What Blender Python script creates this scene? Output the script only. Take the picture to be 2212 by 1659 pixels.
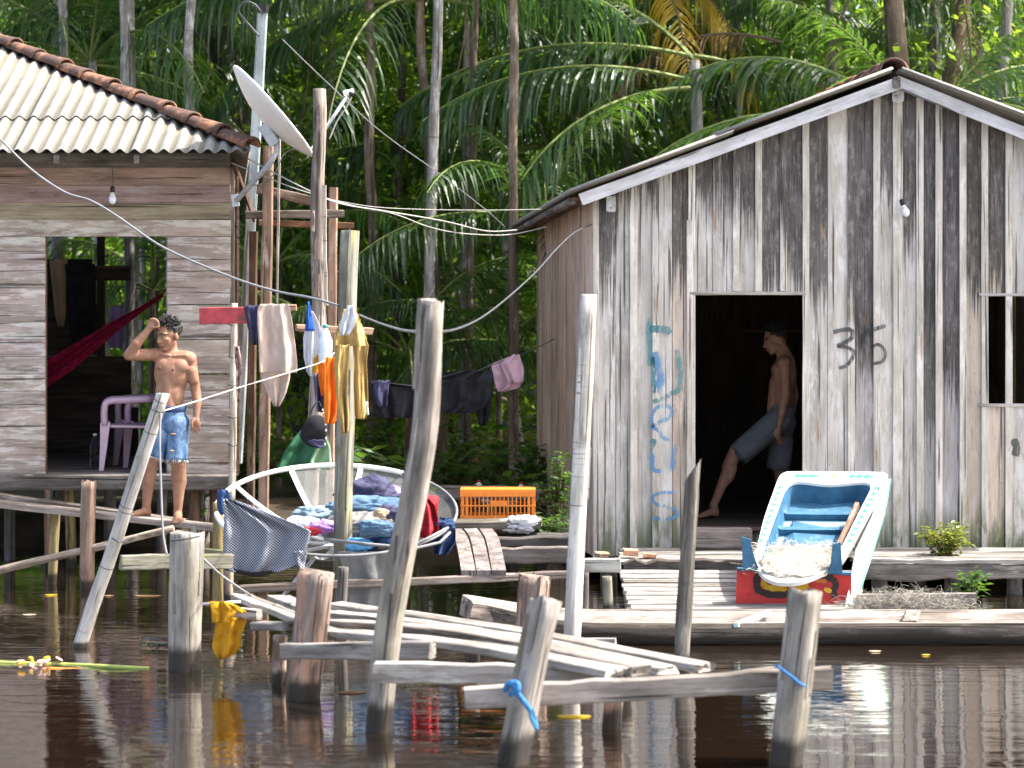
import bpy, bmesh, math, random
import numpy as np
from mathutils import Vector, Matrix, Quaternion, noise

random.seed(7)
for _o in list(bpy.data.objects):
    bpy.data.objects.remove(_o, do_unlink=True)
SC = bpy.context.scene
COL = SC.collection

# ---------------------------------------------------------------- camera
CAM_H = 1.866            # height of the lens above the river
FPX, CX, HY = 4824.0, 1106.0, 750.0   # focal length / principal column / horizon row on a 2212 px wide frame
cam_data = bpy.data.cameras.new('camera')
cam_data.sensor_width = 36.0
cam_data.lens = FPX / 2212.0 * 36.0
cam_data.shift_y = -(829.5 - HY) / 2212.0
cam_data.clip_start = 0.1
cam_data.clip_end = 2000.0
cam_data.dof.use_dof = True
cam_data.dof.focus_distance = 16.5
cam_data.dof.aperture_fstop = 2.6
cam = bpy.data.objects.new('camera', cam_data)
COL.objects.link(cam)
cam.location = (0, 0, CAM_H)
cam.rotation_euler = (math.radians(90), 0, 0)
SC.camera = cam

# ---------------------------------------------------------------- light
SUN_DIR = Vector((0.57, 0.03, 0.82)).normalized()
world = bpy.data.worlds.new('World')
SC.world = world
world.use_nodes = True
wn = world.node_tree.nodes
wl = world.node_tree.links
wn.clear()
w_out = wn.new('ShaderNodeOutputWorld')
w_bg = wn.new('ShaderNodeBackground')
w_sky = wn.new('ShaderNodeTexSky')
w_sky.sky_type = 'NISHITA'
w_sky.sun_disc = False
w_sky.sun_elevation = math.asin(SUN_DIR.z)
w_sky.sun_rotation = math.atan2(SUN_DIR.x, SUN_DIR.y)
w_sky.air_density = 1.0
w_sky.dust_density = 5.0
w_sky.ozone_density = 0.0
w_bg.inputs['Strength'].default_value = 0.15
wl.new(w_sky.outputs[0], w_bg.inputs['Color'])
wl.new(w_bg.outputs[0], w_out.inputs['Surface'])
sun_data = bpy.data.lights.new('sun', 'SUN')
sun_data.energy = 3.8
sun_data.angle = math.radians(0.53)
sun_data.color = (1.0, 0.955, 0.88)
sun = bpy.data.objects.new('sun', sun_data)
COL.objects.link(sun)
sun.rotation_euler = SUN_DIR.to_track_quat('Z', 'Y').to_euler()
sun.location = (10, 10, 30)

SC.view_settings.view_transform = 'Standard'
SC.view_settings.look = 'None'
SC.view_settings.exposure = 1.75
SC.view_settings.gamma = 1.0
SC.view_settings.use_curve_mapping = False
SC.cycles.max_bounces = 8
SC.cycles.diffuse_bounces = 4
SC.cycles.glossy_bounces = 4
SC.cycles.transmission_bounces = 6
SC.cycles.transparent_max_bounces = 12
SC.cycles.sample_clamp_indirect = 6.0
SC.cycles.use_denoising = True

# ---------------------------------------------------------------- helpers
WM = {}


def P(px, py, d):
    """point that stands d metres in front of the river boat, on the sight line of frame column px, row py"""
    return Vector(((px - CX) / FPX * d, d, CAM_H - (py - HY) / FPX * d))


def link(name, data, parent=None, M=None, color=None):
    o = bpy.data.objects.new(name, data)
    COL.objects.link(o)
    M = M.copy() if M is not None else Matrix()
    if parent is not None:
        o.parent = parent
        o.matrix_parent_inverse = WM[parent.name].inverted()
    o.matrix_basis = M
    WM[o.name] = M
    if color is not None:
        o.color = (color[0], color[1], color[2], color[3] if len(color) > 3 else 1.0)
    return o


def tag(o, label=None, cat=None, group=None, kind=None):
    if label: o['label'] = label
    if cat: o['category'] = cat
    if group: o['group'] = group
    if kind: o['kind'] = kind
    return o


def thing(name, label, cat, loc=(0, 0, 0), group=None):
    o = link(name, None, None, Matrix.Translation(Vector(loc)))
    o.empty_display_size = 0.1
    return tag(o, label, cat, group)


def mesh(name, V, F, mat=None, smooth=False, mats=None, mi=None):
    me = bpy.data.meshes.new(name)
    me.from_pydata([tuple(v) for v in V], [], F)
    for m in (mats or ([mat] if mat else [])):
        me.materials.append(m)
    if mi is not None:
        me.polygons.foreach_set('material_index', mi)
    if smooth:
        me.polygons.foreach_set('use_smooth', [True] * len(me.polygons))
    me.update()
    return me


def mobj(name, V, F, mat=None, parent=None, M=None, smooth=False, color=None, mats=None, mi=None):
    return link(name, mesh(name, V, F, mat, smooth, mats, mi), parent, M, color)


def axes(p0, p1, hint=(1, 0, 0)):
    z = (Vector(p1) - Vector(p0)).normalized()
    h = Vector(hint)
    x = h - z * h.dot(z)
    if x.length < 1e-4:
        h = Vector((0, 0, 1)); x = h - z * h.dot(z)
        if x.length < 1e-4:
            h = Vector((0, 1, 0)); x = h - z * h.dot(z)
    x.normalize()
    y = z.cross(x)
    M = Matrix((x, y, z)).transposed().to_4x4()
    M.translation = Vector(p0)
    return M


def board(name, p0, p1, w, t, mat, parent=None, hint=(1, 0, 0), color=None, rough=0.0, seg=2, ends=0.0, seed=None,
          w1=None, bow=0.0):
    """sawn board: local Z runs with the grain, local X is its width, local Y its thickness; edges chamfered"""
    p0 = Vector(p0); p1 = Vector(p1)
    M = axes(p0, p1, hint)
    L = (p1 - p0).length
    rnd = random.Random(seed if seed is not None else hash((round(p0.x, 3), round(p0.z, 3), round(p1.x, 3), round(p0.y, 3))))
    c = min(w, t) * 0.14
    V, F = [], []
    for i in range(seg + 1):
        f = i / seg
        ww = w + ((w1 - w) * f if w1 else 0)
        a = ww / 2 + rnd.uniform(-rough, rough); b = ww / 2 + rnd.uniform(-rough, rough)
        th = t / 2 + rnd.uniform(-rough, rough) * 0.3
        z = L * f
        sag = bow * math.sin(math.pi * f)
        ring = [(-a + c, -th), (b - c, -th), (b, -th + c), (b, th - c), (b - c, th), (-a + c, th), (-a, th - c), (-a, -th + c)]
        for (x, y) in ring:
            e = rnd.uniform(-ends, ends) if i in (0, seg) else 0
            V.append((x, y + sag, z + e))
    n = 8
    for i in range(seg):
        for k in range(n):
            a = i * n + k; b = i * n + (k + 1) % n
            F.append((a, b, b + n, a + n))
    F.append(tuple(range(n - 1, -1, -1)))
    F.append(tuple(range(seg * n, seg * n + n)))
    return mobj(name, V, F, mat, parent, M, color=color)


def catmull(pts, n=6):
    pts = [Vector(p) for p in pts]
    if len(pts) < 3:
        return [pts[0].lerp(pts[-1], i / n) for i in range(n + 1)]
    out = []
    for i in range(len(pts) - 1):
        a = pts[max(i - 1, 0)]; b = pts[i]; c = pts[i + 1]; d = pts[min(i + 2, len(pts) - 1)]
        for k in range(n):
            t = k / n
            out.append(0.5 * ((2 * b) + (-a + c) * t + (2 * a - 5 * b + 4 * c - d) * t * t + (-a + 3 * b - 3 * c + d) * t ** 3))
    out.append(pts[-1])
    return out


def tube_geo(pts, rad, seg=6, closed=False, sx=1.0):
    pts = [Vector(p) for p in pts]
    n = len(pts)
    if not hasattr(rad, '__len__'):
        rad = [rad] * n
    V, F = [], []
    prev = None
    for i in range(n):
        if closed:
            tan = pts[(i + 1) % n] - pts[i - 1]
        else:
            tan = pts[min(i + 1, n - 1)] - pts[max(i - 1, 0)]
        tan.normalize()
        if prev is None:
            up = Vector((0, 0, 1)) if abs(tan.z) < 0.9 else Vector((1, 0, 0))
            u = up - tan * up.dot(tan)
        else:
            u = prev - tan * prev.dot(tan)
        u.normalize(); prev = u
        v = tan.cross(u)
        for k in range(seg):
            a = 2 * math.pi * k / seg
            V.append(pts[i] + (u * math.cos(a) + v * math.sin(a) * sx) * rad[i])
    m = n if closed else n - 1
    for i in range(m):
        for k in range(seg):
            a = i * seg + k; b = i * seg + (k + 1) % seg
            j = ((i + 1) % n) * seg
            F.append((a, b, j + (k + 1) % seg, j + k))
    if not closed:
        F.append(tuple(range(seg - 1, -1, -1)))
        F.append(tuple(range((n - 1) * seg, n * seg)))
    return V, F


def tube(name, pts, rad, mat, parent=None, seg=6, closed=False, smooth=True, color=None):
    V, F = tube_geo(pts, rad, seg, closed)
    return mobj(name, V, F, mat, parent, None, smooth, color)


def pole(name, p0, p1, r0, r1, mat, parent=None, seg=16, n=26, wob=0.012, lump=0.06, color=None, seed=0, top='flat', sq=0.0, rings=0, hint=(1, 0, 0)):
    """round (or roughly hewn, sq>0) pole, local Z along the trunk, uneven radius and slight bends"""
    p0 = Vector(p0); p1 = Vector(p1)
    M = axes(p0, p1, hint)
    L = (p1 - p0).length
    V, F = [], []
    s = seed * 13.7
    for i in range(n + 1):
        f = i / n
        z = L * f
        r = r0 + (r1 - r0) * f
        ox = noise.noise(Vector((s, z * 0.9, 3))) * wob * 2
        oy = noise.noise(Vector((s + 9, z * 0.9, 7))) * wob * 2
        if rings and i % rings == 0 and 0 < i < n:
            r *= 1.06
        for k in range(seg):
            a = 2 * math.pi * k / seg
            lr = 1 + lump * noise.noise(Vector((math.cos(a) * 1.3 + s, math.sin(a) * 1.3, z * 2.2)))
            lr += lump * 0.35 * noise.noise(Vector((math.cos(a) * 3.1 + s, math.sin(a) * 3.1, z * 7.5))) + lump * 0.2 * noise.noise(Vector((math.cos(a) * 6 + s, math.sin(a) * 6, z * 3)))
            q = 1.0
            if sq:
                m_ = max(abs(math.cos(a + math.pi / seg)), abs(math.sin(a + math.pi / seg)))
                q = (1 - sq) + sq * min(1 / m_, 1.28)
            zz = z
            if i == n:
                if top == 'slant':
                    zz += math.cos(a) * r * 0.5
                elif top == 'jag':
                    zz += noise.noise(Vector((a * 2.1 + s, 5, 2))) * r * 0.9
                elif top == 'point':
                    zz += (math.cos(a) + 1) * r * 1.6 - r
            V.append((ox + math.cos(a) * r * lr * q, oy + math.sin(a) * r * lr * q, zz))
    for i in range(n):
        for k in range(seg):
            a = i * seg + k; b = i * seg + (k + 1) % seg
            F.append((a, b, b + seg, a + seg))
    F.append(tuple(range(seg - 1, -1, -1)))
    F.append(tuple(range(n * seg, n * seg + seg)))
    o = mobj(name, V, F, mat, parent, M, True, color)
    me = o.data
    me.polygons[len(me.polygons) - 1].use_smooth = False
    return o


def lathe_geo(profile, seg=20, c=(0, 0, 0)):
    V, F = [], []
    for (r, z) in profile:
        for k in range(seg):
            a = 2 * math.pi * k / seg
            V.append((c[0] + r * math.cos(a), c[1] + r * math.sin(a), c[2] + z))
    for i in range(len(profile) - 1):
        for k in range(seg):
            a = i * seg + k; b = i * seg + (k + 1) % seg
            F.append((a, b, b + seg, a + seg))
    F.append(tuple(range(seg - 1, -1, -1)))
    F.append(tuple(range((len(profile) - 1) * seg, len(profile) * seg)))
    return V, F


def box_geo(lo, hi):
    x0, y0, z0 = lo; x1, y1, z1 = hi
    V = [(x0, y0, z0), (x1, y0, z0), (x1, y1, z0), (x0, y1, z0), (x0, y0, z1), (x1, y0, z1), (x1, y1, z1), (x0, y1, z1)]
    F = [(3, 2, 1, 0), (4, 5, 6, 7), (0, 1, 5, 4), (1, 2, 6, 5), (2, 3, 7, 6), (3, 0, 4, 7)]
    return V, F


def merge(parts):
    V, F = [], []
    for v, f in parts:
        o = len(V)
        V += [tuple(x) for x in v]
        F += [tuple(i + o for i in q) for q in f]
    return V, F


def rowval(rows, y):
    if y <= rows[0][0]: return rows[0][1:]
    for a, b in zip(rows, rows[1:]):
        if y <= b[0]:
            t = (y - a[0]) / (b[0] - a[0])
            return tuple(a[k] + (b[k] - a[k]) * t for k in range(1, len(a)))
    return rows[-1][1:]


def hang_geo(rows, d, amp=0.03, nf=3.0, seed=1, nx=34, ny=34, lean=0.0, flare=0.6):
    """cloth hanging in the air: rows = [(frame row, left column, right column)], folds swing in depth"""
    V, F = [], []
    y0, y1 = rows[0][0], rows[-1][0]
    for j in range(ny + 1):
        v = j / ny
        y = y0 + (y1 - y0) * v
        xl, xr = rowval(rows, y)[:2]
        for i in range(nx + 1):
            u = i / nx
            ph = u * nf * 2 * math.pi + seed * 1.7 + 0.8 * math.sin(v * 2.3 + seed)
            f = (1 - flare) + flare * v
            dd = amp * f * (math.sin(ph) + 0.5 * math.sin(ph * 1.9 + seed * 2.1 + v * 2))
            dd += amp * 0.7 * noise.noise(Vector((u * 3 + seed * 5, v * 3, seed))) + 0.010 * noise.noise(Vector((u * 9 + v * 3 + seed, v * 5 - u * 2, seed + 4))) + 0.006 * abs(noise.noise(Vector((u * 16 + v * 7, v * 6, seed + 8))))
            yy = y + 3.0 * noise.noise(Vector((u * 4 + seed, v * 2, 9.1))) * (1 if j in (0, ny) else 0.4)
            V.append(P(xl + (xr - xl) * u, yy, d + dd + lean * v))
    for j in range(ny):
        for i in range(nx):
            a = j * (nx + 1) + i
            F.append((a, a + 1, a + nx + 2, a + nx + 1))
    return V, F


def hang(name, rows, d, mat, parent=None, thick=0.0025, **kw):
    V, F = hang_geo(rows, d, **kw)
    o = mobj(name, V, F, mat, parent, None, True)
    m = o.modifiers.new('thickness', 'SOLIDIFY'); m.thickness = thick; m.offset = 0
    return o
# ---------------------------------------------------------------- materials
class NB:
    def __init__(self, name):
        self.m = bpy.data.materials.new(name)
        self.m.use_nodes = True
        self.t = self.m.node_tree
        self.t.nodes.clear()
        self.out = self.n('ShaderNodeOutputMaterial')

    def n(self, typ, **kw):
        nd = self.t.nodes.new(typ)
        for k, v in kw.items():
            setattr(nd, k, v)
        return nd

    def put(self, sock, val):
        if isinstance(val, bpy.types.NodeSocket):
            self.t.links.new(val, sock)
        elif val is not None:
            if isinstance(val, tuple) and len(val) == 3 and sock.type == 'RGBA':
                val = (*val, 1.0)
            sock.default_value = val

    def math(self, op, a, b=None, c=None, clamp=False):
        nd = self.n('ShaderNodeMath', operation=op, use_clamp=clamp)
        self.put(nd.inputs[0], a)
        if b is not None: self.put(nd.inputs[1], b)
        if c is not None: self.put(nd.inputs[2], c)
        return nd.outputs[0]

    def vmath(self, op, a, b):
        nd = self.n('ShaderNodeVectorMath', operation=op)
        self.put(nd.inputs[0], a); self.put(nd.inputs[1], b)
        return nd.outputs[0]

    def mix(self, f, a, b, mode='MIX'):
        nd = self.n('ShaderNodeMix', data_type='RGBA', blend_type=mode)
        self.put(nd.inputs[0], f); self.put(nd.inputs[6], a); self.put(nd.inputs[7], b)
        return nd.outputs[2]

    def noise(self, vec, scale=(1, 1, 1), s=1.0, detail=5, rough=0.6, dist=0.0):
        mp = self.n('ShaderNodeMapping'); mp.inputs['Scale'].default_value = scale
        self.put(mp.inputs['Vector'], vec)
        nd = self.n('ShaderNodeTexNoise')
        nd.inputs['Scale'].default_value = s
        nd.inputs['Detail'].default_value = detail
        nd.inputs['Roughness'].default_value = rough
        nd.inputs['Distortion'].default_value = dist
        self.put(nd.inputs['Vector'], mp.outputs[0])
        return nd.outputs['Fac']

    def ss(self, x, a, b):
        nd = self.n('ShaderNodeMapRange', interpolation_type='SMOOTHSTEP')
        self.put(nd.inputs[0], x)
        nd.inputs[1].default_value = a; nd.inputs[2].default_value = b
        nd.inputs[3].default_value = 0.0; nd.inputs[4].default_value = 1.0
        return nd.outputs[0]

    def bump(self, h, strength=0.4, dist=0.01):
        nd = self.n('ShaderNodeBump')
        nd.inputs['Strength'].default_value = strength
        nd.inputs['Distance'].default_value = dist
        self.put(nd.inputs['Height'], h)
        return nd.outputs[0]

    def prin(self, base, rough=0.8, normal=None, spec=0.3, metal=0.0, **kw):
        nd = self.n('ShaderNodeBsdfPrincipled')
        self.put(nd.inputs['Base Color'], base)
        self.put(nd.inputs['Roughness'], rough)
        nd.inputs['Metallic'].default_value = metal
        nd.inputs['Specular IOR Level'].default_value = spec
        if normal is not None: self.put(nd.inputs['Normal'], normal)
        for k, v in kw.items():
            self.put(nd.inputs[k], v)
        return nd.outputs[0]

    def done(self, shader):
        self.t.links.new(shader, self.out.inputs['Surface'])
        return self.m

    def local(self):
        tc = self.n('ShaderNodeTexCoord').outputs['Object']
        oi = self.n('ShaderNodeObjectInfo')
        off = self.n('ShaderNodeCombineXYZ')
        self.put(off.inputs[0], self.math('MULTIPLY', oi.outputs['Random'], 37.0))
        self.put(off.inputs[1], self.math('MULTIPLY', oi.outputs['Random'], 91.0))
        self.put(off.inputs[2], self.math('MULTIPLY', oi.outputs['Random'], 53.0))
        return tc, self.vmath('ADD', tc, off.outputs[0]), oi

    def posz(self):
        g = self.n('ShaderNodeNewGeometry')
        sp = self.n('ShaderNodeSeparateXYZ'); self.put(sp.inputs[0], g.outputs['Position'])
        return sp.outputs[2]


def wood(name, light, dark, patch=None, patch_amt=0.5, stain=False, wet=0.0, moss=0.0, mossz=0.5, rough=0.86, cut=False, bump=0.6, blotch=0.62,
         pscale=(4.5, 4.5, 1.4)):
    warm = lambda c: (c[0] * 1.01, c[1] * 0.995, c[2] * 0.965) if c else c
    light, dark, patch = warm(light), warm(dark), warm(patch)
    b = NB(name)
    tc, v, oi = b.local()
    n1 = b.noise(v, (11, 11, 0.75), 1, 6, 0.62, 0.4)
    n2 = b.noise(v, (95, 95, 3.2), 1, 3, 0.6)
    n3 = b.noise(v, pscale, 1, 5, 0.65)
    n4 = b.noise(v, (26, 26, 7.0), 1, 4, 0.7)
    f = b.math('ADD', b.math('MULTIPLY', n1, 0.6), b.math('MULTIPLY', n2, 0.4))
    col = b.mix(b.ss(f, 0.36, 0.62), dark, light)
    col = b.mix(b.math('MULTIPLY', b.ss(n4, 0.56, 0.72), 0.55), col, tuple(c * 0.45 for c in dark))
    if patch:
        pf = b.ss(b.math('ADD', b.math('MULTIPLY', n3, 0.7), b.math('MULTIPLY', n4, 0.3)), 0.62 - patch_amt * 0.3, 0.70 - patch_amt * 0.3)
        col = b.mix(b.math('MULTIPLY', pf, 0.85), col, patch)
    col = b.mix(1.0, col, oi.outputs['Color'], 'MULTIPLY')
    n5 = b.noise(v, (7, 7, 2.2), 1, 4, 0.6)
    col = b.mix(1.0, col, b.mix(b.ss(n5, 0.32, 0.66), (blotch, blotch, blotch * 0.97), (1.12, 1.12, 1.13)), 'MULTIPLY')
    cracks = b.math('MAXIMUM', b.ss(b.noise(v, (38, 38, 0.5), 1, 2, 0.5), 0.64, 0.70), b.math('MULTIPLY', b.ss(b.noise(v, (20, 20, 0.55), 1, 3, 0.6), 0.63, 0.66), 0.9))
    col = b.mix(b.math('MULTIPLY', cracks, 0.8), col, (0.02, 0.017, 0.014))
    r = rough
    if stain:
        sp = b.n('ShaderNodeSeparateXYZ'); b.put(sp.inputs[0], tc)
        th = b.math('MULTIPLY', oi.outputs['Alpha'], 5.0)
        z = b.math('ADD', sp.outputs[2], b.math('MULTIPLY', b.math('SUBTRACT', n1, 0.5), 1.5))
        z = b.math('ADD', z, b.math('MULTIPLY', b.math('SUBTRACT', b.noise(v, (60, 60, 1.1), 1, 4, 0.6), 0.5), 1.3))
        z = b.math('ADD', z, b.math('MULTIPLY', b.math('SUBTRACT', n3, 0.5), 0.9))
        sf = b.ss(b.math('SUBTRACT', z, th), -0.16, 0.24)
        brk = b.ss(b.noise(v, (30, 30, 9), 1, 4, 0.7), 0.30, 0.52)
        sf = b.math('MULTIPLY', sf, b.math('ADD', 0.70, b.math('MULTIPLY', brk, 0.30)))
        dk = b.mix(b.ss(b.math('ADD', b.math('MULTIPLY', n2, 0.5), b.math('MULTIPLY', n3, 0.5)), 0.4, 0.62), (0.032, 0.027, 0.026), (0.105, 0.095, 0.09))
        col = b.mix(b.math('MULTIPLY', sf, 0.92), col, dk)
        # old orange heartwood showing where the grey skin came away
        hw = b.ss(b.noise(v, (14, 14, 1.6), 1, 3, 0.5), 0.69, 0.74)
        col = b.mix(b.math('MULTIPLY', hw, 0.7), col, (0.34, 0.17, 0.075))
    pz = None
    if moss or wet or cut:
        pz = b.posz()
    if moss:
        mf = b.math('MULTIPLY', b.ss(b.math('ADD', pz, b.math('MULTIPLY', b.math('SUBTRACT', n1, 0.5), 1.2)), mossz, mossz - 0.45), b.ss(n3, 0.44, 0.54))
        col = b.mix(b.math('MULTIPLY', mf, moss), col, (0.07, 0.095, 0.02))
    if cut:
        wv = b.noise(v, (1.5, 1.5, 48), 1, 2, 0.4)
        cf = b.ss(wv, 0.66, 0.71)
        col = b.mix(b.math('MULTIPLY', cf, 0.8), col, (0.10, 0.09, 0.08))
    if wet:
        wf = b.ss(b.math('ADD', pz, b.math('MULTIPLY', b.math('SUBTRACT', n3, 0.5), wet * 1.2)), wet, wet * 0.55)
        col = b.mix(b.math('MULTIPLY', wf, 0.92), col, (0.016, 0.013, 0.010))
        r = b.math('SUBTRACT', rough, b.math('MULTIPLY', wf, 0.45))
    h = b.math('ADD', b.math('MULTIPLY', n1, 0.5), b.math('ADD', b.math('MULTIPLY', n2, 0.25), b.math('MULTIPLY', n4, 0.3)))
    h = b.math('SUBTRACT', h, b.math('MULTIPLY', cracks, 0.5))
    return b.done(b.prin(col, r, b.bump(h, bump, 0.02), 0.2))


def plain(name, base, rough=0.6, var=0.25, spec=0.4, scale=14.0, metal=0.0, bump=0.15, dirt=None, dirt_amt=0.4, **kw):
    b = NB(name)
    tc, v, oi = b.local()
    n1 = b.noise(v, (1, 1, 1), scale, 5, 0.6)
    n2 = b.noise(v, (1, 1, 1), scale * 0.35, 4, 0.65)
    col = b.mix(b.ss(n1, 0.3, 0.7), tuple(c * (1 - var) for c in base), tuple(min(1, c * (1 + var * 0.6)) for c in base))
    col = b.mix(1.0, col, oi.outputs['Color'], 'MULTIPLY')
    if dirt:
        col = b.mix(b.math('MULTIPLY', b.ss(n2, 0.62 - dirt_amt * 0.25, 0.72 - dirt_amt * 0.2), 0.8), col, dirt)
    return b.done(b.prin(col, rough, b.bump(n1, bump, 0.01), spec, metal, **kw))


def fabric(name, base, var=0.2, weave=420.0, rough=0.95, dirt=None, stripes=None, trans=0.25):
    b = NB(name)
    tc, v, oi = b.local()
    n1 = b.noise(v, (1, 1, 1), 7.0, 4, 0.6)
    n2 = b.noise(v, (1, 1, 1), 160.0, 2, 0.5)
    col = b.mix(b.ss(n1, 0.3, 0.7), tuple(c * (1 - var) for c in base), tuple(min(1, c * (1 + var * 0.5)) for c in base))
    if stripes:
        st = b.ss(b.noise(v, stripes[1], 1, 1, 0.4), 0.5, 0.56)
        col = b.mix(st, col, stripes[0])
    if dirt:
        col = b.mix(b.ss(n1, 0.55, 0.62), col, dirt)
    dif = b.prin(col, rough, b.bump(b.math('ADD', n1, b.math('MULTIPLY', n2, 0.4)), 0.25, 0.012), 0.1)
    tr = b.n('ShaderNodeBsdfTranslucent'); b.put(tr.inputs['Color'], col)
    ms = b.n('ShaderNodeMixShader'); ms.inputs[0].default_value = trans
    b.t.links.new(dif, ms.inputs[1]); b.t.links.new(tr.outputs[0], ms.inputs[2])
    return b.done(ms.outputs[0])


def leafmat(name, c0, c1, tcol, tfac=0.42, rough=0.42, island=True, spec=0.5):
    b = NB(name)
    oi = b.n('ShaderNodeObjectInfo')
    g = b.n('ShaderNodeNewGeometry')
    r = g.outputs['Random Per Island'] if island else oi.outputs['Random']
    f = b.math('ADD', b.math('MULTIPLY', r, 0.6), b.math('MULTIPLY', oi.outputs['Random'], 0.4))
    col = b.mix(f, c0, c1)
    tcv = b.n('ShaderNodeTexCoord').outputs['Object']
    col = b.mix(b.math('MULTIPLY', b.ss(b.noise(tcv, (1, 1, 1), 9, 3, 0.6), 0.5, 0.75), 0.35), col, tuple(c * 0.5 for c in c0))
    tc_ = b.mix(f, tuple(c * 0.6 for c in tcol), tcol)
    dif = b.prin(col, rough, None, spec)
    tr = b.n('ShaderNodeBsdfTranslucent'); b.put(tr.inputs['Color'], tc_)
    ms = b.n('ShaderNodeMixShader'); ms.inputs[0].default_value = tfac
    b.t.links.new(dif, ms.inputs[1]); b.t.links.new(tr.outputs[0], ms.inputs[2])
    return b.done(ms.outputs[0])


W_GREY = wood('weathered_grey_wood', (0.33, 0.31, 0.295), (0.17, 0.155, 0.145), (0.37, 0.36, 0.35), 0.35, rough=0.9, bump=0.8, blotch=0.55)
W_POST = wood('river_post_wood', (0.34, 0.32, 0.30), (0.16, 0.145, 0.132), (0.29, 0.27, 0.22), 0.45, wet=0.16, bump=0.9, blotch=0.5)
W_PALE = wood('pale_bark_pole', (0.55, 0.54, 0.52), (0.33, 0.315, 0.30), (0.30, 0.29, 0.28), 0.25, cut=True, wet=0.05)
W_PALE_DRY = wood('pale_pole_dry', (0.56, 0.53, 0.49), (0.36, 0.33, 0.29), (0.30, 0.27, 0.23), 0.3, cut=True)
W_LOG = wood('pitted_brown_log', (0.33, 0.27, 0.24), (0.13, 0.095, 0.08), (0.40, 0.24, 0.18), 0.45, wet=0.14, bump=1.0)
W_DARKPOLE = wood('dark_rough_pole', (0.20, 0.19, 0.17), (0.07, 0.062, 0.055), (0.28, 0.27, 0.25), 0.3, cut=True, wet=0.1, bump=1.0)
W_PLANK = wood('sunbleached_plank', (0.42, 0.40, 0.38), (0.21, 0.19, 0.175), (0.27, 0.25, 0.235), 0.35, bump=0.9, blotch=0.55)
W_DECK = wood('dark_deck_board', (0.19, 0.175, 0.17), (0.08, 0.072, 0.068), (0.28, 0.27, 0.26), 0.3)
W_BROWN = wood('brown_sawn_board', (0.40, 0.31, 0.25), (0.24, 0.18, 0.145), (0.42, 0.37, 0.33), 0.25, blotch=0.8)
W_LHOUSE = wood('whitewashed_board', (0.40, 0.355, 0.325), (0.255, 0.215, 0.195), (0.53, 0.52, 0.51), 0.45, pscale=(16, 16, 2.6), blotch=0.80)
W_RHOUSE = wood('rain_stained_board', (0.52, 0.50, 0.475), (0.36, 0.34, 0.32), (0.57, 0.56, 0.55), 0.4, stain=True, moss=0.8, mossz=0.72, blotch=0.84)
W_RSIDE = wood('side_wall_board', (0.52, 0.45, 0.39), (0.31, 0.25, 0.205), (0.52, 0.48, 0.44), 0.4, blotch=0.8)
W_DARK = wood('smoked_inside_board', (0.075, 0.055, 0.045), (0.035, 0.026, 0.022), None)  # very dark board colour for the insides of the houses
W_RUST = wood('rust_brown_timber', (0.29, 0.205, 0.16), (0.13, 0.09, 0.07), (0.42, 0.36, 0.32), 0.35, wet=0.1)
W_GREEN = wood('algae_grey_post', (0.28, 0.275, 0.24), (0.15, 0.145, 0.12), (0.25, 0.24, 0.12), 0.35, wet=0.12, blotch=0.5)
W_YELLOW = wood('yellow_stilt_wood', (0.33, 0.27, 0.13), (0.16, 0.12, 0.06), (0.24, 0.2, 0.12), 0.4, wet=0.1)
W_RAKE = wood('white_limed_board', (0.60, 0.60, 0.63), (0.44, 0.44, 0.46), (0.10, 0.09, 0.085), 0.02, blotch=0.8)
W_CHAR = wood('charred_post', (0.36, 0.31, 0.28), (0.17, 0.14, 0.12), (0.05, 0.045, 0.045), 0.3)
W_CANOE = wood('dugout_wood', (0.34, 0.30, 0.275), (0.15, 0.125, 0.11), (0.37, 0.345, 0.33), 0.35, wet=0.05, blotch=0.5)
W_HULL = wood('tarred_hull_wood', (0.13, 0.11, 0.095), (0.05, 0.042, 0.036), (0.17, 0.15, 0.13), 0.3, wet=0.10)  # outside of the canoe, coloured much darker than its inside
W_LIGHTBLUE = wood('faded_blue_pole', (0.40, 0.47, 0.50), (0.29, 0.34, 0.36), (0.30, 0.30, 0.28), 0.15)
M_RED_BOARD = plain('faded_red_paint', (0.42, 0.06, 0.07), 0.7, 0.3, dirt=(0.12, 0.06, 0.05), dirt_amt=0.2)

M_ROOF = None
def roofmat(name, axis):
    b = NB(name)
    tc, v, oi = b.local()
    n = b.noise(v, (1, 1, 1), 9, 6, 0.7)
    n2 = b.noise(v, (1, 1, 1), 55, 3, 0.6)
    sp = b.n('ShaderNodeSeparateXYZ'); b.put(sp.inputs[0], tc)
    gr = b.math('SINE', b.math('MULTIPLY', sp.outputs[axis], 2 * math.pi / 0.118))
    c = b.mix(b.ss(n, 0.35, 0.65), (0.21, 0.205, 0.185), (0.32, 0.315, 0.295))
    c = b.mix(b.math('MULTIPLY', b.ss(b.math('ADD', b.math('MULTIPLY', n, .5), b.math('MULTIPLY', n2, .5)), 0.50, 0.60), 0.6), c, (0.12, 0.108, 0.075))
    dirt = b.math('MULTIPLY', b.ss(b.math('ADD', gr, b.math('MULTIPLY', b.math('SUBTRACT', n2, 0.5), 1.6)), 0.1, -0.7), 0.75)
    c = b.mix(dirt, c, (0.115, 0.10, 0.07))
    return b.done(b.prin(c, 0.9, b.bump(n2, 0.3, 0.01), 0.2))


M_ROOF = roofmat('fibre_cement_sheet', 0)
M_ROOFY = roofmat('fibre_cement_sheet_side', 1)

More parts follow.
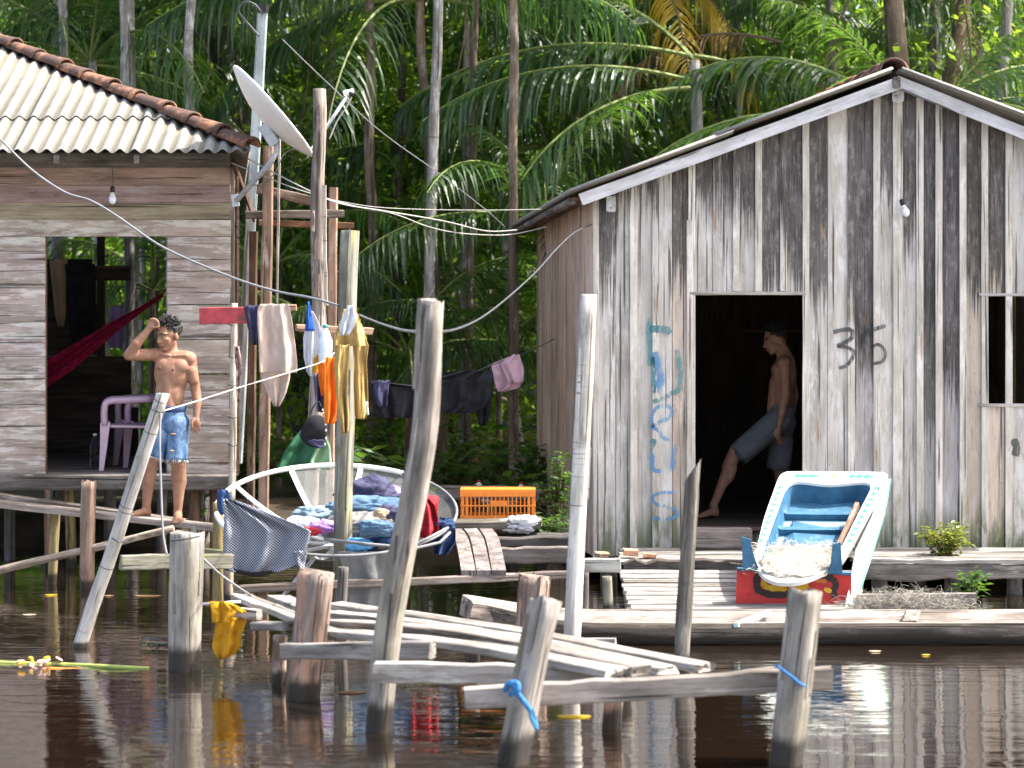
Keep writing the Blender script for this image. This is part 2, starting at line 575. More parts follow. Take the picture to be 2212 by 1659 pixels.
_b = NB('terracotta_tile')
_tc, _v, _oi = _b.local()
_n = _b.noise(_v, (1, 1, 1), 6, 5, 0.65)
_n2 = _b.noise(_v, (1, 1, 1), 40, 3, 0.6)
_c = _b.mix(_b.ss(_n2, 0.35, 0.65), (0.22, 0.10, 0.058), (0.32, 0.165, 0.10))
_c = _b.mix(_b.math('MULTIPLY', _b.ss(_n, 0.40, 0.52), 0.88), _c, (0.075, 0.052, 0.047))
M_TILE = _b.done(_b.prin(_c, 0.85, _b.bump(_n2, 0.3, 0.01), 0.2))

M_WHITE_METAL = plain('white_painted_steel', (0.74, 0.74, 0.72), 0.45, 0.06, 0.5, dirt=(0.35, 0.33, 0.30), dirt_amt=0.05)
M_DISH = plain('ivory_dish_paint', (0.70, 0.67, 0.63), 0.5, 0.05, 0.4, 3.0, dirt=(0.45, 0.42, 0.38), dirt_amt=0.05)
M_GALV = plain('galvanised_tube', (0.46, 0.48, 0.51), 0.4, 0.15, 0.5, metal=0.35)
M_STRUT = plain('dull_strut_steel', (0.17, 0.175, 0.18), 0.6, 0.3, 0.3)
M_BLACK = plain('black_plastic', (0.012, 0.012, 0.014), 0.45, 0.2)
M_CABLE = plain('grey_cable', (0.20, 0.205, 0.21), 0.5, 0.15)
M_CABLE_D = plain('dark_cable', (0.05, 0.055, 0.065), 0.5, 0.15)
M_WIRE = plain('pale_wire', (0.36, 0.35, 0.33), 0.5, 0.1)
M_ROPE = plain('white_rope', (0.5, 0.49, 0.47), 0.8, 0.1)
M_BULB = plain('frosted_bulb', (0.78, 0.80, 0.84), 0.25, 0.02, 0.6)
M_BULB_COLLAR = plain('bulb_collar', (0.70, 0.68, 0.62), 0.4, 0.02, 0.5)
M_PINK = plain('pink_plastic', (0.58, 0.40, 0.49), 0.4, 0.08, 0.5)
M_ORANGE_PL = plain('orange_crate_plastic', (0.72, 0.21, 0.025), 0.5, 0.12, 0.4, dirt=(0.3, 0.12, 0.04), dirt_amt=0.1)
M_SKIN = None
_b = NB('tan_skin')
_tc = _b.n('ShaderNodeTexCoord').outputs['Object']
_n = _b.noise(_tc, (1, 1, 1), 18, 4, 0.6)
_n2 = _b.noise(_tc, (1, 1, 1), 220, 2, 0.5)
_c = _b.mix(_b.ss(_n, 0.3, 0.7), (0.245, 0.125, 0.078), (0.33, 0.178, 0.115))
_sh = _b.prin(_c, 0.55, _b.bump(_n2, 0.08, 0.004), 0.3)
_pr = _sh.node
_pr.inputs['Subsurface Weight'].default_value = 0.12
_pr.inputs['Subsurface Radius'].default_value = (0.012, 0.005, 0.003)
M_SKIN = _b.done(_sh)
M_HAIR = plain('black_hair', (0.010, 0.009, 0.009), 0.5, 0.3, 0.6, 60)
M_EYE = plain('dark_eye', (0.015, 0.010, 0.008), 0.2, 0.1, 0.6)
M_EYEWHITE = plain('eye_white', (0.34, 0.28, 0.25), 0.3, 0.05, 0.5)
M_LIP = plain('lip', (0.25, 0.09, 0.075), 0.5, 0.1)
M_NIPPLE = plain('areola', (0.12, 0.05, 0.035), 0.6, 0.1)

# denim with bleach and weave
_b = NB('blue_denim')
_tc, _v, _oi = _b.local()
_n = _b.noise(_v, (1, 1, 0.5), 11, 5, 0.6)
_n2 = _b.noise(_v, (220, 220, 60), 1, 2, 0.5)
_c = _b.mix(_b.ss(_b.math('ADD', _b.math('MULTIPLY', _n, 0.7), _b.math('MULTIPLY', _n2, 0.3)), 0.40, 0.64), (0.045, 0.10, 0.21), (0.20, 0.30, 0.44))
M_DENIM = _b.done(_b.prin(_c, 0.9, _b.bump(_b.math('ADD', _n, _n2), 0.2, 0.008), 0.1))
M_DENIM_D = fabric('dark_denim', (0.035, 0.065, 0.15), 0.4, trans=0.02)
M_DENIM_L = fabric('faded_denim', (0.105, 0.18, 0.28), 0.3, trans=0.03)
M_FRAY = fabric('frayed_hem', (0.62, 0.62, 0.60), 0.1)
M_GREYSHORT = fabric('slate_cotton', (0.125, 0.13, 0.145), 0.2, trans=0.03)
M_TOWEL = fabric('beige_towel', (0.60, 0.475, 0.40), 0.12, trans=0.12)
M_NAVY = fabric('navy_cloth', (0.06, 0.06, 0.11), 0.25, trans=0.03)
M_KHAKI = fabric('khaki_cotton', (0.46, 0.32, 0.12), 0.18, trans=0.1)
M_ORANGE = fabric('orange_cloth', (0.85, 0.24, 0.03), 0.12, trans=0.3)
M_AMBER = fabric('amber_cloth', (0.56, 0.29, 0.022), 0.2, trans=0.2)
M_BLACKCLOTH = fabric('black_cloth', (0.022, 0.022, 0.026), 0.3, trans=0.02)
M_PINKCLOTH = fabric('dusty_pink_cloth', (0.60, 0.40, 0.46), 0.1, trans=0.2)
M_REDCLOTH = fabric('red_cloth', (0.42, 0.035, 0.045), 0.2, trans=0.08)
M_WHITECLOTH = fabric('white_cloth', (0.72, 0.74, 0.78), 0.06, trans=0.3)
M_BLUECLOTH = fabric('royal_blue_cloth', (0.03, 0.10, 0.38), 0.15, trans=0.1)
M_CYANCLOTH = fabric('sky_blue_cloth', (0.13, 0.36, 0.62), 0.15, trans=0.1)
M_LILAC = fabric('lilac_cloth', (0.36, 0.25, 0.48), 0.15, trans=0.1)
M_STRIPE = fabric('pink_striped_cloth', (0.50, 0.38, 0.36), 0.15, stripes=((0.26, 0.16, 0.16), (30, 30, 30)))
M_GREENNET = fabric('green_tarp', (0.07, 0.22, 0.12), 0.2, trans=0.35)
M_HAMMOCK = fabric('crimson_hammock', (0.30, 0.012, 0.05), 0.2, stripes=((0.17, 0.008, 0.03), (4, 60, 60)), trans=0.2)
M_GREYCLOTH = fabric('grey_tarpaulin', (0.20, 0.20, 0.195), 0.15, trans=0.05)
M_TANCLOTH = fabric('tan_cloth', (0.42, 0.31, 0.21), 0.15, trans=0.05)
M_BLUEROPE = plain('blue_rope', (0.045, 0.17, 0.40), 0.9, 0.45, 0.1, 60, bump=0.8)
M_FLESHPINK = plain('pale_debris', (0.62, 0.40, 0.30), 0.7, 0.2)

# checked netting cloth (blue-black weave)
_b = NB('blue_mesh_cloth')
_tc, _v, _oi = _b.local()
_sp = _b.n('ShaderNodeSeparateXYZ'); _b.put(_sp.inputs[0], _tc)
_sx = _b.math('SINE', _b.math('MULTIPLY', _sp.outputs[0], 330.0))
_sz = _b.math('SINE', _b.math('MULTIPLY', _sp.outputs[2], 330.0))
_f = _b.ss(_b.math('MULTIPLY', _sx, _sz), -0.2, 0.25)
_c = _b.mix(_f, (0.035, 0.038, 0.05), (0.33, 0.36, 0.42))
M_MESHCLOTH = _b.done(_b.prin(_c, 0.9, None, 0.1))

# expanded aluminium mesh of the old antenna: too fine to model, half of its area is holes
_b = NB('antenna_wire_mesh')
_d = _b.prin((0.36, 0.37, 0.36), 0.6, None, 0.3)
_t = _b.n('ShaderNodeBsdfTransparent')
_tc = _b.n('ShaderNodeTexCoord').outputs['Object']
_ms = _b.n('ShaderNodeMixShader')
_b.put(_ms.inputs[0], _b.math('ADD', 0.08, _b.math('MULTIPLY', _b.noise(_tc, (1, 1, 1), 3, 3, 0.6), 0.3)))
_b.t.links.new(_t.outputs[0], _ms.inputs[1]); _b.t.links.new(_d, _ms.inputs[2])
M_WIREMESH = _b.done(_ms.outputs[0])

# clear plastic
_b = NB('clear_plastic')
_g = _b.n('ShaderNodeBsdfGlass'); _g.inputs['IOR'].default_value = 1.2; _g.inputs['Roughness'].default_value = 0.08
_g.inputs['Color'].default_value = (0.9, 0.95, 0.97, 1)
M_CLEAR = _b.done(_g.outputs[0])

# boat paints
M_BOATWHITE = plain('boat_white_paint', (0.72, 0.74, 0.72), 0.5, 0.06, 0.4, 8, dirt=(0.42, 0.45, 0.40), dirt_amt=0.05)
M_BOATBLUE = plain('boat_blue_paint', (0.035, 0.12, 0.21), 0.6, 0.25, 0.3, 10, dirt=(0.10, 0.19, 0.26), dirt_amt=0.2)
M_BOATSKY = plain('boat_sky_paint', (0.20, 0.40, 0.50), 0.6, 0.2, 0.3, 10, dirt=(0.30, 0.38, 0.40), dirt_amt=0.15)  # sunlit bands of the blue interior, painted as a paler blue
M_BOATRED = plain('boat_red_paint', (0.50, 0.03, 0.025), 0.5, 0.25, 0.4, 9, dirt=(0.16, 0.03, 0.025), dirt_amt=0.3)
M_BOATGREEN = plain('boat_green_paint', (0.035, 0.27, 0.16), 0.55, 0.15)
M_BOATORANGE = plain('boat_orange_paint', (0.62, 0.20, 0.04), 0.55, 0.2)
M_BOATYELLOW = plain('boat_yellow_paint', (0.62, 0.36, 0.02), 0.55, 0.15)
M_BOATBLACK = plain('boat_black_paint', (0.03, 0.015, 0.015), 0.55, 0.2)
M_NETBEIGE = plain('beige_netting', (0.60, 0.55, 0.46), 0.9, 0.25)
M_NETGREY = plain('grey_netting', (0.27, 0.25, 0.21), 0.9, 0.3)

# worn spray paint on the boards
def spray(name, col, keep=0.5):
    b = NB(name)
    tc = b.n('ShaderNodeTexCoord').outputs['Object']
    n = b.noise(tc, (60, 60, 9), 1, 4, 0.7)
    n2 = b.noise(tc, (7, 7, 7), 1, 3, 0.6)
    f = b.ss(b.math('ADD', b.math('MULTIPLY', n, 0.6), b.math('MULTIPLY', n2, 0.4)), 0.60 - keep * 0.3, 0.72 - keep * 0.3)
    d = b.prin(col, 0.85, None, 0.15)
    t = b.n('ShaderNodeBsdfTransparent')
    ms = b.n('ShaderNodeMixShader')
    b.put(ms.inputs[0], b.math('MULTIPLY', f, 0.68))
    b.t.links.new(t.outputs[0], ms.inputs[1]); b.t.links.new(d, ms.inputs[2])
    return b.done(ms.outputs[0])


M_SPRAYBLUE = spray('faded_blue_spray', (0.09, 0.27, 0.50), 0.68)
M_SPRAYTEAL = spray('faded_teal_spray', (0.06, 0.22, 0.25), 0.7)
M_SPRAYBLACK = spray('faded_black_spray', (0.035, 0.045, 0.05), 0.8)

# foliage
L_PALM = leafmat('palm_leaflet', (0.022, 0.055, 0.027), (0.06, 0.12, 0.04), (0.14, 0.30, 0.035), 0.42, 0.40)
L_PALM2 = leafmat('palm_leaflet_light', (0.04, 0.10, 0.02), (0.09, 0.17, 0.04), (0.22, 0.42, 0.04), 0.45, 0.4)  # lighter leaflet copy; on the bright palms its colour stands in for sun
L_WOOD = leafmat('forest_leaf', (0.035, 0.075, 0.018), (0.11, 0.18, 0.035), (0.36, 0.58, 0.05), 0.5, 0.5)
L_SUN = leafmat('sunny_leaf', (0.06, 0.12, 0.015), (0.16, 0.24, 0.03), (0.42, 0.62, 0.05), 0.55, 0.5)  # brighter leaf copy: sunshine between the trunks is put into its colour
L_SHRUB = leafmat('shrub_leaf', (0.03, 0.08, 0.02), (0.07, 0.14, 0.03), (0.16, 0.32, 0.03), 0.4, 0.45)
L_YOUNG = leafmat('young_shrub_leaf', (0.08, 0.14, 0.02), (0.22, 0.20, 0.03), (0.35, 0.42, 0.03), 0.4, 0.45)
L_YELLOW = leafmat('yellowed_leaflet', (0.38, 0.24, 0.01), (0.50, 0.36, 0.03), (0.60, 0.42, 0.02), 0.4, 0.5)
L_DEAD = leafmat('dead_leaflet', (0.16, 0.09, 0.045), (0.28, 0.17, 0.09), (0.22, 0.12, 0.05), 0.25, 0.8)
M_TRUNK = wood('palm_trunk', (0.36, 0.34, 0.32), (0.17, 0.155, 0.14), (0.44, 0.45, 0.46), 0.4, cut=True, pscale=(12, 12, 5))
M_TRUNKB = wood('brown_palm_trunk', (0.24, 0.18, 0.135), (0.11, 0.08, 0.06), (0.30, 0.27, 0.24), 0.3, cut=True, pscale=(12, 12, 5))
M_TRUNKD = wood('dark_forest_trunk', (0.10, 0.085, 0.07), (0.045, 0.038, 0.032), (0.16, 0.15, 0.13), 0.25)
M_STEM = plain('leaf_stalk', (0.16, 0.20, 0.05), 0.6, 0.2)
M_STEMB = plain('twig', (0.13, 0.09, 0.06), 0.8, 0.2)

# ground mud
_b = NB('river_mud')
_tc = _b.n('ShaderNodeTexCoord').outputs['Object']
_n = _b.noise(_tc, (1, 1, 1), 2.2, 6, 0.65)
_n2 = _b.noise(_tc, (1, 1, 1), 25, 4, 0.6)
_c = _b.mix(_b.ss(_n, 0.35, 0.65), (0.035, 0.024, 0.016), (0.085, 0.062, 0.04))
_c = _b.mix(_b.math('MULTIPLY', _b.ss(_n2, 0.55, 0.65), 0.6), _c, (0.05, 0.055, 0.018))
M_MUD = _b.done(_b.prin(_c, 0.85, _b.bump(_n2, 0.5, 0.04), 0.3))

# black-water river with fine wind ripples
_b = NB('black_river_water')
_tc = _b.n('ShaderNodeTexCoord').outputs['Object']
_n = _b.noise(_tc, (1.7, 7.0, 1), 1.0, 1.5, 0.45, 0.5)
_n2 = _b.noise(_tc, (4.0, 24.0, 1), 1.0, 1.5, 0.5, 0.4)
_n3 = _b.noise(_tc, (0.5, 0.9, 1), 1.0, 2, 0.5)
_amp = _b.math('ADD', 0.35, _b.math('MULTIPLY', _b.ss(_n3, 0.35, 0.65), 0.65))
_h = _b.math('MULTIPLY', _b.math('ADD', _b.math('MULTIPLY', _n, 0.8), _b.math('MULTIPLY', _n2, 0.42)), _amp)
_nm = _b.bump(_h, 0.42, 0.012)
_fr = _b.n('ShaderNodeFresnel'); _fr.inputs['IOR'].default_value = 1.36; _b.put(_fr.inputs['Normal'], _nm)
_gl = _b.n('ShaderNodeBsdfGlossy'); _gl.inputs['Roughness'].default_value = 0.012; _b.put(_gl.inputs['Normal'], _nm)
_gl.inputs['Color'].default_value = (0.97, 0.94, 0.90, 1)
_df = _b.n('ShaderNodeBsdfDiffuse'); _df.inputs['Color'].default_value = (0.010, 0.0063, 0.0038, 1)
_mw = _b.n('ShaderNodeMixShader'); _b.put(_mw.inputs[0], _b.math('POWER', _fr.outputs[0], 0.62))
_b.t.links.new(_df.outputs[0], _mw.inputs[1]); _b.t.links.new(_gl.outputs[0], _mw.inputs[2])
M_WATER = _b.done(_mw.outputs[0])
# ---------------------------------------------------------------- ground and river
def terrain():
    xs = [-300, -120, -60, -30] + [x * 1.0 for x in range(-22, 23)] + [30, 60, 120, 300]
    ys = [-300, -100, -20, 0, 10, 16, 18, 19, 19.6, 20.2, 20.8, 21.5, 22.5, 24, 26, 28, 30, 33, 36, 40, 46, 60, 100, 300, 900]
    V, F = [], []
    for y in ys:
        for x in xs:
            if y < 19: z = -0.7
            elif y < 21.5: z = -0.7 + (y - 19) / 2.5 * 0.95
            elif y < 40: z = 0.25 + (y - 21.5) * 0.012
            else: z = 0.47 + (min(y, 100) - 40) * 0.02
            if 19 < y < 60:
                z += 0.10 * noise.noise(Vector((x * 0.7, y * 0.7, 1)))
            V.append((x, y, z))
    nx = len(xs)
    for j in range(len(ys) - 1):
        for i in range(nx - 1):
            a = j * nx + i
            F.append((a, a + 1, a + nx + 1, a + nx))
    tag(mobj('ground', V, F, M_MUD, smooth=True), 'dark muddy bank under the houses and the palms', 'ground', kind='structure')


terrain()
tag(mobj('river_water', [(-300, -300, 0), (300, -300, 0), (300, 23, 0), (-300, 23, 0)], [(0, 1, 2, 3)], M_WATER),
    'still black river water mirroring the stilt houses', 'water', kind='structure')


def corrugated(name, fn, u0, u1, v_of, parent, pitch=0.118, amp=0.021, nv=2, per=6, thick=0.006, color=None, ph=0.0, mat=None):
    """corrugated sheet; fn(u, v, h) -> point; u runs across the waves, v along them; v_of(u) = (v start, v end)"""
    nu = max(2, int(round((u1 - u0) / pitch * per)))
    V, F = [], []
    for k in range(2):
        for i in range(nu + 1):
            u = u0 + (u1 - u0) * i / nu
            h = amp * math.sin(2 * math.pi * (u + ph) / pitch) - k * thick
            a, b = v_of(u)
            for j in range(nv + 1):
                V.append(fn(u, a + (b - a) * j / nv, h))
    m = (nu + 1) * (nv + 1)
    for i in range(nu):
        for j in range(nv):
            a = i * (nv + 1) + j
            F.append((a, a + nv + 1, a + nv + 2, a + 1))
            F.append((m + a, m + a + 1, m + a + nv + 2, m + a + nv + 1))
        a = i * (nv + 1)
        F.append((a, m + a, m + a + nv + 1, a + nv + 1))
        a += nv
        F.append((a, a + nv + 1, m + a + nv + 1, m + a))
    for a0 in (0, nu * (nv + 1)):
        for j in range(nv):
            a = a0 + j
            F.append((a, a + 1, m + a + 1, m + a))
    return mobj(name, V, F, mat or M_ROOF, parent, None, True, color)


def barrel_tile(name, p0, p1, r0, r1, parent, up, seed=0):
    p0 = Vector(p0); p1 = Vector(p1)
    z = (p1 - p0).normalized(); u = Vector(up); u = (u - z * u.dot(z)).normalized(); x = u.cross(z)
    M = Matrix((x, u, z)).transposed().to_4x4(); M.translation = p0
    L = (p1 - p0).length
    V, F = [], []
    ns, nl, th = 9, 4, 0.014
    for k in range(2):
        for j in range(nl + 1):
            f = j / nl
            r = r0 + (r1 - r0) * f - k * th
            if j == 0 and k == 0: r += 0.006
            for i in range(ns + 1):
                a = math.pi * (-0.06 + 1.12 * i / ns)
                V.append((r * math.cos(a), r * math.sin(a) * 0.82 - 0.01, L * f))
    m = (nl + 1) * (ns + 1)
    for j in range(nl):
        for i in range(ns):
            a = j * (ns + 1) + i
            F.append((a, a + 1, a + ns + 2, a + ns + 1)); F.append((m + a, m + a + ns + 1, m + a + ns + 2, m + a + 1))
    for i in range(ns):
        F.append((i, m + i, m + i + 1, i + 1))
        a = nl * (ns + 1) + i
        F.append((a, a + 1, m + a + 1, m + a))
    for j in range(nl):
        for i in (0, ns):
            a = j * (ns + 1) + i
            F.append((a, a + ns + 1, m + a + ns + 1, m + a))
    return mobj(name, V, F, M_TILE, parent, M, True)


def bulb(name, label, top, hang_d, tilt=(0, 0, 0), parent_d=0.0):
    """lamp bulb: black socket, collar, frosted globe, on a thin flex"""
    t = thing(name, label, 'light bulb', top)
    top = Vector(top)
    tube('flex', [top + Vector((0, 0, hang_d)), top + Vector((0.004, 0, hang_d * 0.5)), top], 0.003, M_CABLE_D, t, 5)
    R = Matrix.Rotation(tilt[1], 4, 'Y') @ Matrix.Rotation(tilt[0], 4, 'X')
    M = Matrix.Translation(top) @ R
    for nm, prof, mt in (('socket', [(0.004, 0.0), (0.017, -0.006), (0.020, -0.03), (0.019, -0.052)], M_BLACK),
                         ('collar', [(0.0185, -0.052), (0.021, -0.075), (0.028, -0.088)], M_BULB_COLLAR),
                         ('globe', [(0.028, -0.088), (0.032, -0.105), (0.030, -0.125), (0.020, -0.143), (0.004, -0.150)], M_BULB)):
        V, F = lathe_geo(prof, 14)
        mobj(nm, V, F, mt, t, M, True)
    return t


# ---------------------------------------------------------------- left house
DL = 18.6
KL = -0.15                      # its side wall runs back slightly to the left
LH = thing('wooden_house', 'stilt house of horizontal grey boards with a hipped corrugated roof', 'house', (-4.2, DL, 0.75))
rows_l = [360, 400, 438, 475, 511, 548, 585, 621, 658, 696, 733, 770, 808, 845, 882, 919, 957, 995, 1032]
rl = random.Random(3)
for k, (ya, yb) in enumerate(zip(rows_l, rows_l[1:])):
    spans = [(-440, 497)] if yb <= 512 else [(-440, 98), (362, 497)]
    for (xa, xb) in spans:
        yc = (ya + yb) / 2
        jog = rl.uniform(-1.5, 1.5) if len(spans) == 2 and xa > 0 else 0
        p0 = P(xa, yc + jog, DL); p1 = P(xb + (rl.uniform(-3, 3) if xb > 400 else 0), yc + jog, DL)
        top = k < 3
        c = (0.92, 0.86, 0.82) if top else (rl.uniform(0.85, 1.08),) * 3
        if top: c = tuple(v * rl.uniform(0.85, 1.05) for v in c)
        else: c = (c[0] * 1.04, c[0] * rl.uniform(.95, 1.0), c[0] * rl.uniform(.88, .97))
        wpx = (yb - ya - 0.35)
        board('plank', p0, p1, wpx / FPX * DL, 0.022, W_BROWN if top else W_LHOUSE, LH, (0, 0, 1), c, 0.0012, 6, 0.002, seed=k * 7 + int(xa > 0))
board('sill_beam', P(-440, 1041, DL - 0.07), P(500, 1041, DL - 0.07), 34 / FPX * DL, 0.11, W_GREY, LH, (0, 0, 1), (0.62, 0.58, 0.56), 0.003, 6, 0.004)
board('fascia', P(-440, 346, DL - 0.22), P(497, 346, DL - 0.22), 31 / FPX * DL, 0.025, W_GREY, LH, (0, 0, 1), (0.42, 0.40, 0.36), 0.001, 4)
for px in (122, 295):
    o = board('rafter_end', P(px, 344, DL - 0.3), P(px, 344, DL + 0.3), 0.045, 0.07, W_GREY, LH, (1, 0, 0), (0.9, 0.88, 0.95))
# door jambs and lintel
board('door_jamb', P(366, 1020, DL + 0.03), P(366, 505, DL + 0.03), 0.05, 0.06, W_GREY, LH, (1, 0, 0), (0.75, 0.72, 0.7))
board('door_jamb', P(94, 1020, DL + 0.03), P(94, 505, DL + 0.03), 0.05, 0.06, W_BROWN, LH, (1, 0, 0), (0.5, 0.4, 0.35))
# corner post, bamboo pole beside it
board('corner_post', P(500, 1050, DL + 0.05), P(500, 362, DL + 0.05), 0.07, 0.09, W_GREY, LH, (1, 0, 0), (0.8, 0.72, 0.66))
# floor boards
zf = P(0, 1022, DL).z
for i in range(20):
    y = DL + 0.06 + i * 0.215
    board('floor_board', (-6.3, y + 0.1, zf - 0.015), (-2.30 + KL * (y - DL), y + 0.1, zf - 0.015), 0.205, 0.03, W_DECK, LH, (0, 1, 0), (0.9, 0.85, 0.8), 0.001)
# side walls, partition and back post (inside, mostly very dark boards)
ztop = P(0, 345, DL).z
for i in range(17):
    z = zf + 0.07 + i * 0.147
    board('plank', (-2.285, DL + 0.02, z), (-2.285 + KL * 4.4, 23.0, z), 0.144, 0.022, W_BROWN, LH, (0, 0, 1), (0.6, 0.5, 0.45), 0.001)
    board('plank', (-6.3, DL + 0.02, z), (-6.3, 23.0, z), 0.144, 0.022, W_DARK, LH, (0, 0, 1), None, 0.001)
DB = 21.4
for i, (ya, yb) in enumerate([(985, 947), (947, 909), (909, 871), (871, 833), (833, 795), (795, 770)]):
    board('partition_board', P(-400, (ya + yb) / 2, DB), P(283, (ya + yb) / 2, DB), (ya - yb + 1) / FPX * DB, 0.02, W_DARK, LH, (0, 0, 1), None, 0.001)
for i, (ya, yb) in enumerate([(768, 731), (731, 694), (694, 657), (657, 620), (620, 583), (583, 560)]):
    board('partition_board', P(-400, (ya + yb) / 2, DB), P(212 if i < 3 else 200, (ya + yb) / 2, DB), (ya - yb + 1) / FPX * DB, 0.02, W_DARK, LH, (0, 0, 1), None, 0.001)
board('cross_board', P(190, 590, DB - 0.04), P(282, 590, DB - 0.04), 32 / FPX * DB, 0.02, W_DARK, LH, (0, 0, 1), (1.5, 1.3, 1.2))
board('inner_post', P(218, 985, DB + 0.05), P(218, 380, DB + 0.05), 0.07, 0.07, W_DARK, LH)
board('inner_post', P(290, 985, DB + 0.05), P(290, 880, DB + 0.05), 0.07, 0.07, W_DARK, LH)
board('wall_plate', (-6.3, 23.0, ztop - 0.1), (-2.95, 23.0, ztop - 0.1), 0.12, 0.06, W_DARK, LH, (0, 0, 1))
# stilts
for i, (px, d, mt, c, w) in enumerate([(102, 18.75, W_RUST, (0.7, 0.65, 0.6), .055), (150, 18.95, W_YELLOW, None, .085), (420, 18.7, W_RUST, (0.7, 0.6, 0.5), .09),
                                    (468, 18.8, W_RUST, (0.8, 0.7, 0.6), .11), (20, 19.6, W_DECK, None, .09), (240, 19.8, W_DECK, None, .1), (350, 20.2, W_DECK, None, .09),
                                    (-60, 18.8, W_RUST, None, .1), (130, 21.4, W_DECK, None, .1), (440, 21.0, W_DECK, None, .1)]):
    a = P(px, 1050, d); b0 = Vector((a.x + rl.uniform(-.03, .03), a.y, -0.75))
    pole('stilt', b0, a, w * 0.55, w * 0.5, mt, LH, 8, 8, 0.01, 0.1, c, i + 20, sq=0.5)

# hipped roof
E_Y, E_X, E_Z, SL = 18.0, -2.112, 3.463, 0.5146
HK = 1.13                       # sideways run of the hip for each metre of depth
T_R = 2.75                       # run from eave to ridge
X_L = -6.9
LROOF = mobj('roof', *box_geo((X_L + 0.3, E_Y + T_R - 0.05, E_Z + SL * T_R - 0.11), (E_X - HK * T_R + 0.2, E_Y + T_R + 0.05, E_Z + SL * T_R - 0.03)), W_BROWN, LH)
fz = lambda x, y, h: Vector((x, y + h * 0.4, E_Z + SL * (y - E_Y) + h * 0.92))
hip_y = lambda x: E_Y + max(0.0, min(T_R, (E_X - x) / HK))
wv = 0.118
xw = E_X
cols = []
x1 = E_X - 0.02
while x1 > X_L:
    x0 = max(X_L, x1 - wv * 8)
    cols.append((x0, x1)); x1 = x0
for (x0, x1) in cols:
    corrugated('roof_sheet', fz, x0, x1, lambda x: (E_Y - 0.03, max(E_Y - 0.02, min(hip_y(x), E_Y + 0.66))), LROOF, color=(rl.uniform(.93, 1.03),) * 3)
    if x0 < E_X - 0.68:
        xx1 = min(x1, E_X - 0.66)
        corrugated('roof_sheet', lambda x, y, h: fz(x, y, h + 0.02), x0, xx1, lambda x: (E_Y + 0.58 + rl.uniform(0, 0.004), max(E_Y + 0.59, hip_y(x))), LROOF, color=(rl.uniform(.93, 1.04),) * 3)
# right-hand slope and back slope
for i in range(6):
    y0 = E_Y + i * 0.95; y1 = min(E_Y + 2 * T_R, y0 + 0.95)
    def lim(y):
        return (0.0, max(0.01, min(T_R, y - E_Y, E_Y + 2 * T_R - y)))
    corrugated('roof_sheet', lambda u, v, h: Vector((E_X - v - (HK - 1) * (u - E_Y) + h * 0.4, u, E_Z + SL * v + h * 0.92)), y0, y1, lim, LROOF, mat=M_ROOFY)
corrugated('roof_sheet', lambda u, v, h: Vector((u, E_Y + 2 * T_R - v, E_Z + SL * v + h)), X_L, E_X - 0.7, lambda x: (0.0, max(0.01, min(T_R, E_X - 0.7 - x))), LROOF)
# terracotta tiles bedded along the hip
tv = 0.0
k = 0
while tv < T_R + 0.1:
    L = rl.uniform(0.20, 0.27)
    a = Vector((E_X + 0.02 - HK * tv, E_Y - 0.02 + tv, E_Z + SL * tv + 0.035 + 0.012 * (k % 2)))
    t1 = tv + L + 0.05
    b = Vector((E_X + 0.02 - HK * t1, E_Y - 0.02 + t1, E_Z + SL * t1 + 0.02))
    barrel_tile('ridge_tile', a, b, 0.088 + rl.uniform(-.006, .006), 0.068, LROOF, (0.3, -0.3, 1), k)
    tv += L; k += 1
for i in range(6):
    x = E_X - HK * T_R - 0.1 - i * 0.3
    barrel_tile('ridge_tile', (x + 0.3, E_Y + T_R, E_Z + SL * T_R + 0.06), (x - 0.04, E_Y + T_R, E_Z + SL * T_R + 0.05), 0.10, 0.08, LROOF, (0, 0, 1), i)
# soffit boards hanging at the corner
board('soffit_board', P(505, 350, 18.5), P(548, 470, 19.4), 0.09, 0.02, W_RUST, LH, (0, 1, 0), (0.4, 0.3, 0.28))

bulb('hanging_bulb', 'white light bulb hanging from the eave of the left house', P(243, 402, 18.35), 0.14)

# ---------------------------------------------------------------- right house
DR = 18.0
KX = -0.092                     # the side walls run back slightly to the left
RH = thing('wooden_house', 'gabled shack of rain-stained vertical boards with the number 36', 'house', (3.06, DR, 0.2))
AX, AZ, RS, EX0, EZ = 3.06, 4.07, 0.371, 0.462, 3.106
zroof = lambda x: AZ - RS * abs(x - AX)
WL, WR = P(1290, 0, DR).x, 5.50
Z0 = 0.185
dx0, dx1 = P(1494, 0, DR).x, P(1735, 0, DR).x
zd0, zd1 = 0.41, P(0, 637, DR).z
wx0, wx1 = P(2135, 0, DR).x, P(2335, 0, DR).x
wz0, wz1 = P(0, 872, DR).z, P(0, 640, DR).z
rr = random.Random(11)
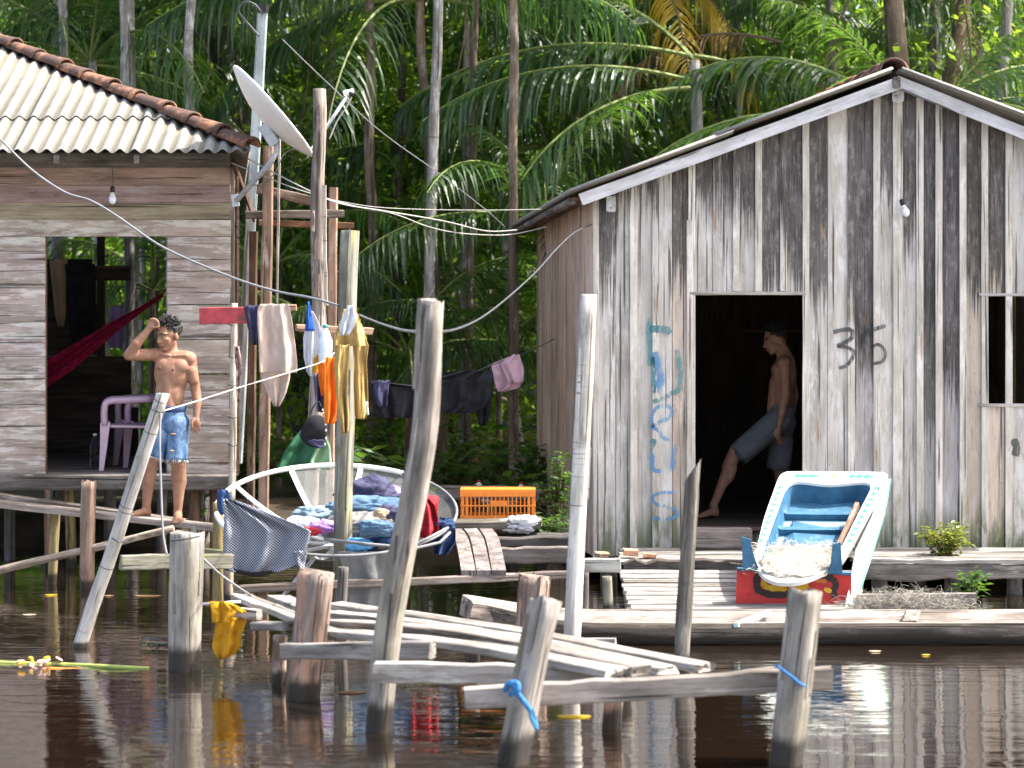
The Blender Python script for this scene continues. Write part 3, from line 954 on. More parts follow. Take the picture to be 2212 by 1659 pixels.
# board edges (frame columns) as far as the photograph shows them, then regular
edges = [1290, 1330, 1368, 1416, 1452, 1494, 1538, 1590, 1638, 1692, 1735, 1787, 1838, 1893, 1938, 1986, 2027, 2079, 2126, 2170, 2212, 2260, 2310, 2360, 2410, 2460, 2510, 2560, 2584]
stain_top = {1290: 2.0, 1330: 2.5, 1368: 2.75, 1416: 2.9, 1452: 2.0, 1494: 2.6, 1538: 2.5, 1590: 2.3, 1638: 1.9, 1692: 1.9, 1735: 1.75, 1787: 3.9, 1838: 1.2, 1893: 2.6,
             1938: 2.2, 1986: 0.9, 2027: 1.0, 2079: 1.9, 2126: 1.6, 2170: 3.2}
tint = {1452: (0.98, 0.86, 0.76), 1838: (0.80, 0.76, 0.80), 1893: (1.0, 0.99, 0.97), 1787: (1.08, 1.07, 1.05), 1986: (0.72, 0.72, 0.76), 2027: (0.70, 0.70, 0.74), 2079: (0.85, 0.78, 0.70), 2126: (1.0, 0.9, 0.8)}
for i, (xa, xb) in enumerate(zip(edges, edges[1:])):
    X0, X1 = P(xa, 0, DR).x, P(xb, 0, DR).x
    xc = (X0 + X1) / 2
    zt = zroof(xc) - 0.10
    segs = [(Z0 + rr.uniform(-.02, .02), zt)]
    if X0 >= dx0 - 0.02 and X1 <= dx1 + 0.02:
        segs = [(zd1 + 0.0, zt)]
    elif X0 >= wx0 - 0.06 and X1 <= wx1 + 0.06:
        segs = [(Z0, wz0), (wz1, zt)]
    for (za, zb) in segs:
        st = stain_top.get(xa, rr.uniform(1.2, 3.4)) - (za - Z0)
        st = max(0.02, min(4.9, st + 0.22))
        c = tint.get(xa, (rr.uniform(0.92, 1.05),) * 3)
        board('wall_board', (xc, DR + rr.uniform(0, .004), za), (xc, DR, zb), X1 - X0 - 0.004, 0.022, W_RHOUSE, RH, (1, 0, 0), (*c, st / 5.0), 0.001, 5, 0.003, seed=i * 3)
# cover battens over the joints
for i, xe in enumerate([1368, 1416, 1494, 1590, 1638, 1692, 1740, 1838, 1893, 1938, 1986, 2027, 2079, 2126, 2178, 2260, 2310, 2410, 2460, 2510]):
    x = P(xe, 0, DR).x
    zt = zroof(x) - 0.11
    za = Z0 - 0.01
    if dx0 + 0.05 < x < dx1 - 0.05:
        za = zd1 + 0.03
    st = 4.9 if rr.random() < 0.62 else rr.uniform(1.6, 3.2)
    if xe in (1368, 1416, 1590): st = rr.uniform(2.6, 3.2)
    if za > 1: st -= (za - Z0) if st < 4.8 else 0
    wdt = 0.055 if xe != 1938 else 0.075
    board('batten', (x, DR - 0.021, za), (x, DR - 0.021, zt), wdt, 0.016, W_RHOUSE, RH, (1, 0, 0), (1.12, 1.10, 1.06, st / 5), 0.002, 6, 0.004, seed=100 + i)
# corner board
board('corner_board', (WL - 0.012, DR + 0.01, Z0 - 0.03), (WL - 0.012, DR + 0.01, zroof(WL) - 0.1), 0.05, 0.06, W_RHOUSE, RH, (1, 0, 0), (1, .98, .95, .75), 0.001, 4)
# door frame
board('door_lintel', (dx0 - 0.02, DR - 0.016, zd1 + 0.012), (dx1 + 0.02, DR - 0.016, zd1 + 0.012), 0.026, 0.035, W_PLANK, RH, (0, 0, 1), (1.1, 1.08, 1.05))
board('door_jamb', (dx0 - 0.018, DR - 0.018, Z0), (dx0 - 0.018, DR - 0.018, zd1 + 0.6), 0.05, 0.03, W_RHOUSE, RH, (1, 0, 0), (1.1, 1.08, 1.06, .97), 0.002, 5)
# window: head, sill and upright bars
board('window_head', (wx0 - 0.08, DR - 0.018, wz1 + 0.012), (wx1 + 0.05, DR - 0.018, wz1 + 0.012), 0.024, 0.03, W_PLANK, RH, (0, 0, 1))
board('window_sill', (wx0 - 0.08, DR - 0.018, wz0 - 0.012), (wx1 + 0.05, DR - 0.018, wz0 - 0.012), 0.026, 0.035, W_PLANK, RH, (0, 0, 1))
for xe in (2224, 2270, 2318):
    x = P(xe, 0, DR).x
    board('window_bar', (x, DR - 0.02, wz0), (x, DR - 0.02, wz1), 0.06, 0.018, W_RHOUSE, RH, (1, 0, 0), (1.1, 1.08, 1.06, .97), 0.001, 3)
# side walls (vertical boards) and back
ns = 24
for i in range(ns):
    f0 = i / ns; f1 = (i + 1) / ns
    ya, yb = DR + 0.03 + 4.5 * f0, DR + 0.03 + 4.5 * f1
    for side, xw_ in ((-1, WL), (1, WR)):
        x0 = xw_ + KX * (ya - DR); x1 = xw_ + KX * (yb - DR)
        zt = zroof(xw_) - 0.05
        off = rr.uniform(0, 0.012) * side
        c = (rr.uniform(.8, 1.1),) * 3
        c = (c[0], c[0] * rr.uniform(.92, 1), c[0] * rr.uniform(.85, 1))
        board('wall_board', ((x0 + x1) / 2 + off, (ya + yb) / 2, Z0 - 0.02), ((x0 + x1) / 2 + off, (ya + yb) / 2, zt), (yb - ya) - 0.004, 0.022,
              W_RSIDE, RH, (KX, 1, 0), c, 0.001, 3, 0.003, seed=400 + i + side)
yb_ = DR + 4.55
V = [(WL + KX * 4.55, yb_, Z0), (WR + KX * 4.55, yb_, Z0), (WR + KX * 4.55, yb_, zroof(WR)), (AX + KX * 4.55, yb_, AZ - 0.05), (WL + KX * 4.55, yb_, zroof(WL))]
V2 = [(x, y + 0.03, z) for (x, y, z) in V]
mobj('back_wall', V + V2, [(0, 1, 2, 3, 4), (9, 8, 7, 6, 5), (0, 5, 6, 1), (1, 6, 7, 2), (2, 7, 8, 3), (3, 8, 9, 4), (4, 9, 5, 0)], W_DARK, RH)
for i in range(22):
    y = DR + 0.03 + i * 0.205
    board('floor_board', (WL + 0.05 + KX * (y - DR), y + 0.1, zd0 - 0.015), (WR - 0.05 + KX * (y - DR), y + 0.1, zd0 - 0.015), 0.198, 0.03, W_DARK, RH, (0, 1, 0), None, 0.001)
# dim shelf with a few jars inside
board('shelf', P(1560, 715, 21.6), P(1745, 715, 21.6), 0.18, 0.025, W_DARK, RH, (0, 1, 0), (2, 1.8, 1.6))
# stilts of the house
for i, (x, y) in enumerate([(WL + .1, DR + .15), (2.0, DR + .15), (3.3, DR + .15), (4.6, DR + .15), (WL - .1, DR + 2.2), (WL - .25, DR + 4.2), (2.5, DR + 2.2), (4, DR + 2.2)]):
    pole('stilt', (x, y, -0.75), (x, y, zd0 - 0.03), 0.07, 0.065, W_DECK, RH, 8, 5, 0.01, 0.1, None, 60 + i, sq=0.5)
# roof
RROOF = board('roof', (AX, 17.75, AZ - 0.10), (AX + KX * 5.8, 23.5, AZ - 0.10), 0.06, 0.09, W_GREY, RH, (1, 0, 0), (0.7, .65, .6))
R_Y0, R_Y1 = 17.7, 23.6
def rslope(side):
    def fn(u, v, h):
        x = AX + side * v + KX * (u - R_Y0)
        return Vector((x + side * h * 0.35, u, AZ - RS * v + h * 0.93))
    return fn
nsh = 6
for side, run in ((-1, AX - EX0), (1, 2.62)):
    for i in range(nsh):
        y0 = R_Y0 + (R_Y1 - R_Y0) * i / nsh; y1 = R_Y0 + (R_Y1 - R_Y0) * (i + 1) / nsh
        f = rslope(side)
        corrugated('roof_sheet', f, y0, y1, lambda u: (1.3, run), RROOF, nv=2, mat=M_ROOFY, color=(rr.uniform(.92, 1.03),) * 3)
        corrugated('roof_sheet', (lambda f: lambda u, v, h: f(u, v, h + 0.018))(f), y0, y1, lambda u: (0.03, 1.42), RROOF, nv=2, mat=M_ROOFY, color=(rr.uniform(.92, 1.03),) * 3)
for i in range(14):
    y0 = R_Y0 + 0.05 + i * 0.4
    a = Vector((AX - 0.02 + KX * (y0 - R_Y0), y0, AZ + 0.012)); b = Vector((AX - 0.02 + KX * (y0 + .46 - R_Y0), y0 + 0.46, AZ + 0.002))
    barrel_tile('ridge_tile', a, b, 0.115, 0.10, RROOF, (0, 0, 1), i)
# limed rake boards and purlin ends
board('rake_board', P(1946, 178, 17.78), P(1254, 431, 17.78), 0.098, 0.022, W_RAKE, RROOF, (0, 0, 1), None, 0.002, 8, 0.004)
board('rake_board', P(1936, 176, 17.80), P(2560, 428, 17.80), 0.098, 0.022, W_RAKE, RROOF, (0, 0, 1), None, 0.002, 8, 0.004)
for px, py, w, h in ((1320, 441, .075, .125), (1940, 206, .09, .11)):
    board('purlin_end', P(px, py, 17.86), P(px, py, 18.4), w, h, W_RAKE, RROOF, (1, 0, 0), (0.8, 0.8, 0.76))
for i in range(5):
    v = 0.5 + i * 0.52
    for side in (-1, 1):
        x = AX + side * v
        board('purlin', (x, 17.9, zroof(x) - 0.075), (x + KX * 5.6, 23.5, zroof(x) - 0.075), 0.06, 0.05, W_DECK, RROOF, (1, 0, 0))
board('eave_board', (EX0 + 0.10, 17.82, EZ - 0.055), (EX0 + 0.10 + KX * 5.7, 23.5, EZ - 0.055), 0.16, 0.02, W_RUST, RROOF, (1, 0, 0), (0.7, 0.55, 0.45))

bulb('hanging_bulb', 'white light bulb in a black socket on the gable wall', P(1946, 430, 17.93), 0.62, (0, -0.35, 0))

# ---- painted marks on the gable wall
def stroke(name, pts, w, mat, parent, d=DR - 0.031, taper=True, n=6, seed=0):
    pts3 = catmull([P(x, y, d) for x, y in pts], n)
    V, F = [], []
    m = len(pts3)
    for i, p in enumerate(pts3):
        t = (pts3[min(i + 1, m - 1)] - pts3[max(i - 1, 0)]).normalized()
        nn = Vector((-t.z, 0, t.x))
        ww = w / FPX * d * 0.5 * (1 + 0.35 * noise.noise(Vector((i * 0.5, seed, 2))))
        if taper and i in (0, m - 1): ww *= 0.6
        V += [p + nn * ww, p - nn * ww]
    for i in range(m - 1):
        F.append((2 * i, 2 * i + 1, 2 * i + 3, 2 * i + 2))
    return mobj(name, V, F, mat, parent)


# blue letters one under another beside the door
for i, (pts, w, mt) in enumerate([
    ([(1402, 686), (1402, 715), (1404, 745), (1404, 790)], 10, M_SPRAYTEAL),
    ([(1404, 710), (1425, 711), (1440, 712), (1448, 720)], 15, M_SPRAYTEAL),
    ([(1416, 760), (1420, 790), (1427, 820), (1420, 850)], 17, M_SPRAYBLUE),
    ([(1410, 770), (1412, 820), (1414, 850)], 9, M_SPRAYTEAL),
    ([(1462, 755), (1468, 785), (1470, 815), (1464, 845), (1448, 848)], 10, M_SPRAYTEAL),
    ([(1450, 850), (1430, 862), (1410, 868)], 9, M_SPRAYTEAL),
    ([(1411, 925), (1408, 900), (1420, 880), (1440, 876), (1452, 886), (1446, 902), (1425, 912), (1408, 922), (1420, 928), (1432, 944), (1446, 952)], 8, M_SPRAYBLUE),
    ([(1411, 948), (1413, 975)], 13, M_SPRAYTEAL),
    ([(1410, 975), (1409, 1000), (1413, 1016), (1428, 1017)], 9, M_SPRAYBLUE),
    ([(1457, 960), (1455, 990), (1450, 1018)], 11, M_SPRAYBLUE),
    ([(1458, 1065), (1430, 1064), (1411, 1072), (1416, 1088), (1440, 1094), (1462, 1104), (1460, 1116), (1438, 1122)], 7, M_SPRAYBLUE),
    ([(1410, 1120), (1426, 1121)], 8, M_SPRAYBLUE)]):
    stroke('painted_letter_stroke', pts, w, mt, RH, seed=i)
# the house number 36
for i, (pts, w) in enumerate([
    ([(1800, 718), (1818, 713), (1836, 712), (1842, 720), (1838, 732), (1820, 742), (1808, 748)], 9),
    ([(1808, 748), (1828, 750), (1843, 758), (1842, 772), (1828, 790), (1811, 795)], 8),
    ([(1913, 703), (1893, 710), (1876, 714), (1866, 726), (1864, 742)], 9),
    ([(1882, 752), (1895, 744), (1908, 752), (1912, 768), (1904, 782), (1886, 785)], 7)]):
    stroke('painted_number_stroke', pts, w, M_SPRAYBLACK, RH, seed=40 + i, d=DR - 0.032)
stroke('paint_smudge', [(2190, 948), (2196, 968), (2192, 985)], 16, M_SPRAYBLACK, RH, seed=51)

# landing in front of the gabled house
LD = thing('landing', 'worn plank landing along the foot of the gabled shack', 'landing', (2.8, 17.2, 0.2))
for i in range(6):
    y = 16.85 + i * 0.19
    for (xa, xb) in ((1345, 1660), (1850, 2480)):
        board('deck_board', P(xa + rr.uniform(-8, 8), 0, y) * 1 + Vector((0, 0, 0.245 - P(0, 0, y).z)), P(xb, 0, y) + Vector((0, 0, 0.245 + rr.uniform(-.012, .012) - P(0, 0, y).z)),
              0.175, 0.03, W_PLANK, LD, (0, 1, 0), (rr.uniform(.7, 1.0),) * 3, 0.008, 8, 0.02)
board('edge_beam', P(1345, 1222, 16.75), P(1700, 1222, 16.75), 0.09, 0.09, W_DECK, LD, (0, 0, 1), (0.8, 0.75, 0.7), 0.02, 14, 0.01)
board('edge_beam', P(1850, 1233, 16.70), P(2480, 1236, 16.70), 0.13, 0.09, W_DECK, LD, (0, 0, 1), (1.3, 1.28, 1.25), 0.02, 16, 0.01)
board('edge_board', P(1880, 1212, 16.66), P(2480, 1216, 16.66), 0.035, 0.03, W_PLANK, LD, (0, 0, 1), None, 0.008, 14)
board('cross_beam', P(1850, 1296, 15.6), P(2108, 1294, 15.6), 0.085, 0.05, W_DECK, LD, (0, 0, 1), (1.5, 1.45, 1.4), 0.004, 8)
for i, px in enumerate((1370, 1640, 1900, 2060, 2190, 2330)):
    a = P(px, 1240, 16.9)
    pole('landing_post', (a.x, a.y, -0.7), a, 0.06, 0.06, W_DECK, LD, 8, 5, 0.01, 0.1, None, 80 + i)
board('door_step', P(1500, 1163, 17.78), P(1622, 1163, 17.78), 0.17, 0.22, W_GREY, RH, (0, 0, 1), (0.75, .7, .7), 0.003, 4)
# ---------------------------------------------------------------- posts, poles and beams in the water
G_POST = 'mooring posts standing in the river'


def under(p, d=None):
    return p


def riverpost(label, tip, foot, d, r0, r1, mat, name='mooring_post', dt=None, **kw):
    a = P(*foot, d)
    b = P(*tip, dt or d)
    # carry the post on below the water surface
    dirv = (b - a).normalized()
    a2 = a - dirv * (0.7 / max(0.3, dirv.z))
    o = pole(name, a2, b, r0, r1, mat, **kw)
    return tag(o, label, 'post')


riverpost('pale slanting pole in front of the shirtless man', (352, 850), (172, 1395), 13.9, 0.046, 0.040, W_PALE, 'leaning_pole', dt=13.5, seed=2, top='slant', wob=0.006, lump=0.10, hint=(0.6, -0.8, 0))
riverpost('thick weathered grey stump at the water left of the amber cloth', (402, 1150), (400, 1452), 12.9, 0.081, 0.085, W_POST, seed=3, sq=0.8, hint=(0.95, -0.31, 0), top='jag', lump=0.07, wob=0.01)
riverpost('reddish brown pitted log standing between the fallen planks', (683, 1238), (655, 1505), 11.85, 0.080, 0.096, W_LOG, 'log_post', seed=4, sq=0.3, top='jag', lump=0.12, wob=0.008)
riverpost('tall leaning grey plank-like pole in front of the laundry', (925, 650), (815, 1585), 10.85, 0.057, 0.054, W_POST, 'tall_pole', dt=10.7, seed=5, sq=0.85, hint=(0.95, -0.31, 0), top='jag', lump=0.10, wob=0.05, n=20)
riverpost('tall straight white pole left of the blue lettering', (1272, 636), (1231, 1470), 12.5, 0.049, 0.046, W_PALE, 'tall_pole', seed=6, wob=0.004, lump=0.06, n=20)
riverpost('dark rough pole with a pointed tip in front of the doorway', (1498, 1025), (1470, 1440), 13.0, 0.049, 0.043, W_DARKPOLE, 'dark_pole', seed=7, top='point', lump=0.22, wob=0.008, n=26, hint=(1, 0, 0))
riverpost('split grey post tied with blue cloth near the bottom edge', (1186, 1297), (1118, 1654), 10.0, 0.060, 0.062, W_POST, 'split_post', seed=8, sq=0.7, hint=(0.9, -0.43, 0), top='jag', lump=0.16, wob=0.02, n=18)
riverpost('square grey post with a blue cord in front of the boat', (1742, 1276), (1688, 1654), 10.0, 0.064, 0.066, W_POST, 'square_post', seed=9, sq=0.9, hint=(0.93, -0.37, 0), top='jag', lump=0.06, wob=0.01)
riverpost('brown rotten log post beside the bow of the dugout', (1155, 1246), (1140, 1420), 13.2, 0.100, 0.092, W_LOG, 'log_post', seed=10, sq=0.4, top='jag', lump=0.16, wob=0.01)
riverpost('square algae-grey post hung with khaki trousers', (757, 498), (735, 1350), 15.2, 0.052, 0.053, W_GREEN, 'square_post', seed=11, sq=0.95, hint=(0.95, -0.31, 0), top='flat', lump=0.05, wob=0.012, n=18)
riverpost('short brown post holding the plank under the man', (192, 1040), (188, 1262), 17.2, 0.052, 0.055, W_RUST, 'short_post', seed=12, sq=0.3, top='jag', lump=0.12)
riverpost('low worn stub behind the right end of the fallen planks', (1347, 1418), (1340, 1475), 12.0, 0.06, 0.055, W_POST, 'post_stub', seed=13, sq=0.6, top='jag', lump=0.1)
riverpost('low dark stub under the long beam', (1330, 1485), (1325, 1580), 10.9, 0.050, 0.045, W_LOG, 'post_stub', seed=14, sq=0.6, top='jag', lump=0.1)
riverpost('small grey stake before the bow of the dugout', (1024, 1346), (1024, 1425), 13.3, 0.036, 0.034, W_POST, 'stake', seed=15, sq=0.9, top='flat')
riverpost('brown stub left of the pitted log at the water', (603, 1372), (600, 1470), 12.4, 0.035, 0.035, W_RUST, 'post_stub', seed=16, sq=0.9, top='flat')
for i, (tx, ty, bx, by, d, mt, lab) in enumerate([(473, 1085, 468, 1300, 15.6, W_YELLOW, 'mossy yellow stake behind the blue mesh cloth'),
                                             (498, 1180, 496, 1300, 16.2, W_RUST, 'thin brown stake behind the blue mesh cloth'),
                                             (745, 1225, 740, 1345, 14.6, W_DECK, 'black wet stake under the middle rail'),
                                             (120, 1100, 112, 1270, 17.6, W_YELLOW, 'thin mossy stick under the left house'),
                                             (1262, 1235, 1262, 1330, 15.8, W_DECK, 'dark stake under the corner of the gabled shack'),
                                             (1312, 1245, 1316, 1330, 15.5, W_GREEN, 'short green-grey stake beside the slatted ramp')]):
    riverpost(lab, (tx, ty), (bx, by), d, 0.036, 0.034, mt, 'stake', seed=30 + i, sq=0.4)

# splinters and split faces on the biggest posts
for o in [o for o in list(bpy.data.objects) if o.name.split('.')[0] in ('split_post', 'square_post', 'mooring_post', 'tall_pole', 'log_post')]:
    if o.data is None: continue
    rs_ = random.Random(o.name)
    vs = [v.co.copy() for v in o.data.vertices]
    nr = len(vs) // 16
    Mo = WM[o.name]
    for q in range(rs_.randint(2, 4)):
        k = rs_.choice([0, 1, 12, 13, 14, 15, 11, 10])
        i0 = rs_.randint(int(nr * 0.45), nr - 4); i1 = min(nr - 1, i0 + rs_.randint(2, 5))
        a_ = Mo @ vs[i0 * 16 + k]; b_ = Mo @ vs[i1 * 16 + k]
        if a_.z < 0.12: continue
        tx = Mo.to_3x3() @ (vs[i0 * 16 + (k + 1) % 16] - vs[i0 * 16 + k])
        board('splinter', a_, b_, rs_.uniform(0.014, 0.034), 0.012, o.data.materials[0], o, tx, (rs_.uniform(.75, 1.15),) * 3, 0.003, 5, 0.012, w1=rs_.uniform(0.006, 0.02))

# beams
def beam(label, a, b, w, t, mat, hint=(0, 0, 1), name='beam', **kw):
    o = board(name, P(*a), P(*b), w, t, mat, None, hint, **kw)
    return tag(o, label, 'beam', kind='thing')


beam('grey beam nailed behind the thick stump', (262, 1214, 13.4), (500, 1212, 13.7), 0.088, 0.05, W_GREEN, rough=0.004, seg=8, color=(0.95, 0.95, 0.92), ends=0.01)
beam('mossy beam under the blue mesh cloth', (440, 1203, 15.5), (760, 1216, 15.7), 0.115, 0.06, W_GREEN, rough=0.004, seg=8, color=(0.62, 0.64, 0.56), ends=0.01)
beam('long dark rail running under the antenna bowl', (505, 1272, 14.9), (1240, 1240, 15.3), 0.055, 0.06, W_DECK, rough=0.005, seg=12, color=(1.2, 1.1, 1.05), ends=0.01)
beam('short pale beam end at the corner of the gabled shack', (1225, 1222, 15.4), (1340, 1221, 15.4), 0.095, 0.05, W_GREY, rough=0.003, seg=5, color=(1.1, 1.15, 1.1), ends=0.008)
beam('grey crossbeam bolted to the pitted log', (612, 1407, 11.72), (935, 1404, 11.1), 0.088, 0.05, W_GREY, rough=0.004, seg=8, color=(1.0, 0.99, 0.98), ends=0.012)
beam('grey crossbeam under the right half of the fallen planks', (808, 1452, 10.68), (1345, 1458, 10.5), 0.096, 0.055, W_GREY, rough=0.006, seg=10, color=(1.0, 1.0, 0.98), ends=0.012)
beam('long thick beam lying across the two nearest posts', (1005, 1508, 10.14), (1796, 1464, 10.12), 0.104, 0.06, W_GREY, rough=0.006, seg=14, color=(0.92, 0.87, 0.84), ends=0.01)
beam('thin board behind the fallen planks', (1100, 1391, 12.4), (1330, 1387, 12.2), 0.05, 0.03, W_GREY, rough=0.003, seg=5)
beam('dark lower beam beneath the curved planks', (1060, 1200, 16.3), (1260, 1198, 16.3), 0.12, 0.08, W_DECK, rough=0.008, seg=8, color=(1.3, 1.25, 1.25), ends=0.01)
beam('dark upper beam beneath the orange crate', (830, 1136, 17.0), (1170, 1131, 17.0), 0.075, 0.3, W_DECK, rough=0.006, seg=8, color=(0.8, 0.8, 0.7), ends=0.01)
beam('old dark beam behind the antenna bowl', (840, 1062, 18.4), (1165, 1066, 18.6), 0.11, 0.12, W_DECK, rough=0.01, seg=8, color=(0.9, 0.8, 0.75), ends=0.01)
beam('black cross timber right of the curved planks', (1060, 1168, 16.9), (1245, 1164, 16.9), 0.07, 0.4, W_DECK, rough=0.006, seg=6, color=(0.5, 0.5, 0.5))
beam('small grey block at the left of the fallen planks', (556, 1352, 12.1), (625, 1352, 11.9), 0.045, 0.10, W_GREY, rough=0.003, seg=3)

# the fallen walkway
G_WALK = 'fallen walkway planks'
wl = [(495, 1284, 13.2), (640, 1292, 13.3), (690, 1300, 13.1)]
def wplank(name, a, b, w, label, bow=0.0, seed=0, col=(1, 1, 1)):
    o = board(name, P(*a), P(*b), w, 0.038, W_PLANK, None, (0.55, 1, 0), col, 0.008, 14, 0.03, seed=seed, bow=bow)
    return tag(o, label, 'plank', G_WALK)


wplank('walkway_plank', (520, 1290, 12.95), (752, 1378, 11.9), 0.125, 'short fallen plank at the left ending beside the pitted log', seed=1, col=(.95, .94, .92))
wplank('walkway_plank', (600, 1292, 13.1), (735, 1340, 12.4), 0.13, 'short fallen plank hidden behind the pitted log', seed=6, col=(.9, .88, .86))
wplank('walkway_plank', (690, 1366, 12.0), (1325, 1452, 10.30), 0.138, 'fallen plank nearest the viewer running down to the long beam', 0.03, 2)
wplank('walkway_plank', (705, 1345, 12.25), (1378, 1447, 10.46), 0.125, 'second fallen plank from the viewer', 0.045, 3, (.72, .70, .68))
wplank('walkway_plank', (712, 1326, 12.5), (1440, 1448, 10.62), 0.130, 'third fallen plank from the viewer', 0.03, 4)
wplank('walkway_plank', (720, 1308, 12.8), (1525, 1443, 10.78), 0.132, 'fallen plank farthest from the viewer reaching farthest right', 0.02, 5, (.85, .83, .81))

# planks in front of the left house
beam('long pole-like plank under the feet of the man', (-60, 1082, 17.6), (494, 1143, 17.3), 0.16, 0.055, W_DECK, hint=(0, 1, 0), name='foot_plank', rough=0.004, seg=10, color=(2.0, 1.85, 1.7))
beam('second dark plank crossing behind the short brown post', (-30, 1068, 17.8), (400, 1128, 17.85), 0.12, 0.05, W_DECK, hint=(0, 1, 0), name='foot_plank', rough=0.004, seg=10, color=(1.3, 1.2, 1.1))
o = pole('brace_pole', P(-40, 1236, 17.3), P(375, 1140, 17.1), 0.033, 0.028, W_DECK, None, 8, 12, 0.015, 0.1, (1.9, 1.7, 1.45), 41)
tag(o, 'slanting brace pole low in front of the left house', 'pole')

# curved planks by the crate
cv = thing('curved_walkway', 'three dark curved planks leading down beside the red cloth', 'walkway', P(1030, 1235, 15.2))
for i in range(3):
    a0 = P(982 + i * 33, 1140, 16.9); a1 = P(998 + i * 33, 1165, 16.2); a2 = P(1012 + i * 33, 1232, 15.15)
    pts = catmull([a0, a1, a2], 5)
    V, F = [], []
    for p in pts:
        for (dx, dz) in ((-0.048, 0), (0.048, 0), (0.048, -0.035), (-0.048, -0.035)):
            V.append(p + Vector((dx, 0, dz)))
    for j in range(len(pts) - 1):
        for k in range(4):
            F.append((j * 4 + k, j * 4 + (k + 1) % 4, j * 4 + 4 + (k + 1) % 4, j * 4 + 4 + k))
    F += [(3, 2, 1, 0), tuple(len(V) - 4 + k for k in range(4))]
    mobj('curved_plank', V, F, W_DECK, cv, color=(1.25, 1.18, 1.2))

# slatted ramp under the boat
rp = thing('slatted_ramp', 'sunlit slatted wooden ramp beneath the painted boat', 'ramp', P(1450, 1315, 15.5))
for i in range(9):
    f = i / 8
    y = 1238 + 76 * f; d = 16.45 - 0.95 * f
    xl = 1336 + 26 * f + rr.uniform(-4, 4)
    board('slat', P(xl, y, d), P(1862, y + 1, d), 0.090, 0.028, W_PLANK, rp, (0, 1, 0.17), (rr.uniform(.9, 1.05),) * 3, 0.004, 8, 0.006)
for px in (1352, 1600, 1840):
    board('bearer', P(px, 1246, 16.5), P(px + 10, 1328, 15.5), 0.06, 0.06, W_DECK, rp, (1, 0, 0))

# scattered wood chips along the shack's foot
for i, (px, py, d, w, h, c, lab) in enumerate([(1362, 1192, 17.0, .11, .05, (1.5, 1.1, .9), 'small orange-brown wood block on the landing'),
                                     (1402, 1199, 16.95, .09, .03, (1.4, 1.0, .8), 'broken red-brown wood chip on the landing'),
                                     (1300, 1196, 16.9, .16, .03, (1.0, .9, .8), 'flat scrap of dark wood at the shack corner')]):
    tag(board('wood_scrap', P(px - 15, py, d), P(px + 15, py + 2, d), w, h, W_BROWN, None, (0, 1, 0), c, 0.008, 3, 0.01), lab, 'wood scrap')

# ---------------------------------------------------------------- dugout canoe
def canoe():
    t = thing('dugout_canoe', 'long grey dugout canoe floating in front of the painted boat', 'canoe', P(1700, 1398, 14.2))
    X0, X1 = P(1004, 0, 14.0).x, 5.4
    n = 40
    prof = []
    for i in range(n + 1):
        f = i / n
        x = X0 + (X1 - X0) * f
        e = min(1, f / 0.16); e2 = min(1, (1 - f) / 0.12)
        w = 0.37 * (0.46 + 0.54 * math.sin(e * math.pi / 2)) * (0.5 + 0.5 * math.sin(e2 * math.pi / 2))
        zg = 0.142 + 0.12 * (1 - math.sin(e * math.pi / 2)) + 0.05 * (1 - e2) + 0.006 * noise.noise(Vector((x * 2, 1, 1)))
        cy = 14.32
        kz = -0.14 + 0.12 * (1 - e) + 0.12 * (1 - e2)
        ring = []
        for a in np.linspace(-1, 1, 9):       # outside
            ring.append((x, cy + w * math.copysign(abs(a) ** 0.72, a) * (1.0 + 0.05 * (1 - abs(a))), kz + (zg - kz) * abs(a) ** 2.6))
        th = 0.038
        for a in np.linspace(1, -1, 9):      # inside
            wi = max(0.02, w - th)
            ring.append((x, cy + wi * math.copysign(abs(a) ** 0.75, a), (kz + 0.05) + (zg + 0.001 - kz - 0.05) * abs(a) ** 2.4))
        prof.append(ring)
    V, F = [], []
    for r in prof: V += r
    m = len(prof[0])
    for i in range(n):
        for k in range(m):
            F.append((i * m + k, i * m + (k + 1) % m, (i + 1) * m + (k + 1) % m, (i + 1) * m + k))
    F.append(tuple(range(m - 1, -1, -1))); F.append(tuple(range(n * m, n * m + m)))
    M = Matrix.Rotation(math.radians(90), 4, 'Y')
    V = [M.inverted() @ Vector(v) for v in V]
    mi = [0 if (k % m) < 8 else 1 for k in range(n * m)] + [1, 1]
    o = mobj('hull', V, F, None, t, M, True, None, [W_HULL, W_CANOE], mi)
    # solid bow block
    board('bow_block', P(1006, 1312, 14.20), P(1075, 1322, 14.25), 0.26, 0.13, W_CANOE, t, (0, 1, 0), (1.1, 1.05, 1.0), 0.006, 3, 0.01)
    for px in (1965,):
        board('thwart', P(px, 1345, 13.99), P(px + 8, 1322, 14.64), 0.09, 0.025, W_CANOE, t, (1, 0, 0))
    return t


canoe()
o = board('paddle_shaft', P(1590, 1350, 13.93), P(1662, 1322, 14.62), 0.03, 0.03, W_LIGHTBLUE, None, (1, 0, 0), (1.3, 1.5, 1.5))
tag(o, 'pale blue stick lying across the dugout canoe', 'stick')
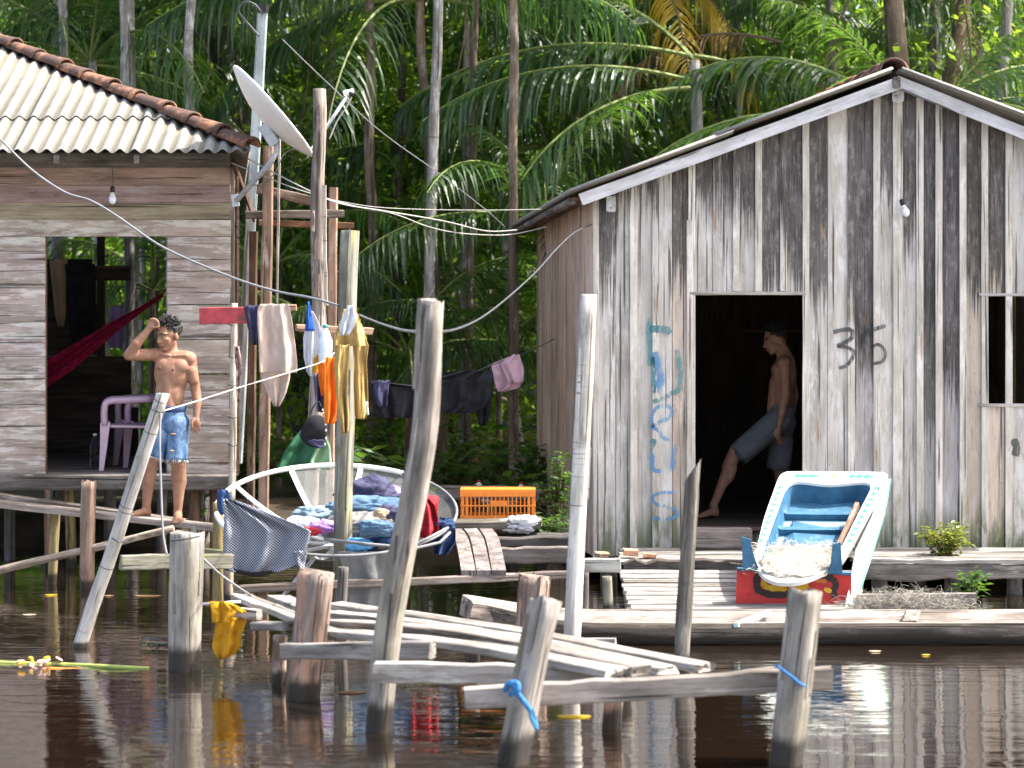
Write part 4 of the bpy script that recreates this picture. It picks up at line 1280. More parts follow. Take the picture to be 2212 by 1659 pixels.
# ---------------------------------------------------------------- rack, tall posts, dishes, wires
RK = thing('wooden_rack', 'rust-brown timber rack standing behind the washing', 'rack', P(640, 1010, 18.6))
board('post', P(568, 1180, 18.6), P(580, 316, 18.6), 0.088, 0.07, W_RUST, RK, (1, 0, 0), (1.15, 1.1, 1.05), 0.004, 10)
board('post', P(598, 660, 18.65), P(604, 300, 18.65), 0.02, 0.03, W_PLANK, RK, (1, 0, 0), None, 0.002, 6)
board('post', P(712, 1100, 18.9), P(720, 405, 18.9), 0.075, 0.07, W_RUST, RK, (1, 0, 0), (1.25, 1.15, 1.05), 0.004, 10)
board('post', P(540, 1150, 19.2), P(548, 500, 19.2), 0.07, 0.07, W_RUST, RK, (1, 0, 0), (0.5, 0.45, 0.4), 0.004, 8)
board('rail', P(556, 408, 18.75), P(720, 446, 18.95), 0.085, 0.04, W_RUST, RK, (0, 0, 1), (0.55, 0.5, 0.48), 0.003, 6, 0.008)
board('rail', P(530, 464, 18.7), P(742, 462, 18.8), 0.07, 0.06, W_DECK, RK, (0, 0, 1), (0.9, 0.8, 0.7), 0.003, 6, 0.008)
board('rail', P(560, 482, 18.85), P(765, 488, 18.95), 0.055, 0.05, W_RUST, RK, (0, 0, 1), (0.75, 0.55, 0.4), 0.003, 6, 0.008)
board('rail', P(640, 708, 18.0), P(805, 716, 18.1), 0.06, 0.05, W_BROWN, RK, (0, 0, 1), (1.25, 1.05, .9), 0.003, 6, 0.01)
board('shelf_board', P(556, 668, 18.5), P(640, 664, 18.5), 0.05, 0.06, W_BROWN, RK, (0, 0, 1), (1.2, 1, .9))

TP = thing('tall_burnt_post', 'tall weathered post charred beside the white dish', 'post', P(690, 1080, 17.3))
pole('shaft', P(676, 1180, 17.3), P(692, 192, 17.3), 0.058, 0.048, W_CHAR, TP, 10, 22, 0.02, 0.12, None, 51, sq=0.5)
board('cleat', P(704, 660, 17.24), P(700, 400, 17.24), 0.03, 0.03, W_PALE_DRY, TP, (1, 0, 0), None, 0.004, 8)
board('cleat', P(676, 500, 17.22), P(676, 455, 17.22), 0.028, 0.02, W_CHAR, TP, (1, 0, 0), (1.3, 1.2, 1.1), 0.003, 3)
for py in (520, 600, 690, 760):
    board('cleat', P(684, py + 40, 17.22), P(686, py - 8, 17.22), 0.035, 0.02, W_CHAR, TP, (1, 0, 0), (1.1, 1, .95), 0.004, 3)

BP = thing('bamboo_pole', 'pale bamboo pole tied at the corner of the left house', 'pole', P(502, 1010, 18.3))
pole('cane', P(500, 1090, 18.35), P(507, 655, 18.35), 0.030, 0.026, W_PALE_DRY, BP, 10, 18, 0.006, 0.04, (1.25, 1.2, 1.12), 52, rings=3)
for py in (700, 770, 830, 900, 960):
    tube('tie', [P(492, py, 18.31), P(503, py + 4, 18.30), P(514, py + 1, 18.33)], 0.0035, M_BLACK, BP, 4)

LBp = thing('blue_grey_pole', 'pale blue-grey square pole rising with a black cap behind the dish', 'pole', P(516, 720, 19.8))
board('shaft', P(512, 1000, 19.8), P(568, 20, 19.6), 0.088, 0.07, W_LIGHTBLUE, LBp, (1, 0, 0), None, 0.002, 10)
board('cap', P(567, 27, 19.55), P(568, 10, 19.55), 0.095, 0.08, M_BLACK, LBp)
tube('cable_loop', catmull([P(560, 78, 19.5), P(535, 50, 19.5), P(516, 25, 19.5), P(526, 5, 19.5), P(548, 8, 19.5), P(568, 30, 19.52)], 6), 0.009, M_CABLE_D, LBp, 6)


# offset satellite dish
def dish():
    t = thing('satellite_dish', 'ivory satellite dish on a bent bracket beside the left roof', 'satellite dish', P(600, 300, 18.0))
    d = 17.9
    c = P(590, 240, d)
    # the dish looks up to the right; its back shows towards the river
    long_ax = (P(672, 334, d) - P(504, 146, d)); R = long_ax.length / 2
    la = long_ax.normalized()
    vis = Vector((0, -1, 0))
    n_perp = vis.cross(la).normalized()
    if n_perp.x < 0: n_perp = -n_perp          # points up and right in the frame
    ax = (n_perp * 0.965 + Vector((0, 1, 0)) * 0.10).normalized()   # boresight
    sb = ax.cross(la).normalized()
    V, F = [], []
    nr, na = 8, 40
    for k in range(2):
        for i in range(nr + 1):
            r = R * i / nr
            for j in range(na):
                a = 2 * math.pi * j / na
                h = 0.11 * ((i / nr) ** 2 - 1) - k * 0.012
                V.append(c + la * (r * math.cos(a)) + sb * (r * 0.94 * math.sin(a)) + ax * h)
    m = (nr + 1) * na
    for i in range(nr):
        for j in range(na):
            q = (i * na + j, i * na + (j + 1) % na, (i + 1) * na + (j + 1) % na, (i + 1) * na + j)
            F.append(q); F.append(tuple(m + x for x in reversed(q)))
    for j in range(na):
        a = nr * na + j; b = nr * na + (j + 1) % na
        F.append((a, b, m + b, m + a))
    mobj('reflector', V, F, M_DISH, t, None, True)
    rim = [c + la * (R * 1.0 * math.cos(2 * math.pi * j / 48)) + sb * (R * 0.945 * math.sin(2 * math.pi * j / 48)) for j in range(48)]
    tube('rim', rim, 0.011, M_WHITE_METAL, t, 6, True)
    back = c - ax * 0.13
    board('mount_bracket', back + Vector((0.02, -0.05, -0.03)), P(594, 312, d - 0.05), 0.09, 0.06, M_GALV, t)
    tube('mount_pipe', catmull([P(596, 292, d), P(598, 322, d), P(585, 350, d), P(545, 395, d + 0.2), P(512, 432, d + 0.5)], 6), 0.022, M_GALV, t, 8)
    board('wall_plate', P(506, 420, 18.45), P(510, 446, 18.45), 0.06, 0.02, M_GALV, t)
    e = P(674, 322, d)
    f = P(752, 204, d - 0.05)
    tube('feed_arm', [e, f], 0.014, M_GALV, t, 8)
    tube('feed_cable', catmull([P(712, 300, d), P(728, 262, d), P(748, 232, d), P(762, 205, d)], 5), 0.006, M_WIRE, t, 5)
    tube('feed_horn', [P(742, 203, d - .05), P(748, 201, d - .05), P(754, 199, d - .05), P(764, 196, d - .05)], [0.024, 0.026, 0.02, 0.02], M_WHITE_METAL, t, 10)
    tube('feed_body', [P(755, 199, d - .05), P(764, 206, d - .05)], [0.022, 0.020], M_BLACK, t, 8)
    tube('cable', catmull([P(530, 402, 18.3), P(570, 396, 18.2), P(596, 370, d), P(612, 335, d), P(632, 322, d), P(645, 326, d)], 5), 0.005, M_CABLE, t, 5)
    return t


dish()


# old mesh antenna lying on its back and used as a laundry bowl
BC = P(728, 1098, 15.75)
BR = 0.845
b_n = Vector((-0.10, -0.30, 0.95)).normalized()
b_u = (Vector((1, 0, 0)) - b_n * b_n.x).normalized()
b_u = (b_u * 0.975 + Vector((0, 0, -0.14))).normalized()
b_n = (b_n - b_u * b_n.dot(b_u)).normalized()
b_v = b_n.cross(b_u)
def bowl_pt(r, a, lift=0.0):
    return BC + b_u * (r * BR * math.cos(a)) + b_v * (r * BR * math.sin(a)) + b_n * (0.27 * (r * r - 1) + lift)


def antenna():
    t = thing('antenna_bowl', 'old white-rimmed mesh antenna bowl heaped with laundry', 'antenna', bowl_pt(0, 0))
    tube('rim', [bowl_pt(1.0, math.radians(62 + 190 * i / 40)) for i in range(41)], 0.019, M_WHITE_METAL, t, 8)
    tube('rim', [bowl_pt(1.0, math.radians(252 + 170 * i / 36)) for i in range(37)], 0.011, M_STRUT, t, 8)
    for k in range(10):
        a = 2 * math.pi * (k + 0.35) / 10
        if math.cos(a) > 0.45: continue
        V, F = [], []
        pts = [bowl_pt(0.06 + 0.94 * i / 10, a, 0.006) for i in range(11)]
        sd = (b_u * -math.sin(a) + b_v * math.cos(a)) * 0.019
        for p in pts: V += [p + sd, p - sd, p - sd - b_n * 0.012, p + sd - b_n * 0.012]
        for i in range(10):
            for q in range(4):
                F.append((i * 4 + q, i * 4 + (q + 1) % 4, i * 4 + 4 + (q + 1) % 4, i * 4 + 4 + q))
        mobj('rib', V, F, M_WHITE_METAL, t)
    for k in range(10):
        V, F = [], []
        n1, n2 = 6, 6
        for i in range(n1 + 1):
            for j in range(n2 + 1):
                V.append(bowl_pt(0.08 + 0.92 * i / n1, 2 * math.pi * (k + 0.35 + j / n2) / 10, -0.01))
        for i in range(n1):
            for j in range(n2):
                a = i * (n2 + 1) + j
                F.append((a, a + 1, a + n2 + 2, a + n2 + 1))
        if k in (3, 4): continue            # two panels are gone at the left
        mobj('mesh_panel', V, F, M_WIREMESH, t, None, True)
    V, F = lathe_geo([(0.01, -0.02), (0.09, -0.02), (0.09, 0.01), (0.01, 0.015)], 16)
    q = b_n.to_track_quat('Z', 'Y').to_matrix().to_4x4(); q.translation = bowl_pt(0, 0)
    mobj('hub', V, F, M_GALV, t, q)
    # struts carrying the bowl
    tube('strut', [P(700, 1165, 15.15), P(800, 1176, 15.05), P(900, 1184, 15.1), P(950, 1172, 15.2), P(972, 1150, 15.35)], 0.011, M_STRUT, t, 6)
    tube('strut', [P(796, 1192, 15.3), P(872, 1148, 15.25), P(880, 1142, 15.25)], 0.011, M_STRUT, t, 6)
    tube('strut', [P(870, 1190, 15.1), P(930, 1160, 15.15), P(968, 1140, 15.3)], 0.011, M_STRUT, t, 6)
    for px in (610, 760, 860):
        tube('leg', [bowl_pt(0.35, math.radians(px % 360)), P(px, 1290, 15.5)], 0.016, M_GALV, t, 6)
    return t


antenna()

# ---------------------------------------------------------------- wires and ropes
def wire(label, pts, r, mat, name='wire', cat='wire', n=8):
    return tag(tube(name, catmull([P(*p) for p in pts], n), r, mat, None, 6), label, cat)


wire('thick grey cable swooping across the left house front', [(-60, 238, 17.3), (0, 300, 17.2), (70, 368, 17.1), (140, 415, 17.0), (195, 433, 16.9), (250, 465, 16.8), (340, 527, 16.6), (420, 566, 16.4), (520, 606, 16.1), (600, 630, 15.9), (670, 643, 15.6), (735, 661, 15.3)], 0.0085, M_CABLE, 'cable', 'cable')
wire('grey cable between the algae-grey post and the tall leaning pole', [(776, 680, 15.1), (820, 698, 13.9), (865, 712, 12.4), (900, 717, 10.9)], 0.0065, M_CABLE, 'cable', 'cable')
wire('dark cable rising from the tall leaning pole to the gabled shack', [(940, 717, 10.9), (985, 711, 12.0), (1040, 686, 13.3), (1100, 640, 14.6), (1160, 585, 15.8), (1200, 540, 16.6), (1240, 503, 17.4), (1278, 485, 17.95)], 0.0065, M_CABLE_D, 'cable', 'cable')
wire('pale twisted wire from the left eave to the shack eave', [(534, 342, 18.2), (590, 372, 18.0), (680, 418, 17.8), (740, 441, 17.9), (850, 459, 18.2), (960, 478, 18.7), (1050, 499, 19.3), (1116, 497, 19.6)], 0.006, M_WIRE)
wire('second pale wire sagging below the twisted wire', [(500, 352, 18.2), (560, 376, 18.1), (640, 408, 18.0), (760, 444, 18.0), (850, 462, 18.3), (920, 488, 18.6), (980, 502, 18.9), (1060, 508, 19.3), (1116, 505, 19.5), (1180, 490, 19.0)], 0.0045, M_WIRE)
wire('thin level wire under the palm fronds', [(720, 432, 18.3), (800, 446, 18.5), (900, 452, 18.8), (1050, 454, 19.2), (1170, 452, 19.5)], 0.003, M_WIRE)
wire('thin grey guy wire slanting through the palms', [(610, 85, 19.7), (700, 172, 19.9), (820, 282, 20.2), (950, 376, 20.5), (1050, 454, 20.8), (1090, 490, 21.0)], 0.0045, M_CABLE)
wire('tight white rope from the slanting pole to the washing', [(351, 888, 13.55), (420, 868, 14.1), (520, 836, 15.0), (640, 800, 16.0), (700, 780, 16.4), (722, 762, 16.6)], 0.004, M_ROPE, 'rope', 'rope')
wire('grey rope hanging from the slanting pole to the beam', [(347, 890, 13.5), (345, 960, 13.45), (348, 1060, 13.4), (352, 1150, 13.35), (360, 1198, 13.32)], 0.007, M_CABLE, 'rope', 'rope')
wire('thin rope slack between the stump and the fallen planks', [(438, 1205, 12.95), (475, 1240, 12.95), (520, 1272, 12.95), (545, 1288, 12.9)], 0.006, M_CABLE, 'rope', 'rope')
wire('dark clothesline carrying the black washing', [(700, 842, 18.2), (800, 832, 18.3), (900, 838, 18.4), (1000, 812, 18.5), (1064, 788, 18.6), (1140, 760, 18.8), (1198, 732, 19.2)], 0.004, M_CABLE_D, 'clothesline', 'clothesline')
for lab, pts in (('black binding wire around the slanting pole top', [(334, 882, 13.42), (342, 889, 13.37), (356, 890, 13.45)]),
                 ('black binding wire low on the slanting pole', [(242, 1162, 13.65), (256, 1170, 13.60), (268, 1169, 13.68)])):
    wire(lab, pts, 0.006, M_CABLE_D, 'binding_wire')
wire('dark wire loop around the thick grey stump', [(368, 1168, 12.80), (400, 1165, 12.77), (432, 1158, 12.8)], 0.005, M_CABLE_D, 'binding_wire')
wire('blue cord tied round the square grey post', [(1676, 1437, 9.93), (1690, 1447, 9.90), (1710, 1462, 9.90), (1730, 1478, 9.92), (1746, 1484, 9.97)], 0.0075, M_BLUEROPE, 'blue_rope_tie', 'cord')
bt = thing('blue_rag', 'blue rag knotted round the split grey post', 'rag', P(1130, 1530, 9.9))
tube('band', catmull([P(1108, 1480, 9.90), P(1120, 1500, 9.87), P(1135, 1520, 9.86), P(1146, 1536, 9.87)], 6), [0.009] + [0.012] * 16 + [0.010] * 2, M_BLUEROPE, bt, 7)
tube('knot', catmull([P(1092, 1490, 9.9), P(1100, 1477, 9.86), P(1116, 1476, 9.85), P(1118, 1492, 9.84), P(1102, 1500, 9.86)], 5), 0.0145, M_BLUEROPE, bt, 8)
hang('tail', [(1530, 1139, 1152), (1552, 1144, 1160), (1577, 1155, 1164)], 9.86, fabric('pale_blue_rag', (0.10, 0.33, 0.55), 0.3), bt, amp=0.006, nf=1, nx=6, ny=8)
# ---------------------------------------------------------------- people
def capsule(p0, r0, p1, r1, seg=14):
    p0 = Vector(p0); p1 = Vector(p1)
    M = axes(p0, p1)
    L = (p1 - p0).length
    V, F = [], []
    rings = []
    for a in (80, 55, 28, 0):
        rings.append((r0 * math.cos(math.radians(a)), -r0 * math.sin(math.radians(a))))
    for a in (0, 28, 55, 80):
        rings.append((r1 * math.cos(math.radians(a)), L + r1 * math.sin(math.radians(a))))
    for r, z in rings:
        for k in range(seg):
            t = 2 * math.pi * k / seg
            V.append(M @ Vector((r * math.cos(t), r * math.sin(t), z)))
    n = len(rings)
    for i in range(n - 1):
        for k in range(seg):
            F.append((i * seg + k, i * seg + (k + 1) % seg, (i + 1) * seg + (k + 1) % seg, (i + 1) * seg + k))
    F.append(tuple(range(seg - 1, -1, -1))); F.append(tuple(range((n - 1) * seg, n * seg)))
    return V, F


def ellipsoid(c, r, R=None, seg=18, rings=12):
    V, F = [], []
    R = R or Matrix.Identity(3)
    c = Vector(c)
    for i in range(rings + 1):
        th = math.pi * (0.03 + 0.94 * i / rings)
        for k in range(seg):
            a = 2 * math.pi * k / seg
            V.append(c + R @ Vector((r[0] * math.sin(th) * math.cos(a), r[1] * math.sin(th) * math.sin(a), -r[2] * math.cos(th))))
    for i in range(rings):
        for k in range(seg):
            F.append((i * seg + k, i * seg + (k + 1) % seg, (i + 1) * seg + (k + 1) % seg, (i + 1) * seg + k))
    F.append(tuple(range(seg - 1, -1, -1))); F.append(tuple(range(rings * seg, rings * seg + seg)))
    return V, F


def fuse(name, shells, voxel, mat, parent, it=6, fac=0.5):
    """one continuous skin over overlapping volumes"""
    V, F = merge(shells)
    me = bpy.data.meshes.new(name + '_src')
    me.from_pydata(V, [], F)
    tmp = bpy.data.objects.new(name + '_src', me)
    COL.objects.link(tmp)
    m = tmp.modifiers.new('r', 'REMESH'); m.mode = 'VOXEL'; m.voxel_size = voxel; m.use_smooth_shade = True
    s = tmp.modifiers.new('s', 'SMOOTH'); s.factor = fac; s.iterations = it
    dg = bpy.context.evaluated_depsgraph_get()
    ev = tmp.evaluated_get(dg)
    out = bpy.data.meshes.new_from_object(ev)
    bpy.data.objects.remove(tmp, do_unlink=True)
    out.name = name
    out.materials.clear(); out.materials.append(mat)
    out.polygons.foreach_set('use_smooth', [True] * len(out.polygons))
    return link(name, out, parent)


def face_basis(fwd, up=(0, 0, 1)):
    f = Vector(fwd).normalized()
    u = Vector(up); u = (u - f * u.dot(f)).normalized()
    r = f.cross(u)            # the person's right as seen with forward f: r = f x u
    return Matrix((r, f, u)).transposed()


def head_shells(c, B, s=1.0):
    """c = middle of the skull; B columns = right, forward, up; about 0.22 m from chin to crown"""
    L = lambda x, y, z: Vector(c) + B @ (Vector((x, y, z)) * s)
    S = []
    S.append(ellipsoid(L(0, -0.012, 0.022), (0.072 * s, 0.092 * s, 0.086 * s), B))      # skull
    S.append(ellipsoid(L(0, 0.030, -0.030), (0.056 * s, 0.058 * s, 0.076 * s), B))      # face
    S.append(ellipsoid(L(0, 0.048, -0.088), (0.032 * s, 0.032 * s, 0.024 * s), B))      # chin
    S.append(capsule(L(-0.047, 0.000, -0.060), 0.016 * s, L(-0.018, 0.050, -0.093), 0.016 * s))   # jaw
    S.append(capsule(L(0.047, 0.000, -0.060), 0.016 * s, L(0.018, 0.050, -0.093), 0.016 * s))
    S.append(capsule(L(0, 0.086, 0.006), 0.008 * s, L(0, 0.103, -0.034), 0.0125 * s))   # nose
    S.append(capsule(L(-0.013, 0.090, -0.038), 0.008 * s, L(0.013, 0.090, -0.038), 0.008 * s))
    S.append(capsule(L(-0.044, 0.066, 0.022), 0.011 * s, L(-0.012, 0.082, 0.019), 0.011 * s))     # brow
    S.append(capsule(L(0.044, 0.066, 0.022), 0.011 * s, L(0.012, 0.082, 0.019), 0.011 * s))
    S.append(capsule(L(-0.044, 0.058, -0.022), 0.013 * s, L(-0.03, 0.068, -0.026), 0.013 * s))    # cheekbones
    S.append(capsule(L(0.044, 0.058, -0.022), 0.013 * s, L(0.03, 0.068, -0.026), 0.013 * s))
    S.append(capsule(L(-0.018, 0.083, -0.062), 0.009 * s, L(0.018, 0.083, -0.062), 0.009 * s))    # mouth mound
    for sx in (-1, 1):
        S.append(ellipsoid(L(sx * 0.076, -0.010, -0.012), (0.010 * s, 0.018 * s, 0.030 * s), B))  # ears
    return S, L


def head_details(c, B, parent, s=1.0, hair='tousled', hs=1):
    L = lambda x, y, z: Vector(c) + B @ (Vector((x, y, z)) * s)
    for sx in (-1, 1):
        V, F = ellipsoid(L(sx * 0.030, 0.079, 0.000), (0.0125 * s, 0.007 * s, 0.0052 * s), B, 12, 8)
        mobj('eye', V, F, M_EYEWHITE, parent, None, True)
        V, F = ellipsoid(L(sx * 0.030, 0.0845, 0.000), (0.0058 * s, 0.003 * s, 0.0052 * s), B, 10, 6)
        mobj('iris', V, F, M_EYE, parent, None, True)
        V, F = tube_geo([L(sx * 0.012, 0.0935, 0.020), L(sx * 0.028, 0.090, 0.026), L(sx * 0.048, 0.074, 0.022)], [0.0045 * s, 0.005 * s, 0.003 * s], 6)
        mobj('eyebrow', V, F, M_HAIR, parent, None, True)
    V, F = merge([tube_geo([L(-0.021, 0.084, -0.063), L(0, 0.0935, -0.060), L(0.021, 0.084, -0.063)], [0.003 * s, 0.0055 * s, 0.003 * s], 6),
                  tube_geo([L(-0.018, 0.083, -0.070), L(0, 0.0915, -0.071), L(0.018, 0.083, -0.070)], [0.003 * s, 0.006 * s, 0.003 * s], 6)])
    mobj('lips', V, F, M_LIP, parent, None, True)
    # hair: a cap of many short locks
    rnd = random.Random(hs)
    parts = []
    parts.append(ellipsoid(L(0, -0.022, 0.034), (0.0755 * s, 0.088 * s, 0.083 * s), B, 20, 14))
    for i in range(1300):
        a = rnd.uniform(0, 2 * math.pi); th = math.acos(rnd.uniform(-0.25, 1.0))
        dirv = Vector((math.sin(th) * math.cos(a), math.sin(th) * math.sin(a), math.cos(th)))
        if dirv.y > 0.72 and dirv.z < 0.52: continue
        if dirv.y > 0.25 and dirv.z < 0.15: continue
        base = Vector((0.075 * dirv.x, -0.020 + 0.092 * dirv.y, 0.036 + 0.083 * dirv.z))
        topf = max(0.0, dirv.z)
        lean = Vector((rnd.uniform(-.5, .5) + 0.35, rnd.uniform(0.0, .9), rnd.uniform(-.2, .3))) if dirv.z > 0.35 else Vector((0, -0.6, -1.0))
        tip = base + (dirv * (0.15 + 0.45 * topf) + lean * 0.8).normalized() * (rnd.uniform(0.020, 0.042) * (0.45 + 0.75 * topf))
        parts.append(tube_geo([L(*base * 0.97), L(*((base + tip) / 2 + dirv * 0.005)), L(*tip)], [0.0042 * s, 0.0036 * s, 0.0006 * s], 3))
    V, F = merge(parts)
    mobj('hair', V, F, M_HAIR, parent, None, True)


def finger(pts, r0, r1):
    out = []
    n = len(pts) - 1
    for i in range(n):
        ra = r0 + (r1 - r0) * i / n; rb = r0 + (r1 - r0) * (i + 1) / n
        out.append(capsule(pts[i], ra, pts[i + 1], rb, 10))
    return out


# ---- the man on the plank (scratching his head)
def man_standing():
    d = 17.45
    k = d / FPX
    t = thing('person', 'shirtless young man in ripped denim shorts standing on the plank, fist to his head', 'person', P(350, 1125, d))
    J = lambda px, py, dy=0.0: P(px, py, d + dy)
    S = []
    # torso, turned a little to the viewer's left
    S.append(ellipsoid(J(371, 806), (0.140, 0.098, 0.17)))                        # rib cage
    S.append(ellipsoid(J(367, 848, 0.0), (0.116, 0.088, 0.17)))                   # waist
    S.append(ellipsoid(J(368, 900, 0.01), (0.116, 0.088, 0.11)))                  # hips
    S.append(capsule(J(345, 772, 0.0), 0.058, J(404, 774, 0.0), 0.062))           # shoulder girdle
    S.append(ellipsoid(J(353, 790, -0.052), (0.070, 0.040, 0.062)))               # chest muscles
    S.append(ellipsoid(J(387, 792, -0.052), (0.072, 0.040, 0.064)))
    S.append(ellipsoid(J(370, 792, -0.05), (0.09, 0.038, 0.07)))
    S.append(capsule(J(363, 815, -0.040), 0.055, J(365, 885, -0.036), 0.055))     # belly
    S.append(capsule(J(369, 780, 0.03), 0.07, J(367, 735, 0.005), 0.050))         # neck
    S.append(capsule(J(369, 768, 0.025), 0.045, J(400, 772, 0.015), 0.050))       # trapezius
    S.append(capsule(J(366, 768, 0.025), 0.045, J(342, 766, 0.015), 0.045))
    S.append(capsule(J(345, 764, -0.06), 0.014, J(366, 768, -0.062), 0.010))      # collar bones
    S.append(capsule(J(402, 768, -0.05), 0.014, J(374, 769, -0.062), 0.010))
    # right arm, raised
    S.append(ellipsoid(J(338, 765, -0.015), (0.062, 0.060, 0.052)))
    S.append(capsule(J(336, 766, -0.02), 0.050, J(278, 768, -0.10), 0.040))
    S.append(capsule(J(318, 766, -0.04), 0.049, J(300, 767, -0.07), 0.046))
    S.append(capsule(J(277, 767, -0.10), 0.039, J(296, 742, -0.13), 0.041))
    S.append(capsule(J(294, 744, -0.13), 0.040, J(320, 713, -0.12), 0.027))
    # fist against the hair
    S.append(capsule(J(320, 713, -0.12), 0.027, J(328, 702, -0.12), 0.031))
    S.append(ellipsoid(J(330, 699, -0.12), (0.038, 0.030, 0.036)))
    for i, (kx, ky, tx, ty) in enumerate([(322, 690, 336, 692), (328, 688, 341, 694), (334, 690, 343, 699), (338, 695, 343, 704)]):
        S += finger([J(kx - 1, ky + 5, -0.115 - .006 * i), J(kx + 3, ky, -0.145 - .004 * i), J(tx, ty, -0.150), J(tx - 1, ty + 6, -0.128)], 0.0105, 0.009)
    S += finger([J(326, 709, -0.14), J(334, 707, -0.158), J(341, 706, -0.155)], 0.012, 0.0095)
    # left arm, hanging
    S.append(ellipsoid(J(409, 776, 0.0), (0.060, 0.060, 0.060)))
    S.append(capsule(J(411, 778, 0.0), 0.050, J(423, 845, 0.02), 0.038))
    S.append(capsule(J(413, 800, -0.012), 0.046, J(418, 822, -0.008), 0.043))
    S.append(capsule(J(423, 843, 0.02), 0.039, J(426, 866, 0.0), 0.038))
    S.append(capsule(J(426, 862, 0.0), 0.038, J(424, 900, -0.035), 0.025))
    S.append(ellipsoid(J(424, 911, -0.04), (0.030, 0.026, 0.045)))
    for i, (bx, tx, ty) in enumerate([(415.5, 414, 931), (420.5, 419.5, 936), (426, 426, 936), (431.5, 432, 931)]):
        S += finger([J(bx, 914, -0.05 + .008 * i), J(bx - 0.5, 922, -0.058 + .008 * i), J(tx - 1, ty - 3, -0.050 + .008 * i), J(tx - 2, ty, -0.035 + .008 * i)], 0.0085, 0.0068)
    S += finger([J(418, 905, -0.06), J(414, 914, -0.075), J(414, 922, -0.075)], 0.0115, 0.009)
    # right leg (viewer's left), foot turned out to the left
    S.append(capsule(J(354, 912, 0.0), 0.076, J(328, 996, -0.02), 0.058))
    S.append(capsule(J(328, 994, -0.02), 0.058, J(321, 1030, 0.005), 0.057))
    S.append(ellipsoid(J(322, 1030, 0.018), (0.054, 0.058, 0.10)))
    S.append(capsule(J(321, 1035, 0.0), 0.052, J(316, 1096, 0.01), 0.032))
    S.append(capsule(J(316, 1094, 0.015), 0.034, J(318, 1108, 0.02), 0.034))
    S.append(capsule(J(316, 1104, 0.015), 0.034, J(292, 1110, -0.06), 0.026))
    S.append(ellipsoid(J(289, 1111, -0.068), (0.050, 0.038, 0.020)))
    for i in range(5):
        S += finger([J(288 - i * 0.3, 1111, -0.05 - .017 * i), J(279 + i * 1.6, 1113, -0.060 - .02 * i)], 0.0125 - .001 * i, 0.0105 - .001 * i)
    # left leg (viewer's right), toes to the viewer
    S.append(capsule(J(381, 912, 0.0), 0.078, J(386, 1002, -0.03), 0.058))
    S.append(capsule(J(386, 1000, -0.03), 0.060, J(386, 1036, 0.0), 0.058))
    S.append(ellipsoid(J(388, 1037, 0.012), (0.056, 0.060, 0.10)))
    S.append(capsule(J(387, 1042, 0.0), 0.053, J(384, 1103, 0.0), 0.033))
    S.append(capsule(J(384, 1100, 0.0), 0.035, J(384, 1117, 0.03), 0.035))
    S.append(capsule(J(384, 1112, 0.0), 0.036, J(385, 1122, -0.13), 0.030))
    S.append(ellipsoid(J(386, 1124, -0.14), (0.046, 0.045, 0.022)))
    for i in range(5):
        S += finger([J(375 + i * 5.4, 1125, -0.15), J(374.5 + i * 5.6, 1129 - abs(i - 1) * 0.4, -0.205 + .012 * i)], 0.0125 - .0008 * i, 0.011 - .0008 * i)
    # head, turned and tilted to the viewer's left
    hc = J(363, 724, -0.015)
    B = face_basis((-0.60, -0.78, -0.16), (0.05, 0.05, 1))
    hs_, L = head_shells(hc, B, 1.08)
    S += hs_
    fuse('body', S, 0.0056, M_SKIN, t, 10, 0.5)
    head_details(hc, B, t, 1.08, hs=4)
    for px, py in ((374, 799), (346, 796)):
        V, F = ellipsoid(J(px, py, -0.094), (0.010, 0.005, 0.009), None, 10, 6)
        mobj('nipple', V, F, M_NIPPLE, t, None, True)
    # ripped denim shorts
    Q = [ellipsoid(J(367, 908, 0.005), (0.134, 0.112, 0.115)),
         ellipsoid(J(367, 893, 0.0), (0.124, 0.104, 0.06)), capsule(J(352, 915, 0.0), 0.10, J(382, 915, 0.0), 0.10)]
    for (hx, hy, kx, ky, dy) in ((352, 912, 333, 984, -0.02), (384, 912, 382, 990, -0.03)):
        Q.append(capsule(J(hx, hy, 0), 0.088, J(hx + (kx - hx) * .6, hy + (ky - hy) * .6, dy * .6), 0.082))
    sh = fuse('denim_shorts', Q, 0.008, M_DENIM, t, 5, 0.5)
    parts = []
    legs = []
    for (hx, hy, kx, ky, dy, w) in ((350, 925, 333, 988, -0.02, 0.079), (384, 925, 382, 996, -0.03, 0.081)):
        V, F = [], []
        seg = 28
        a = J(hx, hy, 0); b = J(kx, ky, dy)
        M = axes(a, b)
        L_ = (b - a).length
        n = 10
        for lay in (0, 1):
            for i in range(n + 1):
                f = i / n
                for q in range(seg):
                    an = 2 * math.pi * q / seg
                    r = (0.090 + (w - 0.090) * f) * (1 + 0.035 * f * math.sin(an * 5 + hx) + 0.03 * noise.noise(Vector((an, f * 4, hx)))) - lay * 0.008
                    V.append(M @ Vector((r * math.cos(an), r * math.sin(an) , L_ * f + (0.010 * noise.noise(Vector((an * 3, 1, hx))) if i == n else 0))))
        m = (n + 1) * seg
        for i in range(n):
            for q in range(seg):
                x = (i * seg + q, i * seg + (q + 1) % seg, (i + 1) * seg + (q + 1) % seg, (i + 1) * seg + q)
                F.append(x); F.append(tuple(m + z for z in reversed(x)))
        for q in range(seg):
            a_ = n * seg + q; b_ = n * seg + (q + 1) % seg
            F.append((a_, b_, m + b_, m + a_))
        mobj('shorts_leg', V, F, M_DENIM, sh, None, True)
        # frayed threads at the hem
        rnd = random.Random(int(hx))
        P_ = []
